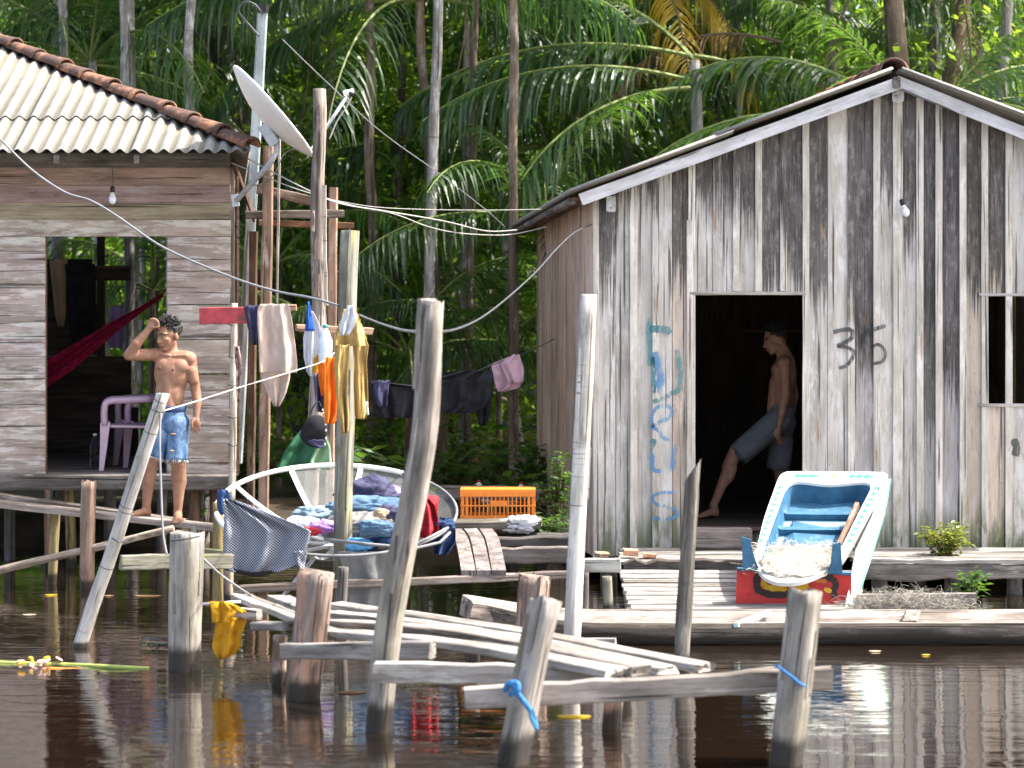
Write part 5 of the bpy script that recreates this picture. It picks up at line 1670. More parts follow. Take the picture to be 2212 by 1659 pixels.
        for q in range(60):
            an = rnd.uniform(0, 2 * math.pi)
            p = M @ Vector(((w + 0.002) * math.cos(an), (w + 0.002) * math.sin(an), L_ * 0.985))
            e = p + Vector((rnd.uniform(-.012, .012), rnd.uniform(-.008, .004), -rnd.uniform(0.01, 0.03)))
            P_.append(tube_geo([p, (p + e) / 2 + Vector((rnd.uniform(-.004, .004), 0, 0)), e], 0.0022, 3))
        V, F = merge(P_)
        tag(mobj('frayed_hem', V, F, M_FRAY, sh, None, True), kind='stuff')
    # rips showing skin and a coloured patch
    for px, py, rx, rz, mt in ((374, 938, 0.024, 0.008, M_SKIN), (372, 974, 0.024, 0.010, M_TANCLOTH)):
        V, F = ellipsoid(J(px, py, -0.096), (rx, 0.012, rz), None, 12, 6)
        mobj('patch', V, F, mt, sh, None, True)
    V, F = [], []
    for a in np.linspace(0, 2 * math.pi, 33)[:-1]:
        for rr_, zz_ in ((1.0, 0.024), (1.035, 0.02), (1.04, -0.018), (1.0, -0.022)):
            V.append(J(367, 884, 0) + Vector((0.122 * rr_ * math.cos(a), 0.104 * rr_ * math.sin(a), zz_ + 0.008 * math.cos(a))))
    F = [(i * 4 + q, i * 4 + (q + 1) % 4, ((i + 1) % 32) * 4 + (q + 1) % 4, ((i + 1) % 32) * 4 + q) for i in range(32) for q in range(4)]
    mobj('waistband', V, F, M_DENIM_D, sh, None, True)
    return t


man_standing()


# ---- the man stepping through the doorway
def man_doorway():
    d = 19.1
    t = thing('person', 'shirtless man in grey shorts stepping out of the dark doorway', 'person', P(1690, 1130, d))
    J = lambda px, py, dy=0.0: P(px, py, d + dy)
    S = []
    S.append(ellipsoid(J(1694, 812), (0.108, 0.150, 0.18)))
    S.append(ellipsoid(J(1690, 858), (0.092, 0.125, 0.15)))
    S.append(ellipsoid(J(1688, 905), (0.110, 0.135, 0.13)))
    S.append(capsule(J(1694, 782, -0.13), 0.060, J(1700, 784, 0.14), 0.060))
    S.append(ellipsoid(J(1679, 800, -0.03), (0.055, 0.10, 0.07)))
    S.append(capsule(J(1700, 785, 0.0), 0.075, J(1684, 740, 0.0), 0.050))
    S.append(capsule(J(1677, 825, 0.0), 0.06, J(1674, 885, 0.0), 0.07))
    # near (left) arm hanging
    S.append(ellipsoid(J(1693, 785, -0.165), (0.058, 0.055, 0.060)))
    S.append(capsule(J(1694, 788, -0.175), 0.050, J(1697, 856, -0.20), 0.038))
    S.append(capsule(J(1697, 855, -0.20), 0.038, J(1690, 880, -0.20), 0.037))
    S.append(capsule(J(1692, 874, -0.20), 0.037, J(1684, 915, -0.21), 0.025))
    S.append(ellipsoid(J(1682, 930, -0.21), (0.024, 0.030, 0.048)))
    for i in range(4):
        S += finger([J(1679 + i * 2.2, 936, -0.23 + .014 * i), J(1679 + i * 2.5, 948, -0.235 + .014 * i), J(1683 + i * 2.4, 958 + (2 if i in (1, 2) else 0), -0.225 + .014 * i)], 0.010, 0.008)
    S += finger([J(1676, 926, -0.225), J(1673, 938, -0.24), J(1676, 946, -0.24)], 0.0115, 0.009)
    # far (right) arm
    S.append(capsule(J(1702, 788, 0.165), 0.050, J(1716, 852, 0.19), 0.038))
    S.append(capsule(J(1716, 852, 0.19), 0.038, J(1708, 912, 0.17), 0.026))
    S.append(ellipsoid(J(1707, 928, 0.17), (0.024, 0.03, 0.048)))
    # leading leg, lifted onto the sill
    S.append(capsule(J(1682, 908, -0.07), 0.098, J(1590, 978, -0.10), 0.064))
    S.append(capsule(J(1589, 976, -0.10), 0.062, J(1573, 1010, -0.09), 0.058))
    S.append(ellipsoid(J(1577, 1022, -0.09), (0.050, 0.052, 0.11), Matrix.Rotation(0.36, 3, 'Y')))
    S.append(capsule(J(1572, 1018, -0.09), 0.052, J(1541, 1092, -0.10), 0.033))
    S.append(capsule(J(1541, 1090, -0.10), 0.036, J(1545, 1108, -0.10), 0.036))
    S.append(capsule(J(1542, 1104, -0.10), 0.036, J(1516, 1114, -0.12), 0.024))
    S.append(ellipsoid(J(1514, 1115, -0.12), (0.05, 0.043, 0.018)))
    for i in range(5):
        S += finger([J(1512, 1116, -0.155 + .018 * i), J(1500 + abs(i - 1), 1117, -0.16 + .019 * i)], 0.0125 - .0008 * i, 0.010 - .0006 * i)
    # trailing leg
    S.append(capsule(J(1692, 908, 0.08), 0.098, J(1684, 1008, 0.10), 0.064))
    S.append(capsule(J(1684, 1005, 0.10), 0.062, J(1690, 1040, 0.10), 0.058))
    S.append(capsule(J(1690, 1038, 0.10), 0.056, J(1698, 1100, 0.10), 0.034))
    S.append(capsule(J(1698, 1098, 0.10), 0.036, J(1678, 1116, 0.10), 0.026))
    S.append(ellipsoid(J(1676, 1117, 0.10), (0.055, 0.042, 0.02)))
    hc = J(1674, 733, 0.0)
    B = face_basis((-0.93, -0.30, -0.25), (-0.2, 0.0, 1))
    hs_, L = head_shells(hc, B, 1.08)
    S += hs_
    fuse('body', S, 0.0064, M_SKIN, t, 9, 0.5)
    head_details(hc, B, t, 1.08, hs=9)
    Q = [ellipsoid(J(1687, 908, 0.0), (0.125, 0.155, 0.12)),
         capsule(J(1688, 892, -0.02), 0.115, J(1687, 910, 0.0), 0.135),
         capsule(J(1683, 908, -0.07), 0.118, J(1603, 972, -0.10), 0.098),
         capsule(J(1692, 912, 0.08), 0.105, J(1684, 985, 0.10), 0.092)]
    sh = fuse('grey_shorts', Q, 0.008, M_GREYSHORT, t, 5, 0.5)
    for (ax_, ay, bx, by, dy0, dy1, w) in ((1655, 932, 1594, 983, -0.08, -0.10, 0.100), (1690, 945, 1681, 1014, 0.09, 0.10, 0.098)):
        V, F = [], []
        seg = 26
        a = J(ax_, ay, dy0); b = J(bx, by, dy1)
        M = axes(a, b); L_ = (b - a).length; n = 8
        for lay in (0, 1):
            for i in range(n + 1):
                f = i / n
                for q in range(seg):
                    an = 2 * math.pi * q / seg
                    r = (0.104 + (w - 0.104) * f) * (1 + 0.05 * f * math.sin(an * 4 + ax_)) - lay * 0.008
                    V.append(M @ Vector((r * math.cos(an), r * math.sin(an), L_ * f)))
        m = (n + 1) * seg
        for i in range(n):
            for q in range(seg):
                x = (i * seg + q, i * seg + (q + 1) % seg, (i + 1) * seg + (q + 1) % seg, (i + 1) * seg + q)
                F.append(x); F.append(tuple(m + z for z in reversed(x)))
        for q in range(seg):
            a_ = n * seg + q; b_ = n * seg + (q + 1) % seg
            F.append((a_, b_, m + b_, m + a_))
        mobj('shorts_leg', V, F, M_GREYSHORT, sh, None, True)
    return t


man_doorway()
# ---------------------------------------------------------------- inside the left house
hm = thing('hammock', 'crimson hammock slung across the left doorway', 'hammock', P(220, 760, 19.9))
rowsx = [(-60, 850, 930), (0, 830, 905), (60, 800, 872), (100, 778, 838), (150, 748, 803), (200, 718, 762), (250, 690, 717), (300, 664, 678), (352, 632, 640)]
V, F = [], []
nx, ny = 40, 14
for i in range(nx + 1):
    x = -60 + 412 * i / nx
    yt, yb = rowval(rowsx, x)
    for j in range(ny + 1):
        v = j / ny
        dd = 0.05 * math.sin(v * 13 + x * 0.012) * (1 - i / nx * 0.8) + 0.12 * math.sin(math.pi * v) * (1 - i / nx)
        V.append(P(x, yt + (yb - yt) * v, 19.9 + dd))
for i in range(nx):
    for j in range(ny):
        a = i * (ny + 1) + j
        F.append((a, a + 1, a + ny + 2, a + ny + 1))
o = mobj('cloth', V, F, M_HAMMOCK, hm, None, True); m_ = o.modifiers.new('t', 'SOLIDIFY'); m_.thickness = 0.006
tube('cord', [P(350, 636, 19.9), P(362, 622, 19.9), P(380, 600, 19.95)], 0.008, M_HAMMOCK, hm, 6)

tag(hang('purple_shirt', [(660, 238, 268), (690, 234, 270), (740, 232, 268), (752, 238, 262)], 21.2, M_LILAC, amp=0.02, nf=2, nx=12, ny=12), 'purple shirt hanging behind the crimson hammock', 'shirt')
tag(hang('dark_jacket', [(570, 140, 205), (620, 145, 208), (680, 150, 206), (760, 160, 195)], 21.15, M_BLACKCLOTH, amp=0.03, nf=2, nx=12, ny=12), 'dark jacket hanging on the inner wall of the left house', 'jacket')
tag(hang('brown_cloth', [(560, 106, 146), (610, 112, 142), (680, 118, 142), (705, 126, 138)], 21.2, M_TANCLOTH, amp=0.02, nf=2, nx=10, ny=12), 'brown cloth hanging at the left edge of the dark doorway', 'cloth')


def plastic_chair(label, px, py, d, rz, col=None, group='pink plastic chairs in the left doorway'):
    base = P(px, py, d); base.z = zf
    t = thing('plastic_chair', label, 'chair', base, group)
    M = Matrix.Translation(base) @ Matrix.Rotation(rz, 4, 'Z') @ Matrix.Scale(0.92, 4)
    def add(nm, geo, smooth=False):
        mobj(nm, geo[0], geo[1], M_PINK, t, M, smooth, col)
    # seat
    V, F = [], []
    n = 8
    for i in range(n + 1):
        for j in range(n + 1):
            x = -0.23 + 0.46 * i / n; y = -0.22 + 0.44 * j / n
            V.append((x * (1 - 0.08 * j / n), y, 0.42 - 0.015 * math.sin(math.pi * i / n) - 0.012 * j / n - (0.02 if j == 0 else 0)))
    m = len(V)
    V += [(x, y, z - 0.02) for x, y, z in V]
    for i in range(n):
        for j in range(n):
            a = i * (n + 1) + j
            F.append((a, a + n + 1, a + n + 2, a + 1)); F.append((m + a, m + a + 1, m + a + n + 2, m + a + n + 1))
    for i in range(n):
        for (a, b) in ((i * (n + 1), (i + 1) * (n + 1)), ((i + 1) * (n + 1) + n, i * (n + 1) + n), (i + 1, i), (n * (n + 1) + i, n * (n + 1) + i + 1)):
            F.append((a, m + a, m + b, b))
    add('seat', (V, F))
    # legs: tapered angle sections
    for sx in (-1, 1):
        for sy, top in ((-1, 0.63), (1, 0.42)):
            pts = [(sx * 0.27, sy * 0.25, 0.0), (sx * 0.25, sy * 0.23, 0.22), (sx * 0.235, sy * 0.215, 0.44)]
            wd = [0.026, 0.040, 0.056]
            V, F = [], []
            for (x, y, z), w in zip(pts, wd):
                V += [(x - w * .5, y - w * .8, z), (x + w * .5, y - w * .8, z), (x + w * .5, y + w * .8, z), (x - w * .5, y + w * .8, z)]
            for i in range(2):
                for q in range(4):
                    F.append((i * 4 + q, i * 4 + (q + 1) % 4, i * 4 + 4 + (q + 1) % 4, i * 4 + 4 + q))
            F += [(3, 2, 1, 0), (8, 9, 10, 11)]
            add('leg', (V, F))
        # arm rest: front upright, flat arm running back
        V, F = tube_geo(catmull([(sx * 0.25, -0.22, 0.42), (sx * 0.265, -0.225, 0.55), (sx * 0.27, -0.19, 0.635), (sx * 0.27, -0.02, 0.65), (sx * 0.25, 0.20, 0.66)], 4), 0.032, 8)
        add('arm', (V, F), True)
    # back: outer frame, top rail and slats
    fr = catmull([(-0.225, 0.21, 0.42), (-0.235, 0.26, 0.62), (-0.20, 0.30, 0.80), (0, 0.315, 0.84), (0.20, 0.30, 0.80), (0.235, 0.26, 0.62), (0.225, 0.21, 0.42)], 5)
    add('backrest', tube_geo(fr, 0.024, 8), True)
    for k in range(5):
        x = -0.15 + 0.075 * k
        add('back_slat', tube_geo([(x, 0.215, 0.42), (x, 0.265, 0.62), (x, 0.308, 0.82)], [0.017, 0.02, 0.017], 6), True)
    return t


plastic_chair('front pink plastic chair just inside the left doorway', 278, 1010, 19.25, math.radians(-80))
plastic_chair('pink plastic chair half hidden behind the front pink chair', 316, 1004, 19.75, math.radians(-70), (0.8, 0.75, 0.8))

def bottle(name, label, px, py, d, h, r, mat, capmat=None, z0=None, cat='bottle'):
    b = P(px, py, d)
    if z0 is not None: b.z = z0
    t = thing(name, label, cat, b)
    V, F = lathe_geo([(r * .8, 0), (r, 0.012), (r, h * .35), (r * .93, h * .4), (r, h * .46), (r * .98, h * .66), (r * .6, h * .84), (r * .34, h * .9), (r * .34, h * .96)], 16, b)
    mobj('body', V, F, mat, t, None, True)
    V, F = lathe_geo([(r * .4, h * .94), (r * .42, h), (r * .3, h * 1.01)], 14, b)
    mobj('cap', V, F, capmat or M_BULB_COLLAR, t, None, True)
    return t


bottle('clear_bottle', 'clear plastic bottle on the floor left of the pink chairs', 205, 1006, 19.3, 0.30, 0.043, M_CLEAR, None, zf)
bottle('clear_bottle', 'clear plastic bottle close beside the leg of the pink chair', 222, 1003, 19.55, 0.30, 0.043, M_CLEAR, None, zf)

# ---------------------------------------------------------------- washing hung in the gap
tag(board('red_board', P(431, 683, 17.9), P(536, 681, 17.9), 36 / FPX * 17.9, 0.03, M_RED_BOARD, None, (0, 0, 1), None, 0.001, 4), 'faded red board fixed at the corner of the left house', 'board')
tag(hang('navy_cloth', [(660, 526, 560), (690, 532, 560), (720, 538, 558), (745, 544, 554)], 17.75, M_NAVY, amp=0.02, nf=1.5, nx=10, ny=12), 'dark navy cloth hanging beside the red board', 'cloth')
bt_ = thing('beige_towel', 'long beige towel hanging on the wooden rack', 'towel', P(600, 760, 17.7))
hang('front_fold', [(657, 562, 624), (668, 556, 626), (700, 556, 632), (745, 559, 638), (790, 560, 642), (806, 561, 641)], 17.65, M_TOWEL, bt_, amp=0.022, nf=1.6, seed=3)
hang('back_fold', [(662, 566, 622), (760, 564, 628), (820, 566, 626), (850, 578, 618), (878, 592, 604)], 17.74, M_TOWEL, bt_, amp=0.018, nf=1.3, seed=5)
tag(hang('striped_cloth', [(748, 505, 516), (770, 507, 521), (800, 510, 522), (830, 510, 519), (868, 511, 518)], 18.15, M_STRIPE, amp=0.02, nf=1.4, nx=8, ny=14, seed=2), 'narrow pink striped cloth on the bamboo pole', 'cloth')
tag(hang('white_shirt', [(672, 668, 676), (700, 662, 690), (730, 655, 700), (770, 656, 698), (800, 662, 688), (812, 668, 682)], 16.9, M_WHITECLOTH, amp=0.03, nf=1.8, seed=4), 'bluish white shirt hanging left of the plastic bottle', 'shirt')
tag(hang('blue_strap', [(652, 664, 669), (690, 662, 675), (715, 658, 680)], 16.85, M_BLUECLOTH, amp=0.012, nf=1, nx=8, ny=10), 'royal blue cloth strip above the bluish white shirt', 'cloth')
tag(hang('yellow_rag', [(768, 680, 694), (790, 676, 690), (806, 674, 684)], 16.8, M_AMBER, amp=0.015, nf=1, nx=8, ny=8), 'small yellow rag under the bluish white shirt', 'rag')
bottle('water_bottle', 'big upright plastic water bottle hanging among the washing', 703, 800, 16.75, 0.34, 0.052, plain('cloudy_bottle', (0.62, 0.70, 0.74), 0.25, 0.05, 0.5), plain('teal_cap', (0.05, 0.30, 0.34), 0.4, 0.1))
tag(hang('dark_blue_shirt', [(750, 682, 700), (790, 676, 712), (850, 680, 712), (890, 684, 710)], 17.0, M_NAVY, amp=0.03, nf=1.5, seed=6), 'dark blue shirt behind the orange garment', 'shirt')
og = thing('orange_garment', 'bright orange garment pegged to the white rope', 'garment', P(710, 840, 16.35))
hang('panel', [(772, 704, 736), (800, 700, 738), (860, 700, 742), (890, 700, 738), (915, 702, 722)], 16.3, M_ORANGE, og, amp=0.03, nf=1.6, seed=2)
hang('sleeve', [(782, 686, 704), (820, 688, 706), (855, 694, 704)], 16.36, M_ORANGE, og, amp=0.02, nf=1, nx=10, ny=10, seed=7)
kh = thing('khaki_trousers', 'pair of khaki trousers hanging on the algae-grey post', 'trousers', P(765, 820, 15.0))
hang('waist', [(668, 742, 768), (690, 736, 778), (715, 726, 786), (748, 722, 796)], 14.98, M_KHAKI, kh, amp=0.03, nf=1.5, seed=3)
hang('leg', [(745, 724, 756), (790, 722, 752), (850, 726, 750), (900, 732, 754), (936, 738, 752)], 14.93, M_KHAKI, kh, amp=0.028, nf=1.3, seed=5)
hang('leg', [(745, 762, 796), (780, 766, 792), (830, 764, 794), (890, 766, 796), (905, 768, 790)], 15.02, M_KHAKI, kh, amp=0.028, nf=1.3, seed=8)
hang('label_tag', [(868, 790, 794), (896, 792, 797)], 14.96, M_WHITECLOTH, kh, amp=0.002, nf=1, nx=4, ny=4)
tag(hang('white_bag', [(660, 752, 764), (680, 742, 770), (705, 732, 766), (724, 734, 752)], 14.9, M_WHITECLOTH, amp=0.03, nf=1.5, nx=12, ny=12, seed=9), 'crumpled white bag on top of the khaki trousers', 'bag')
tag(hang('black_trousers', [(826, 794, 832), (836, 796, 925), (860, 800, 925), (885, 806, 915), (903, 818, 900)], 18.3, M_BLACKCLOTH, amp=0.03, nf=2.5, seed=2), 'black trousers on the clothesline left of the tall leaning pole', 'trousers')
tag(hang('charcoal_cloth', [(822, 806, 842), (850, 808, 838), (880, 816, 836)], 18.2, M_NAVY, amp=0.03, nf=1.2, nx=10, ny=10, seed=5), 'charcoal cloth over the end of the black trousers', 'cloth')
tag(hang('black_sheet', [(800, 990, 1064), (818, 905, 1066), (840, 900, 1066), (862, 902, 1062), (880, 905, 1050), (892, 915, 1020)], 18.45, M_BLACKCLOTH, amp=0.04, nf=3.0, seed=7), 'black sheet on the clothesline right of the tall leaning pole', 'sheet')
tag(hang('black_shirt', [(812, 1018, 1060), (850, 1022, 1062), (890, 1028, 1060), (920, 1034, 1050)], 18.6, M_BLACKCLOTH, amp=0.03, nf=1.6, nx=12, ny=12, seed=9), 'black shirt hanging lowest on the clothesline', 'shirt')
pk = thing('pink_cloth', 'dusty pink cloth at the right end of the clothesline', 'cloth', P(1098, 806, 18.7))
hang('front_fold', [(772, 1098, 1112), (786, 1062, 1130), (800, 1063, 1132), (822, 1068, 1131), (838, 1072, 1120), (846, 1076, 1090)], 18.68, M_PINKCLOTH, pk, amp=0.03, nf=1.3, seed=4)
hang('top_fold', [(766, 1108, 1122), (785, 1080, 1128), (805, 1090, 1132), (828, 1100, 1128)], 18.62, M_PINKCLOTH, pk, amp=0.025, nf=1.2, nx=14, ny=12, seed=8)
tag(hang('green_tarp', [(918, 660, 690), (945, 636, 705), (975, 615, 714), (1012, 600, 716)], 17.2, M_GREENNET, amp=0.05, nf=1.5, seed=3), 'dark green tarp hanging behind the antenna bowl', 'tarp')
tag(hang('pale_green_cloth', [(940, 694, 704), (965, 684, 714), (1000, 668, 716), (1016, 690, 716)], 16.9, fabric('pale_green', (0.33, 0.50, 0.32), 0.15), amp=0.03, nf=1.2, nx=14, ny=12, seed=6), 'pale green cloth in front of the dark green tarp', 'cloth')
bk = thing('black_bag', 'black bag with silver bits hanging on the tall burnt post', 'bag', P(685, 935, 16.8))
V, F = ellipsoid(P(678, 932, 16.8), (0.095, 0.06, 0.125), Matrix.Rotation(0.35, 3, 'Y'))
V = [Vector(v) + Vector((0, 0, 0)) + 0.02 * noise.noise_vector(Vector(v) * 11) for v in V]
mobj('body', V, F, M_BLACKCLOTH, bk, None, True)
hang('flap', [(950, 664, 700), (960, 670, 702), (968, 684, 700)], 16.72, M_NAVY, bk, amp=0.01, nf=1, nx=8, ny=6)
tube('strap', catmull([P(668, 905, 16.8), P(676, 880, 16.85), P(688, 868, 16.9), P(694, 880, 16.85)], 5), 0.007, M_BLACKCLOTH, bk, 6)
for i, (px, py) in enumerate(((697, 886), (699, 893), (700, 900), (702, 908), (703, 917), (704, 930), (704, 948), (702, 960))):
    V, F = ellipsoid(P(px, py, 16.68), (0.007, 0.006, 0.011), None, 8, 6)
    mobj('silver_trinket', V, F, M_GALV, bk, None, True)
tag(hang('small_red_cloth', [(895, 752, 768), (915, 750, 766), (932, 756, 762)], 15.2, M_REDCLOTH, amp=0.01, nf=1, nx=6, ny=6), 'small red scrap under the khaki trousers', 'cloth')

# laundry in and over the antenna bowl
def drape(name, label, outline, d, mat, cat='cloth', amp=0.035, nf=2.0, seed=1, lean=0.0, **kw):
    o = hang(name, outline, d, mat, amp=amp, nf=nf, seed=seed, lean=lean, **kw)
    return tag(o, label, cat)


mc = thing('blue_mesh_cloth', 'blue and black checked mesh cloth draped over the bowl rim', 'cloth', P(580, 1160, 15.2))
hang('sheet', [(1078, 482, 500), (1092, 484, 540), (1112, 484, 590), (1132, 484, 640), (1146, 483, 672), (1170, 482, 668), (1200, 482, 656), (1222, 481, 640), (1236, 500, 600)], 14.82, M_MESHCLOTH, mc, amp=0.035, nf=2.2, seed=3, nx=34, ny=30, flare=0.4)
tube('hem', catmull([P(480, 1224, 14.82), P(510, 1234, 14.82), P(555, 1241, 14.83), P(600, 1231, 14.84), P(640, 1218, 14.84)], 6), 0.013, M_BLACKCLOTH, mc, 6)
hang('corner', [(1190, 636, 664), (1215, 636, 660), (1234, 648, 656)], 14.78, M_MESHCLOTH, mc, amp=0.02, nf=1, nx=8, ny=8)
drape('navy_rag', 'navy rag on the left rim of the antenna bowl', [(1058, 470, 492), (1080, 468, 502), (1100, 470, 500), (1112, 476, 492)], 15.3, M_DENIM_D, amp=0.02, nf=1, nx=10, ny=8)


def heap(name, label, c, r, mat, cat='cloth', seed=0, amp=0.35, parent=None, flat=0.6):
    """rumpled pile of cloth"""
    V, F = ellipsoid((0, 0, 0), (1, 1, 1), None, 64, 40)
    out = []
    for v in V:
        v = Vector(v)
        n1 = noise.noise(v * 1.6 + Vector((seed * 7, 0, 0))) + 0.55 * abs(noise.noise(v * 3.4 + Vector((seed * 3, 5, 0)))) - 0.45 * abs(noise.noise(v * 4.5 + Vector((seed, 1, 3)))) - 0.30 * abs(noise.noise(Vector((v.x * 9, v.y * 5, v.z * 5)) + Vector((seed, 4, 3))))
        v = v * (1 + amp * n1)
        out.append(Vector(c) + Vector((v.x * r[0], v.y * r[1], v.z * r[2])))
    o = mobj(name, out, F, mat, parent, None, True)
    if parent is None: tag(o, label, cat)
    return o


heap('dark_clothes', 'dark purple-black garment on the heap behind the algae-grey post', P(795, 1070, 15.95), (0.21, 0.15, 0.13), M_NAVY, seed=1)
heap('lilac_cloth', 'lilac cloth end beside the faded jeans', P(832, 1068, 16.0), (0.12, 0.1, 0.07), M_LILAC, seed=2)
heap('faded_jeans', 'faded blue jeans lying across the bowl rim', P(800, 1098, 15.65), (0.30, 0.13, 0.085), M_DENIM_L, 'jeans', seed=3, amp=0.3)
heap('light_blue_cloth', 'pale blue cloth inside the bowl', P(690, 1110, 15.7), (0.17, 0.13, 0.06), fabric('pale_blue', (0.26, 0.35, 0.43), 0.25), seed=4)
heap('white_laundry', 'white laundry in the bottom of the bowl', P(655, 1133, 15.45), (0.13, 0.12, 0.055), M_WHITECLOTH, seed=5)
heap('lilac_laundry', 'bright lilac garment in the bottom of the bowl', P(700, 1138, 15.35), (0.10, 0.08, 0.05), fabric('bright_lilac', (0.45, 0.27, 0.62), 0.1), seed=6)
heap('red_scrap', 'small bright red garment in the bottom of the bowl', P(668, 1148, 15.25), (0.07, 0.05, 0.032), M_REDCLOTH, seed=7)
heap('tan_shoes', 'tan bundle hanging under the faded jeans', P(828, 1122, 15.5), (0.09, 0.06, 0.07), M_TANCLOTH, 'bundle', seed=8)
heap('grey_bundle', 'grey bundle in the right half of the bowl', P(770, 1140, 15.5), (0.26, 0.2, 0.10), M_GREYCLOTH, 'bundle', seed=9, amp=0.3)
heap('navy_heap', 'navy garment pile at the right end of the bowl', P(860, 1118, 15.6), (0.16, 0.14, 0.11), M_NAVY, seed=17)
heap('blue_heap', 'mid blue garment pile in front of the tan bundle', P(850, 1160, 15.25), (0.15, 0.10, 0.07), M_DENIM_D, seed=18)
heap('folded_denim', 'folded denim lying on the grey bundle', P(815, 1140, 15.15), (0.13, 0.06, 0.06), M_DENIM_L, 'jeans', seed=10)
heap('blue_shirt', 'bright blue shirt below the bowl', P(770, 1178, 15.2), (0.11, 0.06, 0.055), M_CYANCLOTH, 'shirt', seed=11)
heap('dark_jeans', 'dark jeans lying beneath the bowl struts', P(800, 1202, 15.25), (0.16, 0.08, 0.05), M_DENIM_D, 'jeans', seed=12)
rc = thing('red_blanket', 'red blanket hanging at the right of the bowl', 'blanket', P(920, 1160, 15.5))
hang('sheet', [(1078, 896, 928), (1092, 890, 940), (1120, 888, 946), (1145, 890, 948), (1162, 905, 935)], 15.42, M_REDCLOTH, rc, amp=0.05, nf=1.7, seed=3, flare=0.2)
heap('top_fold', '', P(916, 1092, 15.6), (0.11, 0.10, 0.07), M_REDCLOTH, seed=14, parent=rc)
dj = thing('ripped_jeans', 'dark blue ripped jeans hanging beyond the red blanket', 'jeans', P(955, 1190, 15.5))
hang('leg', [(1118, 950, 974), (1145, 930, 984), (1170, 932, 984), (1198, 938, 966)], 15.48, M_DENIM_D, dj, amp=0.04, nf=1.6, seed=4, flare=0.2)
heap('waist', '', P(958, 1134, 15.5), (0.08, 0.07, 0.05), M_DENIM_D, seed=15, parent=dj)
tag(hang('grey_tarpaulin', [(1192, 730, 842), (1215, 736, 846), (1250, 752, 850), (1330, 756, 846)], 15.1, M_GREYCLOTH, amp=0.03, nf=1.5, seed=4), 'grey tarpaulin hanging under the bowl into the water', 'tarpaulin')
am = thing('amber_cloth', 'amber yellow cloth hanging over the water beside the stump', 'cloth', P(490, 1360, 12.6))
hang('top', [(1300, 452, 500), (1318, 456, 512), (1345, 458, 494)], 12.55, M_AMBER, am, amp=0.02, nf=1.6, nx=14, ny=10, seed=2, flare=0.3)
hang('sleeve', [(1306, 492, 505), (1316, 505, 528), (1324, 514, 532)], 12.5, M_AMBER, am, amp=0.01, nf=1, nx=8, ny=6, seed=5)
hang('body', [(1334, 466, 534), (1350, 466, 530), (1375, 462, 520), (1395, 458, 522), (1412, 462, 508), (1424, 474, 482)], 12.6, M_AMBER, am, amp=0.03, nf=1.5, nx=18, ny=14, seed=7, flare=0.3)
tube('peg_stick', [P(438, 1305, 12.6), P(520, 1300, 12.65)], 0.008, M_ROPE, am, 5)
tag(board('amber_cloth_beam', P(496, 1322, 12.72), P(560, 1328, 12.5), 0.06, 0.04, W_DECK, None, (0, 0, 1), (1.5, 1.4, 1.3)), 'short dark timber behind the amber cloth', 'timber')

# ---------------------------------------------------------------- crate, hens, bag
def crate():
    d = 17.2
    t = thing('plastic_crate', 'orange plastic crate turned upside down beside the shack', 'crate', P(1075, 1120, d))
    a, b = P(994, 1120, d), P(1157, 1120, d)
    x0, x1 = a.x, b.x; z0 = a.z; z1 = P(0, 1058, d).z
    y0, y1 = d, d + 0.36
    H_ = z1 - z0
    def rail(nm, lo, hi):
        mobj(nm, *box_geo(lo, hi), M_ORANGE_PL, t)
    V, F = box_geo((x0, y0, z1 - 0.012), (x1, y1, z1))
    mobj('base', V, F, M_ORANGE_PL, t)
    th = 0.012
    for (yy, nm) in ((y0, 'front'), (y1 - th, 'back')):
        rail(nm + '_rail', (x0, yy - 0.004, z1 - 0.052), (x1, yy + th, z1 - 0.012))
        rail(nm + '_rail', (x0, yy - 0.002, z0 + H_ * 0.42), (x1, yy + th, z0 + H_ * 0.47))
        rail(nm + '_rail', (x0, yy - 0.004, z0), (x1, yy + th, z0 + 0.022))
        for k in range(18):
            x = x0 + 0.02 + (x1 - x0 - 0.04) * k / 17
            w = 0.020 if k in (0, 1, 16, 17) else 0.0085
            rail('slat', (x - w / 2, yy, z0 + 0.02), (x + w / 2, yy + th - 0.002, z1 - 0.05))
        rail('handle_panel', (x0 + (x1 - x0) * .40, yy - 0.003, z0 + H_ * .47), (x0 + (x1 - x0) * .62, yy + th - 0.001, z0 + H_ * .62))
    for xx in (x0, x1 - th):
        for zz in (z0, z0 + H_ * .44, z1 - 0.05):
            rail('side_rail', (xx, y0 + th, zz), (xx + th, y1 - th, zz + 0.03))
        for k in range(9):
            y = y0 + 0.04 + (y1 - y0 - 0.08) * k / 8
            rail('side_slat', (xx + 0.001, y - 0.006, z0 + 0.03), (xx + th - 0.001, y + 0.006, z1 - 0.05))
    return t


crate()


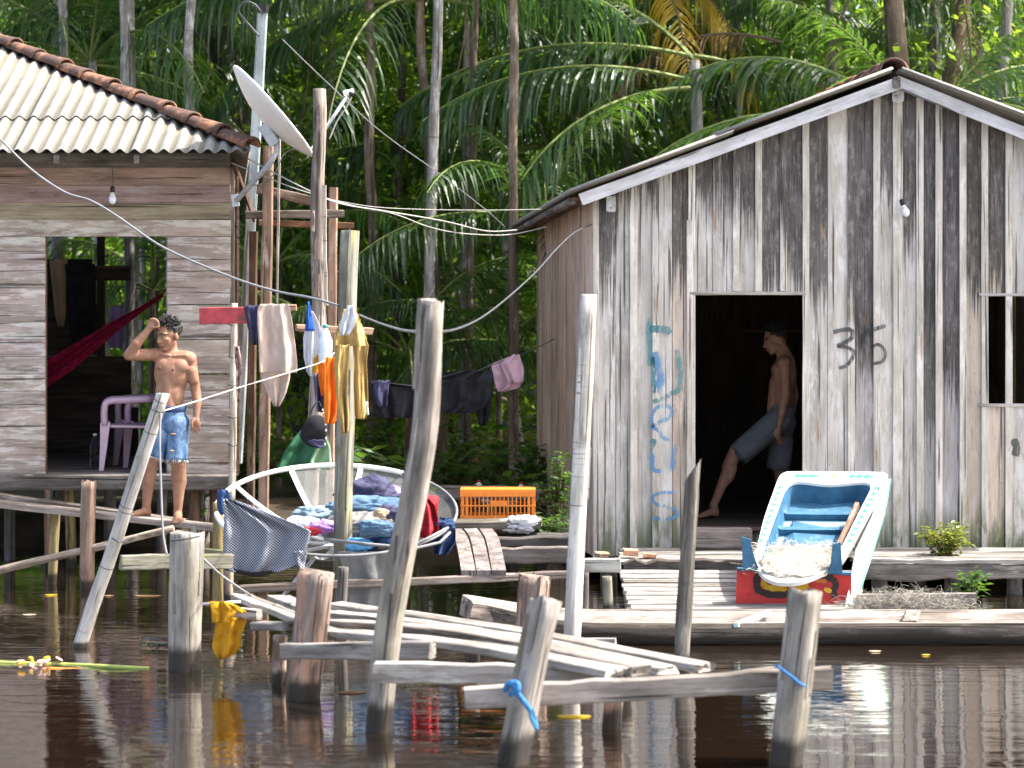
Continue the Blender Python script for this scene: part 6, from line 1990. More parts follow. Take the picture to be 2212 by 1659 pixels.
def hen(label, px, py, d, s, flip=1, headup=True):
    c = P(px, py, d)
    t = thing('hen', label, 'hen', c)
    S = [ellipsoid(c + Vector((0, 0, 0.11 * s)), (0.12 * s, 0.075 * s, 0.085 * s)),
         capsule(c + Vector((flip * -0.09 * s, 0, 0.13 * s)), 0.05 * s, c + Vector((flip * -0.15 * s, 0, 0.21 * s)), 0.02 * s),
         capsule(c + Vector((flip * 0.09 * s, 0, 0.14 * s)), 0.045 * s, c + Vector((flip * 0.13 * s, 0, 0.24 * s)), 0.026 * s),
         ellipsoid(c + Vector((flip * 0.135 * s, 0, 0.255 * s)), (0.030 * s, 0.024 * s, 0.026 * s))]
    fuse('body', S, 0.010, plain('hen_feather', (0.62, 0.60, 0.56), 0.85, 0.2), t, 3)
    tube('leg', [c + Vector((0.02, 0.03, 0.05)), c + Vector((0.02, 0.03, -0.06))], 0.008, M_BOATYELLOW, t, 5)
    tube('leg', [c + Vector((-0.02, -0.03, 0.05)), c + Vector((-0.02, -0.03, -0.06))], 0.008, M_BOATYELLOW, t, 5)
    V, F = ellipsoid(c + Vector((flip * 0.137 * s, 0, 0.287 * s)), (0.022 * s, 0.006 * s, 0.014 * s), None, 10, 6)
    mobj('comb', V, F, M_REDCLOTH, t, None, True)
    V, F = tube_geo([c + Vector((flip * 0.16 * s, 0, 0.255 * s)), c + Vector((flip * 0.185 * s, 0, 0.247 * s))], [0.008 * s, 0.002 * s], 6)
    mobj('beak', V, F, M_BOATYELLOW, t, None, True)


hen('white hen with a red comb behind the orange crate', 1062, 1098, 18.9, 0.8, -1)
hen('grey-white hen right of the red-combed hen', 1100, 1098, 19.1, 0.75, 1)
heap('white_plastic_bag', 'crumpled white plastic bag in front of the orange crate', P(1128, 1130, 16.9), (0.14, 0.08, 0.065), M_WHITECLOTH, 'bag', seed=21, amp=0.5)
heap('moss_clump', 'yellow-green moss clump on the old beam', P(918, 1058, 18.2), (0.10, 0.08, 0.08), fabric('moss', (0.13, 0.15, 0.015), 0.3), 'moss', seed=22)

# ---------------------------------------------------------------- floating things
def leafchip(label, px, py, rx, col, name='floating_leaf', cat='leaf'):
    d = CAM_H * FPX / (py - HY)
    c = P(px, py, d); c.z = 0.006
    V, F = [], []
    n = 10
    for k in range(n):
        a = 2 * math.pi * k / n
        V.append((c.x + rx * math.cos(a), c.y + rx * 0.6 * math.sin(a), 0.005 + 0.0015 * math.cos(a * 2)))
    V.append((c.x, c.y, 0.010)); 
    F = [(k, (k + 1) % n, n) for k in range(n)]
    o = mobj(name, V, F, col)
    return tag(o, label, cat)


fl = thing('floating_rope', 'green floating stem with pale debris at the left edge of the water', 'floating debris', P(150, 1437, 13.1))
dd0 = CAM_H * FPX / (1433 - HY); dd1 = CAM_H * FPX / (1444 - HY)
tube('stem', catmull([P(-40, 1430, dd0 + .05), P(60, 1434, dd0), P(160, 1437, dd0 - .05), P(240, 1441, dd1), P(322, 1445, dd1)], 6), 0.014, plain('green_stem', (0.28, 0.34, 0.08), 0.6, 0.2), fl, 6)
tube('stem', catmull([P(100, 1444, dd1 + .02), P(200, 1448, dd1), P(300, 1451, dd1 - .05)], 6), 0.010, M_BOATORANGE, fl, 6)
rnd = random.Random(5)
for i in range(18):
    px = rnd.gauss(80, 30); py = 1437 + rnd.uniform(-4, 7)
    d_ = CAM_H * FPX / (py - HY)
    c = P(px, py, d_); c.z = rnd.uniform(0.0, 0.04)
    V, F = ellipsoid(c, (rnd.uniform(.012, .03), rnd.uniform(.01, .02), rnd.uniform(.006, .012)), Matrix.Rotation(rnd.uniform(-.6, .6), 3, 'Y'), 9, 6)
    mobj('petal', V, F, (M_FLESHPINK, M_BOATYELLOW, M_TOWEL, M_FLESHPINK)[i % 4], fl, None, True)
fb = P(317, 1394, 0) ; d_ = CAM_H * FPX / (1396 - HY)
t_ = thing('floating_bottle', 'clear bottle floating on its side left of the thick stump', 'bottle', P(320, 1392, d_))
V, F = lathe_geo([(0.03, 0), (0.042, 0.02), (0.042, 0.18), (0.02, 0.24), (0.018, 0.27)], 14)
Mx = Matrix.Translation(P(302, 1392, d_) * 1.0 + Vector((0, 0, 0.01))) @ Matrix.Rotation(math.radians(90), 4, 'Y')
mobj('body', V, F, M_CLEAR, t_, Mx, True)
V, F = lathe_geo([(0.02, 0.262), (0.022, 0.285), (0.015, 0.29)], 12)
mobj('cap', V, F, M_FLESHPINK, t_, Mx, True)
cols = [L_YELLOW, L_DEAD, L_DEAD, M_TANCLOTH]
for i, (px, py, rx, lab) in enumerate([(110, 1286, .05, 'tan leaf floating beneath the left house'), (320, 1288, .10, 'pale curled leaf floating under the plank'), (235, 1288, .04, 'pink petal floating beneath the left house'),
                                  (64, 1329, .05, 'orange leaf floating left of the slanting pole'), (1240, 1549, .09, 'long yellow leaf floating below the long beam'), (1090, 1552, .03, 'small yellow leaf beside the split grey post'),
                                  (840, 1490, .04, 'orange leaf floating right of the tall leaning pole'), (1890, 1408, .04, 'tan leaf floating before the dugout canoe'), (2000, 1416, .03, 'small pale leaf floating before the dugout canoe'),
                                  (760, 1497, .08, 'pale yellow blade floating left of the tall leaning pole')]):
    leafchip(lab, px, py, rx, cols[i % 4])

# ---------------------------------------------------------------- painted boat
def boat():
    t = thing('painted_boat', 'white, green and blue painted boat propped bow-up with a red stern', 'boat', P(1720, 1318, 15.6))
    tl, tr = P(1686, 1018, 16.75), P(1924, 1020, 16.75)
    bl, br = P(1618, 1215, 15.62), P(1822, 1215, 15.62)
    def R(u, v, h=0.0):
        p = (bl * (1 - u) + br * u) * (1 - v) + (tl * (1 - u) + tr * u) * v
        return p + N * h
    N = (br - bl).cross(tl - bl).normalized()
    if N.y > 0: N = -N
    # outline of the gunwale in (u, v)
    outer = [(0.03, 0.15), (0.0, 0.45), (0.0, 0.75), (0.005, 0.93), (0.04, 0.985), (0.12, 1.0), (0.5, 1.0), (0.88, 1.0), (0.96, 0.985), (0.995, 0.93), (1.0, 0.75), (1.0, 0.45), (0.97, 0.15),
             (0.93, 0.0), (0.82, -0.12), (0.66, -0.19), (0.5, -0.205), (0.34, -0.19), (0.18, -0.12), (0.07, 0.0)]
    inner = [(0.10, 0.15), (0.10, 0.45), (0.10, 0.74), (0.105, 0.80), (0.13, 0.85), (0.22, 0.875), (0.5, 0.845), (0.78, 0.875), (0.87, 0.85), (0.895, 0.80), (0.90, 0.74), (0.90, 0.45), (0.90, 0.15),
             (0.87, 0.03), (0.79, -0.085), (0.65, -0.16), (0.5, -0.178), (0.35, -0.16), (0.21, -0.085), (0.13, 0.03)]
    def smooth(c):
        pts = catmull([Vector((u, v, 0)) for u, v in c + c[:1]], 4)[:-1]
        return [(p.x, p.y) for p in pts]
    o2, i2 = smooth(outer), smooth(inner)
    n = len(o2)
    V, F = [], []
    for (u, v) in o2: V.append(R(u, v, 0.0))
    for (u, v) in i2: V.append(R(u, v, 0.006))
    for (u, v) in o2: V.append(R(u, v, -0.03))
    for (u, v) in i2: V.append(R(u, v, -0.03))
    for k in range(n):
        q = (k + 1) % n
        F += [(k, q, n + q, n + k), (2 * n + q, 2 * n + k, 3 * n + k, 3 * n + q), (q, k, 2 * n + k, 2 * n + q), (n + k, n + q, 3 * n + q, 3 * n + k)]
    mobj('gunwale', V, F, M_BOATWHITE, t)
    # hull sides going down from the rim, and the floor
    dep = 0.20
    def L2(u, v, h):          # point on the hull at depth h, drawn in a little
        h = h * max(0.12, min(1.0, (v + 0.20) / 0.45))
        f = 1 + 0.16 * h / dep
        return R(0.5 + (u - 0.5) * f, 0.42 + (v - 0.42) * (1 + 0.05 * h / dep), h)
    V, F = [], []
    hs = [-0.03, -0.10, -dep]
    for lay in (0, 1):
        for h in hs:
            for (u, v) in (o2 if lay == 0 else i2):
                V.append(L2(u, v, h + (0.012 if lay else 0)))
    for lay in (0, 1):
        for j in range(len(hs) - 1):
            for k in range(n):
                q = (k + 1) % n
                a = lay * 3 * n + j * n
                f = (a + k, a + q, a + n + q, a + n + k)
                F.append(f if lay else tuple(reversed(f)))
    mobj('hull_side', V, F, None, t, mats=[M_BOATWHITE, M_BOATBLUE], mi=[0] * (n * 2) + [1] * (n * 2))
    V = [L2(u, v, -dep) for (u, v) in o2] + [L2(u, v, -dep - 0.015) for (u, v) in o2]
    F = [tuple(range(n)), tuple(range(2 * n - 1, n - 1, -1))] + [(k, n + k, n + (k + 1) % n, (k + 1) % n) for k in range(n)]
    mobj('bottom', V, F, M_BOATBLUE, t)
    # cross planks of the floor, frames between them, and the bow sheet
    for (va, vb, mt, h) in ((0.70, 0.86, M_BOATBLUE, -0.155), (0.535, 0.655, M_BOATSKY, -0.165), (0.33, 0.49, M_BOATSKY, -0.165), (0.13, 0.285, M_BOATSKY, -0.165)):
        q = [R(0.12, va, h), R(0.88, va, h), R(0.88, vb, h), R(0.12, vb, h)]
        V = q + [p - N * 0.018 for p in q]
        mobj('floor_plank', V, [(0, 1, 2, 3), (7, 6, 5, 4), (0, 4, 5, 1), (1, 5, 6, 2), (2, 6, 7, 3), (3, 7, 4, 0)], mt, t)
    for v in (0.68, 0.51, 0.305):
        pts = []
        for (u, h) in ((0.095, -0.05), (0.115, -0.09), (0.16, -0.115), (0.5, -0.118), (0.84, -0.115), (0.885, -0.09), (0.905, -0.05)):
            pts.append((u, h))
        V, F = [], []
        for (u, h) in pts:
            V += [R(u, v - 0.016, h), R(u, v + 0.016, h), R(u, v + 0.016, h - 0.08), R(u, v - 0.016, h - 0.08)]
        for k in range(len(pts) - 1):
            for q in range(4):
                F.append((k * 4 + q, k * 4 + (q + 1) % 4, k * 4 + 4 + (q + 1) % 4, k * 4 + 4 + q))
        F += [(3, 2, 1, 0), tuple(len(V) - 4 + q for q in range(4))]
        mobj('frame', V, F, M_BOATBLUE, t)
    # painted thwart
    q = [R(0.09, 0.085, -0.01), R(0.93, 0.085, -0.01), R(0.93, 0.125, -0.01), R(0.09, 0.125, -0.01)]
    V = q + [p - N * 0.03 for p in q]
    th = mobj('thwart', V, [(0, 1, 2, 3), (7, 6, 5, 4), (0, 4, 5, 1), (1, 5, 6, 2), (2, 6, 7, 3), (3, 7, 4, 0)], M_BOATGREEN, t)
    q = [R(0.55, 0.085, -0.008), R(0.93, 0.085, -0.008), R(0.93, 0.125, -0.008), R(0.62, 0.125, -0.008)]
    mobj('painted_flame', q + [p - N * 0.002 for p in q], [(0, 1, 2, 3), (7, 6, 5, 4)], M_BOATORANGE, th)
    # green leaf ornaments on the gunwale
    orn = []
    for k in range(10):
        v = 0.22 + 0.065 * k
        orn += [(0.05, v, 0.022, 0.016), (0.95, v, 0.026, 0.018)]
    for k in range(3):
        orn += [(0.18 + 0.07 * k, 0.94, 0.04, 0.018), (0.68 + 0.07 * k, 0.94, 0.04, 0.018)]
    for (u, v, ru, rv) in orn:
        V = [R(u + ru * math.cos(a) * (1 + .4 * math.cos(3 * a)), v + rv * math.sin(a) * (1 + .4 * math.cos(3 * a)), 0.0085) for a in np.linspace(0, 2 * math.pi, 13)[:-1]]
        mobj('painted_leaf', V, [tuple(range(12))], M_BOATGREEN, t)
    V = [R(0.5 + 0.035 * math.cos(a), 0.938 + 0.012 * math.sin(a), 0.0085) for a in np.linspace(0, 2 * math.pi, 11)[:-1]]
    mobj('painted_flower', V, [tuple(range(10))], M_BOATORANGE, t)
    # outer right side, white with a green strake, running down to the ramp
    side = [P(1925, 1035, 16.72), P(1912, 1110, 16.4), P(1880, 1215, 15.95), P(1846, 1317, 15.55)]
    sid2 = [P(1905, 1040, 16.55), P(1884, 1120, 16.2), P(1850, 1190, 15.8), P(1826, 1312, 15.48)]
    V = side + sid2 + [p + Vector((0, 0.05, -0.0)) for p in side] + [p + Vector((0, 0.05, 0)) for p in sid2]
    F = [(k, k + 1, k + 5, k + 4) for k in range(3)] + [(8 + k + 1, 8 + k, 8 + k + 4, 8 + k + 5) for k in range(3)] + [(k, k + 8, k + 9, k + 1) for k in range(3)] + [(k + 4, k + 5, k + 13, k + 12) for k in range(3)] + [(3, 11, 15, 7), (0, 4, 12, 8)]
    mobj('side_plank', V, F, M_BOATWHITE, t)
    tube('green_strake', catmull([p + Vector((-0.012, -0.012, 0)) for p in side], 5), 0.010, M_BOATGREEN, t, 5)
    # red stern with its painted letters
    z = 15.58
    q = [P(1592, 1228, z), P(1840, 1238, z), P(1838, 1318, z), P(1590, 1312, z)]
    V = q + [p + Vector((0, 0.03, 0)) for p in q]
    tr_ = mobj('stern_board', V, [(3, 2, 1, 0), (4, 5, 6, 7), (0, 1, 5, 4), (1, 2, 6, 5), (2, 3, 7, 6), (3, 0, 4, 7)], M_BOATRED, t)
    board('stern_lip', P(1584, 1312, z - 0.03), P(1842, 1320, z - 0.03), 0.025, 0.05, M_BOATRED, t, (0, 0, 1))
    board('stern_cap', P(1592, 1229, z + 0.02), P(1838, 1239, z + 0.02), 0.02, 0.07, M_BOATBLUE, t, (0, 0, 1))
    for i, (pts, w, mt, off) in enumerate([
        ([(1636, 1262), (1634, 1250), (1644, 1240), (1655, 1246)], 15, M_BOATBLACK, 0.004), ([(1634, 1262), (1640, 1276), (1665, 1284), (1700, 1284), (1725, 1276)], 15, M_BOATBLACK, 0.004),
        ([(1655, 1246), (1650, 1262), (1664, 1270), (1700, 1272)], 12, M_BOATYELLOW, 0.006), ([(1664, 1246), (1672, 1262)], 12, M_BOATYELLOW, 0.0063),
        ([(1700, 1250), (1712, 1268), (1730, 1270), (1745, 1262)], 14, M_BOATYELLOW, 0.006), ([(1676, 1255), (1684, 1258)], 14, M_BOATORANGE, 0.0075),
        ([(1745, 1244), (1775, 1246), (1800, 1250)], 15, M_BOATBLACK, 0.004), ([(1760, 1252), (1785, 1256)], 10, M_BOATORANGE, 0.0062), ([(1800, 1250), (1806, 1264), (1800, 1280), (1806, 1290)], 14, M_BOATBLACK, 0.0042),
        ([(1780, 1272), (1796, 1278)], 10, M_BOATYELLOW, 0.006)]):
        stroke('painted_letter_stroke', pts, w, mt, tr_, d=z - off, seed=70 + i)
    # curved blue knees at each side of the stern
    for pts in ([(1603, 1160), (1622, 1166), (1624, 1185), (1630, 1205), (1640, 1228), (1606, 1228)], [(1800, 1176), (1816, 1172), (1820, 1238), (1790, 1238), (1796, 1215)]):
        a = [P(x, y, 15.50) for x, y in pts]
        m = len(a)
        V = a + [p + Vector((0, 0.045, 0)) for p in a]
        F = [tuple(range(m - 1, -1, -1)), tuple(range(m, 2 * m))] + [(k, (k + 1) % m, m + (k + 1) % m, m + k) for k in range(m)]
        mobj('stern_knee', V, F, M_BOATBLUE, t)
    # brown board wedged along the right side
    board('wedge_board', R(0.84, 0.08, -0.06), R(0.83, 0.66, -0.03), 0.05, 0.03, W_RUST, t, (0, 0, 1), (0.8, 0.7, 0.65))
    return t, R, N


bt2, RB, NBt = boat()


def netpile(name, label, pts, mat, n, seed, size, kind=None, r=0.0016):
    """tangled fishing net: many thin looping threads over a soft mound"""
    t = thing(name, label, 'fishing net', pts[0])
    rnd = random.Random(seed)
    parts = []
    for i in range(n):
        c = pts[rnd.randrange(len(pts))] + Vector((rnd.gauss(0, size[0]), rnd.gauss(0, size[1]), 0))
        h = size[2] * math.exp(-((c - sum(pts, Vector()) / len(pts)).length / (size[0] * 3.2)) ** 2)
        c.z += rnd.uniform(-0.5, 1.0) * h
        k = rnd.uniform(0.03, 0.09)
        ax1 = Vector((rnd.gauss(0, 1), rnd.gauss(0, .6), rnd.gauss(0, .5))).normalized()
        ax2 = Vector((rnd.gauss(0, 1), rnd.gauss(0, .6), rnd.gauss(0, .8))).normalized()
        line = [c + ax1 * (k * math.cos(a)) + ax2 * (k * math.sin(a * 1.3)) for a in np.linspace(0, rnd.uniform(2, 6), 8)]
        parts.append(tube_geo(line, r, 3))
    V, F = merge(parts)
    tag(mobj('threads', V, F, mat, t), kind='stuff')
    return t


c_ = [RB(0.20 + 0.60 * i / 8, -0.05 + 0.04 * (i % 3), 0.02) for i in range(9)]
nb = netpile('fishing_net', 'beige fishing net bundled in the stern of the painted boat', c_ + [RB(0.16 + 0.17 * i, 0.09, 0.03) for i in range(5)], M_NETBEIGE, 500, 3, (0.055, 0.05, 0.03), r=0.0011)
# soft body of the bundle
V, F = ellipsoid((0, 0, 0), (1, 1, 1), None, 30, 18)
Mq = Matrix((RB(1, 0) - RB(0, 0), RB(0, 0.5) - RB(0, 0), NBt)).transposed()
cc = RB(0.5, -0.02, -0.005)
V2 = []
for v in V:
    v = Vector(v)
    s_ = 1 + 0.22 * noise.noise(v * 2.5) + 0.16 * noise.noise(v * 6)
    V2.append(cc + (RB(1, 0) - RB(0, 0)) * (v.x * 0.395 * s_) + (RB(0, 1) - RB(0, 0)) * (v.y * 0.145 * s_) + NBt * (v.z * 0.055 * s_))
mobj('bundle', V2, F, plain('beige_net_mass', (0.56, 0.52, 0.44), 0.95, 0.45, 0.1, 90, bump=1.0), nb, None, True)
netpile('fishing_net', 'grey fishing net heaped behind the dugout canoe', [P(1880 + 18 * i, 1304 + (abs(i - 4) * 1.2), 15.0) for i in range(10)], M_NETGREY, 900, 8, (0.10, 0.08, 0.07), r=0.0011)

# ---------------------------------------------------------------- shrubs at the landing and by the wall
def leaf_geo(c, dirv, L, w, rnd, droop=0.3):
    d = Vector(dirv).normalized()
    s = d.cross(Vector((0, 0, 1)))
    if s.length < 1e-3: s = Vector((1, 0, 0))
    s.normalize()
    s = (Matrix.Rotation(rnd.uniform(-0.7, 0.7), 3, d) @ s)
    a = Vector(c); m = a + d * L * 0.5 + Vector((0, 0, -droop * L * 0.12)); e = a + d * L + Vector((0, 0, -droop * L * 0.5))
    return [a, m + s * w / 2, e, m - s * w / 2]


def shrub(label, base, h, spread, n_stem, n_leaf, L, mat, seed, name='shrub', cat='shrub', group=None, lean=(0, 0, 0)):
    rnd = random.Random(seed)
    t = thing(name, label, cat, base, group)
    V, F = [], []
    base = Vector(base)
    for i in range(n_stem):
        a = rnd.uniform(0, 2 * math.pi); rr_ = spread * math.sqrt(rnd.random())
        tip = base + Vector((math.cos(a) * rr_, math.sin(a) * rr_ * 0.7, h * rnd.uniform(0.5, 1.0))) + Vector(lean) * h
        mid = base.lerp(tip, 0.5) + Vector((0, 0, h * 0.12))
        tube('stem', catmull([base, mid, tip], 4), [0.007, 0.007, 0.006, 0.006, 0.005, 0.004, 0.004, 0.003, 0.002], M_STEMB, t, 4)
        pts = catmull([base, mid, tip], 6)
        for k in range(n_leaf):
            p = pts[rnd.randrange(3, len(pts))] + Vector((rnd.gauss(0, .03), rnd.gauss(0, .03), rnd.gauss(0, .03)))
            a2 = rnd.uniform(0, 2 * math.pi)
            q = leaf_geo(p, (math.cos(a2), math.sin(a2), rnd.uniform(-.5, .6)), L * rnd.uniform(.6, 1.2), L * 0.42, rnd)
            o = len(V); V += q; F.append((o, o + 1, o + 2, o + 3))
    tag(mobj('foliage', V, F, mat, t), kind='stuff')
    return t


shrub('young yellow-green shrub growing at the landing right of the boat', P(2040, 1208, 17.2), 0.26, 0.27, 20, 26, 0.065, L_YOUNG, 3)
shrub('small shrub sprouting under the right landing beam', P(2100, 1300, 16.3), 0.22, 0.12, 7, 18, 0.08, L_SHRUB, 5)
shrub('dark green shrub climbing the corner of the gabled shack', P(1205, 1160, 17.6), 0.75, 0.16, 16, 26, 0.075, L_SHRUB, 7)
shrub('low leafy shrub at the foot of the shack corner', P(1185, 1160, 17.3), 0.14, 0.2, 12, 22, 0.07, L_SHRUB, 9)
# ---------------------------------------------------------------- palms and forest
def frond_mesh(name, L, e0, e1, ll, hangf, mat, n=44, seed=0, stalk=0.16, wleaf=0.036, fold=0.0, stem=None):
    rnd = random.Random(seed)
    V, F, MI = [], [], []
    N_ = 14
    pts = [Vector((0, 0, 0))]
    for i in range(N_):
        f = (i + 0.5) / N_
        e = math.radians(e0 + (e1 - e0) * f ** 1.25)
        pts.append(pts[-1] + Vector((math.cos(e), 0, math.sin(e))) * (L / N_))
    side = 0.10 * rnd.uniform(-1, 1)
    pts = [p + Vector((0, side * (i / N_) ** 2 * L, 0)) for i, p in enumerate(pts)]
    tv, tf = tube_geo(pts, [0.020 * (1 - 0.8 * i / N_) + 0.003 for i in range(N_ + 1)], 4)
    V += tv; F += tf; MI += [1] * len(tf)
    def at(t):
        x = t * N_; i = min(int(x), N_ - 1); return pts[i].lerp(pts[i + 1], x - i), (pts[i + 1] - pts[i]).normalized()
    for k in range(n):
        t = stalk + (1 - stalk) * (k + 0.5) / n
        p, tan = at(t)
        prof = (0.35 + 0.65 * math.sin(math.pi * min(1, 0.12 + 0.80 * (t - stalk) / (1 - stalk))))
        if t > 0.9: prof *= 1 - (t - 0.9) * 4
        for s in (-1, 1):
            l = ll * prof * rnd.uniform(0.72, 1.12)
            if rnd.random() < 0.09: continue
            hg = hangf * rnd.uniform(0.7, 1.12)
            out = Vector((0, s, 0)); upv = tan.cross(out) * s
            d0 = (out * rnd.uniform(0.8, 1.0) + tan * rnd.uniform(0.35, 0.95) + Vector((0, 0, 0.15 - fold))).normalized()
            g = Vector((0, 0, -1))
            w = wleaf * rnd.uniform(0.8, 1.15) * (0.6 + 0.4 * prof)
            q = p.copy()
            o = len(V)
            nn = 4
            ww = [0.55, 1.0, 0.85, 0.5, 0.04]
            for j in range(nn + 1):
                f = j / nn
                dd = (d0 * (1 - hg * f) + g * (hg * f * 1.5)).normalized()
                if j: q = q + dd * (l / nn)
                sv = tan * (0.8) + Vector((0, 0, 0.25)); sv = (sv - dd * sv.dot(dd)).normalized()
                V.append(q + sv * (w * ww[j] / 2)); V.append(q - sv * (w * ww[j] / 2))
            for j in range(nn):
                F.append((o + 2 * j, o + 2 * j + 1, o + 2 * j + 3, o + 2 * j + 2)); MI.append(0)
    me = mesh(name, V, F, None, False, [mat, stem or M_STEM], MI)
    return me


FR = {}
for key, args in {
    'up':    dict(L=2.6, e0=72, e1=5, ll=0.75, hangf=0.55),
    'arch':  dict(L=2.9, e0=48, e1=-48, ll=0.80, hangf=0.75),
    'flat':  dict(L=2.9, e0=22, e1=-55, ll=0.82, hangf=0.85),
    'droop': dict(L=2.7, e0=-5, e1=-72, ll=0.78, hangf=0.8),
    'curt':  dict(L=3.0, e0=12, e1=-38, ll=0.98, hangf=1.0),
}.items():
    for v in range(3):
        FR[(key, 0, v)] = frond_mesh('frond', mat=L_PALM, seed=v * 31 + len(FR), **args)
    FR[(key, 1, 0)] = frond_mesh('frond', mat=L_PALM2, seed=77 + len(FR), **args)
FR['yellow'] = frond_mesh('frond', 2.4, -35, -80, 0.85, 0.9, L_YELLOW, seed=5, stem=M_STEMB)
FR['dead'] = frond_mesh('frond', 2.5, 15, -62, 0.62, 1.0, L_DEAD, seed=6, n=28, wleaf=0.022, stem=M_STEMB)
FR['deadhang'] = frond_mesh('frond', 2.0, -60, -88, 0.55, 1.0, L_DEAD, seed=8, n=26, wleaf=0.02, stem=M_STEMB)

fr_rnd = random.Random(21)


def frond_at(parent, pos, az, key, scale=1.0, roll=0.0):
    M = Matrix.Translation(pos) @ Matrix.Rotation(az, 4, 'Z') @ Matrix.Rotation(roll, 4, 'X') @ Matrix.Scale(scale, 4)
    return link('frond', FR[key], parent, M)


def palm(label, ground, top, r, mat, n=10, scale=1.0, light=0.25, group=None, kinds=None, seed=0, az0=None):
    t = thing('palm_tree', label, 'palm tree', ground, group)
    g = Vector(ground); tp = Vector(top)
    pole('trunk', g - Vector((0, 0, 0.3)), tp, r * 1.15, r * 0.85, mat, t, 9, 22, 0.03, 0.10, (fr_rnd.uniform(.85, 1.1),) * 3, seed + 100, rings=2)
    a0 = az0 if az0 is not None else fr_rnd.uniform(0, 6.28)
    for k in range(n):
        az = a0 + 2.399 * k + fr_rnd.uniform(-.25, .25)
        f = k / max(1, n - 1)
        kd = (kinds or ['up', 'arch', 'arch', 'flat', 'curt', 'droop'])
        key = kd[min(len(kd) - 1, int(f * len(kd)))]
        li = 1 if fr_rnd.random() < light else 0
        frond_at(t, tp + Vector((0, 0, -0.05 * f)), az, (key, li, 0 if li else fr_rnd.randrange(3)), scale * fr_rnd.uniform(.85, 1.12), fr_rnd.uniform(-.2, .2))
    return t


def from_line(x0, y0, x1, y1, d, ztop):
    """trunk seen on the frame from (x0,y0) to (x1,y1): carried down to the ground and up to height ztop"""
    a = P(x0, y0, d); b = P(x1, y1, d)
    k = (b.x - a.x) / (b.z - a.z)
    gz = 0.3
    return Vector((a.x + k * (gz - a.z), d, gz)), Vector((a.x + k * (ztop - a.z), d, ztop))


for i, (x0, y0, x1, y1, d, zt, r, mt, lab) in enumerate([
    (134, 0, 131, 145, 24.0, 8.4, .050, M_TRUNK, 'slim grey palm trunk leftmost above the left roof'),
    (268, 0, 271, 235, 23.6, 8.0, .050, M_TRUNK, 'slim grey palm trunk second from the left above the left roof'),
    (414, 0, 414, 255, 23.2, 8.6, .050, M_TRUNK, 'slim grey palm trunk nearest the dish above the left roof'),
    (316, 0, 312, 200, 27.0, 9.0, .034, M_TRUNK, 'very thin palm trunk behind the left roof'),
    (942, 0, 925, 650, 23.0, 8.8, .052, M_TRUNK, 'tall pale palm trunk in the middle of the gap'),
    (798, 180, 812, 1000, 24.5, 7.6, .055, M_TRUNKB, 'brown palm trunk left of the tall leaning pole'),
    (862, 300, 842, 1000, 25.5, 8.2, .045, M_TRUNKD, 'dark thin palm trunk just left of the middle trunk'),
    (1020, 300, 1006, 1040, 24.0, 7.8, .040, M_TRUNKB, 'thin brown palm trunk above the black sheet'),
    (1108, 560, 1106, 1050, 22.8, 8.4, .046, M_TRUNKB, 'mottled brown palm trunk beside the wall of the shack'),
    (1932, 0, 1946, 160, 25.0, 8.0, .115, M_TRUNKB, 'thick ringed palm trunk rising at the shack ridge'),
    (2016, 0, 2022, 170, 26.0, 8.6, .075, M_TRUNK, 'grey palm trunk right of the thick ringed trunk'),
    (2078, 0, 2042, 185, 25.5, 7.4, .085, M_TRUNKB, 'leaning pinkish palm trunk right of the ridge'),
    (2172, 0, 2162, 230, 25.0, 8.2, .062, M_TRUNK, 'grey palm trunk at the right edge of the frame'),
    (124, 480, 122, 700, 26.0, 7.0, .085, M_TRUNK, 'grey palm trunk seen through the top of the left doorway'),
    (288, 560, 291, 860, 24.2, 7.4, .055, M_TRUNK, 'mottled palm trunk seen through the right of the left doorway'),
    (1592, 0, 1600, 300, 26.5, 8.0, .050, M_TRUNK, 'pale palm trunk half hidden by fronds left of the ridge'),
]):
    g, tp = from_line(x0, y0, x1, y1, d, zt)
    palm(lab, g, tp, r, mt, 10, 1.0, 0.2, seed=i)

crown_where = ['above the shack rake with yellowed fronds', 'just left of the shack ridge', 'whose crown shows left of the hanging curtain of fronds', 'between the middle trunk and the yellowed fronds', 'crown above the tall burnt post', 'behind the black-capped pole', 'right of the ridge with a dead drooping frond', 'close behind the left slope of the shack roof', 'between the slim trunks above the left roof', 'at the far left above the roof tiles', 'with pale sun-toned fan just over the roof tiles', 'with sun-toned leaves deep behind the white feed arm', 'behind the brown dead frond', 'with sun-toned leaves behind the dish', 'behind the shack eave', 'with a hanging dead frond right of the ridge', 'half way between eave and middle trunk', 'with sun-toned leaves deep between trunk and eave', 'behind the dish back', 'beyond the right edge', 'beyond the left edge', 'behind the shack ridge']
crowns = [(1330, -40, 26.0), (1560, 40, 27.0), (1180, 90, 28.0), (1010, -60, 25.2), (720, -30, 26.0), (560, 60, 27.5), (1790, -60, 26.2), (1700, 170, 28.0),
          (350, 80, 27.0), (60, 40, 26.0), (195, 130, 25.0), (850, 170, 30.0), (1440, 230, 27.5), (640, 270, 29.5), (1075, 330, 26.5), (2110, 40, 28.0), (1260, 260, 28.5),
          (930, 430, 31.0), (460, 230, 29.0), (2250, 150, 27.0), (-60, 160, 28.0), (1900, 240, 29.0)]
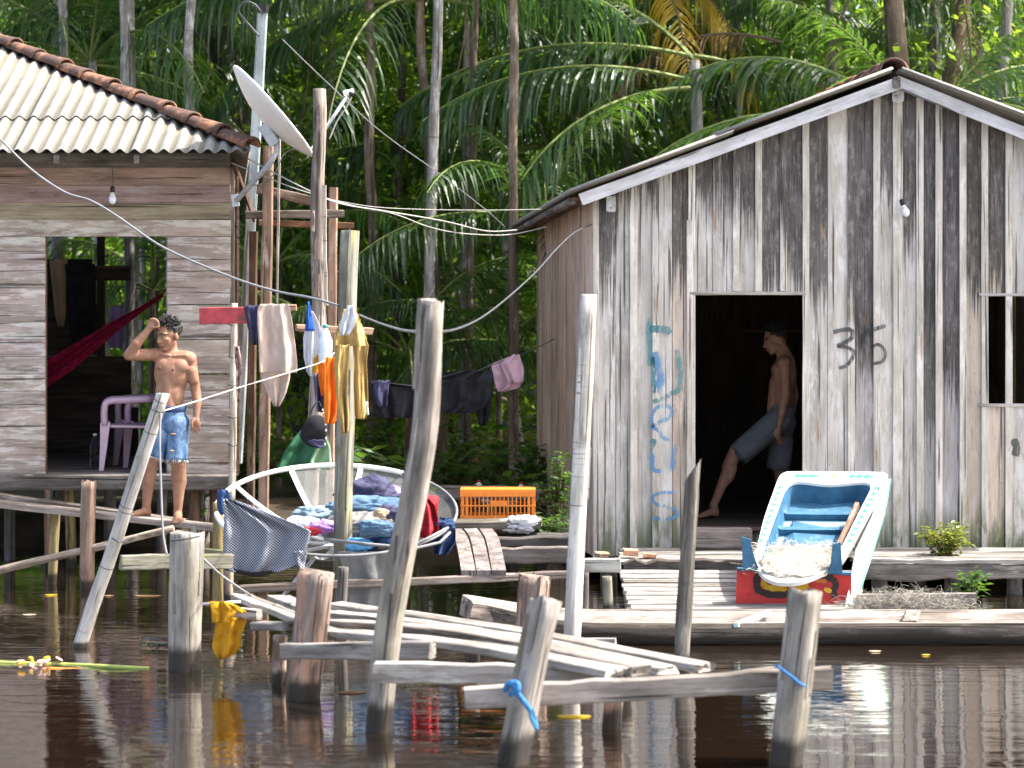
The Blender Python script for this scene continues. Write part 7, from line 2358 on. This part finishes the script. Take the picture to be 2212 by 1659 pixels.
for i, (px, py, d) in enumerate(crowns):
    tp = P(px, py, d)
    g = Vector((tp.x + fr_rnd.uniform(-.5, .5), d + fr_rnd.uniform(-.3, .3), 0.32))
    kinds = ['up', 'arch', 'arch', 'curt', 'curt', 'flat', 'droop'] if i % 2 == 0 else None
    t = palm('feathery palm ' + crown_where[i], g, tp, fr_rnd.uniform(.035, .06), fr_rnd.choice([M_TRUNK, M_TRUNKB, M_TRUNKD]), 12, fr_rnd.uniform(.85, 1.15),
             0.85 if i in (10, 11, 13, 17) else 0.25, 'feathery palms behind the houses', kinds, 40 + i)  # mostly lighter leaflets here: the sunlit look is in the leaf colour
    if i == 0:
        o = frond_at(t, tp + Vector((0.3, -0.2, 0.5)), -0.5, 'yellow', 1.0); tag(o, 'yellowed hanging frond')
        o = frond_at(t, tp + Vector((0.25, -0.3, 0.5)), -1.2, 'yellow', 0.9); tag(o, 'yellowed hanging frond')
        o = frond_at(t, tp + Vector((-0.1, -0.3, 0.5)), -2.6, 'deadhang', 1.0); tag(o, 'withered grey-brown frond')
    if i == 6:
        o = frond_at(t, P(1690, 92, 25.0), math.pi + 0.1, 'dead', 0.9); tag(o, 'dead brown frond drooping to the left')
        o = frond_at(t, P(1850, -40, 25.2), math.pi * 1.2, 'deadhang', 0.9); tag(o, 'dead brown frond hanging straight down')
    if i == 15:
        o = frond_at(t, P(2065, -60, 25.4), -1.3, 'deadhang', 0.9); tag(o, 'dead brown frond hanging straight down')

# fronds reaching over the shack roof and into the gap: young palms without a visible trunk
young = [(1985, 330, 23.9, 'arch', math.pi + 0.15, 'young palm spreading its fronds over the left slope of the shack roof', 9),
         (1180, 470, 23.6, 'curt', math.pi, 'young palm with hanging fronds beside the shack eave', 9),
         (760, 430, 26.5, 'arch', 0.3, 'bright young palm in the sunny gap beside the tall burnt post', 11),
         (880, 760, 24.0, 'arch', 0.5, 'young palm standing low behind the tall leaning pole', 9),
         (330, 620, 23.8, 'arch', 2.0, 'young palm seen through the right of the left doorway', 9),
         (600, 560, 25.0, 'arch', 1.0, 'young palm behind the wooden rack', 9),
         (1080, 760, 24.6, 'curt', 2.4, 'young palm low behind the pink cloth', 9),
         (700, 700, 27.0, 'up', 2.0, 'young palm deep behind the hanging washing', 9),
         (960, 600, 27.5, 'up', 1.0, 'young palm deep behind the middle trunk', 9)]
for i, (px, py, d, kd, az, lab, n) in enumerate(young):
    tp = P(px, py, d)
    g = Vector((tp.x, d, 0.3))
    palm(lab, g, tp, 0.035, M_TRUNKB, n, 0.72 if py > 400 else 0.9, 0.9 if i == 2 else 0.45, None, ['up', 'arch', 'arch', 'flat', 'curt'], 80 + i, az)

# the large near fronds the photograph shows one by one
big = thing('palm_tree', 'big palm behind the shack roof throwing long fronds to the left', 'palm tree', (4.3, 24.0, 0.3))
pole('trunk', (4.35, 24.0, 0.0), P(1965, 290, 23.9), 0.09, 0.07, M_TRUNKB, big, 9, 14, 0.02, 0.1, None, 260, rings=2)
for (px, py, d, az, key, sc) in [(1962, 300, 23.6, math.pi + 0.05, ('flat', 1, 0), 1.2), (1970, 285, 23.9, math.pi - 0.15, ('arch', 0, 1), 1.15), (1955, 300, 23.4, math.pi + 0.3, ('droop', 0, 0), 1.1),
                                 (1970, 290, 24.0, 0.2, ('arch', 0, 2), 1.1), (1970, 290, 24.0, -1.0, ('flat', 0, 0), 1.0)]:
    frond_at(big, P(px, py, d), az, key, sc)
big2 = thing('palm_tree', 'big palm with a long curtain of hanging leaflets above the shack eave', 'palm tree', (2.0, 24.6, 0.3))
pole('trunk', (2.05, 24.6, 0.0), P(1500, 130, 24.4), 0.08, 0.06, M_TRUNK, big2, 9, 16, 0.02, 0.1, None, 261, rings=2)
for (px, py, d, az, key, sc) in [(1490, 120, 24.2, math.pi + 0.05, ('curt', 0, 0), 1.1), (1480, 170, 24.0, math.pi + 0.2, ('curt', 0, 1), 1.0), (1500, 130, 24.4, math.pi - 0.4, ('arch', 0, 0), 1.2), (1490, 190, 24.0, math.pi + 0.5, ('droop', 0, 2), 1.1),
                                 (1500, 120, 24.4, 0.3, ('droop', 0, 1), 1.1)]:
    frond_at(big2, P(px, py, d), az, key, sc)
big3 = thing('palm_tree', 'big palm whose drooping fronds hang right of the dish', 'palm tree', (-0.7, 24.8, 0.3))
pole('trunk', (-0.75, 24.8, 0.0), P(905, -10, 24.6), 0.06, 0.05, M_TRUNKB, big3, 9, 16, 0.02, 0.1, None, 262, rings=2)
for (px, py, d, az, key, sc) in [(900, -10, 24.5, math.pi, ('droop', 0, 0), 1.15), (905, -20, 24.4, math.pi + 0.35, ('curt', 0, 1), 1.05), (900, 0, 24.4, -1.9, ('droop', 0, 1), 1.1), (905, 0, 24.4, -0.6, ('curt', 0, 2), 1.0), (905, -10, 24.5, 0.2, ('droop', 0, 2), 1.1), (905, -30, 24.6, 1.6, ('arch', 0, 1), 1.0)]:
    frond_at(big3, P(px, py, d), az, key, sc)

# broad dark forest tree behind the left roof
bt_r = thing('forest_tree', 'broad dark tree trunk behind the slim palms at the left', 'tree', from_line(462, 0, 480, 110, 26, 9)[0])
g, tp = from_line(456, 0, 482, 110, 26.0, 9.5)
pole('trunk', g - Vector((0, 0, .3)), tp, 0.20, 0.15, M_TRUNKD, bt_r, 12, 20, 0.05, 0.15, None, 201)
pole('limb', g.lerp(tp, .62), g.lerp(tp, .9) + Vector((1.2, .3, .2)), 0.06, 0.03, M_TRUNKD, bt_r, 8, 8, 0.03, 0.1, None, 202)


# ---- leaf masses
def leaf_mass(name, label, centers, per, rad, size, mat, seed, parent=None):
    rs = np.random.RandomState(seed)
    C = np.repeat(np.array(centers), per, axis=0)
    n = len(C)
    off = rs.normal(0, 1, (n, 3)); off /= np.linalg.norm(off, axis=1)[:, None]
    off *= (rs.rand(n) ** 0.45)[:, None] * np.array(rad)
    c = C + off
    az = rs.uniform(0, 2 * np.pi, n); el = rs.normal(-0.35, 0.5, n)
    d = np.stack([np.cos(az) * np.cos(el), np.sin(az) * np.cos(el), np.sin(el)], 1)
    s = np.cross(d, np.array([0, 0, 1.0])); s /= (np.linalg.norm(s, axis=1)[:, None] + 1e-6)
    roll = rs.uniform(-0.8, 0.8, n)[:, None]
    u = np.cross(s, d)
    s = s * np.cos(roll) + u * np.sin(roll)
    L = (size * rs.uniform(0.6, 1.3, n))[:, None]
    w = L * 0.24
    V = np.empty((n, 4, 3))
    V[:, 0] = c; V[:, 1] = c + d * L * 0.45 + s * w; V[:, 2] = c + d * L; V[:, 3] = c + d * L * 0.45 - s * w
    me = bpy.data.meshes.new(name)
    me.vertices.add(n * 4); me.vertices.foreach_set('co', V.reshape(-1))
    me.loops.add(n * 4); me.loops.foreach_set('vertex_index', np.arange(n * 4))
    me.polygons.add(n); me.polygons.foreach_set('loop_start', np.arange(0, n * 4, 4)); me.polygons.foreach_set('loop_total', np.full(n, 4))
    me.materials.append(mat)
    me.update(calc_edges=True)
    o = link(name, me, parent)
    return tag(o, label, 'forest' if parent is None else None, kind='stuff')


rs = np.random.RandomState(4)
cen = []
for i in range(1050):
    d = rs.uniform(27.5, 38)
    cen.append((rs.uniform(-1, 1) * (d * 0.24 + 4), d, 0.3 + (6.0 * rs.rand() if rs.rand() < 0.72 else 6 + 5.0 * rs.rand())))
leaf_mass('forest_foliage', 'dense mass of forest leaves behind the palms', cen, 95, (0.75, 0.75, 0.6), 0.20, L_WOOD, 5)
cen = [(rs.uniform(-16, 16), rs.uniform(38, 44), rs.uniform(0, 15)) for i in range(1500)]
leaf_mass('forest_foliage', 'darker far forest closing the view', cen, 26, (1.0, 1.0, 0.9), 0.55, L_WOOD, 6)
cen = []
for i in range(520):
    d = rs.uniform(24.8, 30)
    px = rs.normal(830, 200) if i % 2 else rs.uniform(-100, 2300)
    cen.append(((px - CX) / FPX * d, d, CAM_H + rs.uniform(-1.2, 4.6)))
leaf_mass('sunlit_leaves', 'yellow-green leaves toned as sunlit between the trunks', cen, 34, (0.55, 0.55, 0.45), 0.15, L_SUN, 9)
# undergrowth plants on the bank
ORD = ['first','second','third','fourth','fifth','sixth','seventh','eighth','ninth','tenth','eleventh','twelfth']
for i in range(12):
    d = 21.3 + 4 * rs.rand(); px = 480 + 720 * (i + rs.rand()) / 12
    x = (px - CX) / FPX * d
    shrub(ORD[i] + ' undergrowth plant from the left on the bank between the houses', (x, d, 0.2), 0.5 + 0.5 * rs.rand(), 0.35, 9, 20, 0.16, L_SHRUB, 300 + i, 'undergrowth_plant', 'plant', 'undergrowth plants on the bank')
for i, (px, py, d, L, lab) in enumerate([(1118, 1040, 20.6, 0.26, 'broad-leaved bright plant beside the trunk at the shack wall'), (790, 985, 19.8, 0.24, 'broad-leaved plant behind the tall leaning pole'), (445, 1100, 19.6, 0.12, 'leafy plant under the corner of the left house')]):
    b_ = P(px, py, d)
    shrub(lab, (b_.x, d, b_.z - 0.25), 0.30, 0.18, 6, 7, L, L_SHRUB if i != 0 else L_PALM2, 350 + i, 'broadleaf_plant', 'plant')

# lianas
for i, (px, d, y0, y1, lab) in enumerate([(640, 25.2, -60, 900, 'thin liana hanging left of the brown palm trunk'), (985, 24.3, -60, 980, 'thin liana hanging right of the middle trunk'), (1150, 25.0, -80, 620, 'thin liana hanging near the shack eave'),
                                     (440, 24.4, -60, 330, 'thin liana hanging beside the slim palm trunks'), (1240, 25.5, -60, 420, 'yellowish liana hanging above the shack eave')]):
    pts = [P(px + 26 * math.sin(k * 1.3 + i) + k * 3 * (-1) ** i, y0 + (y1 - y0) * k / 7, d) for k in range(8)]
    tag(tube('liana', catmull(pts, 5), 0.011, M_STEMB, None, 5), lab, 'liana')
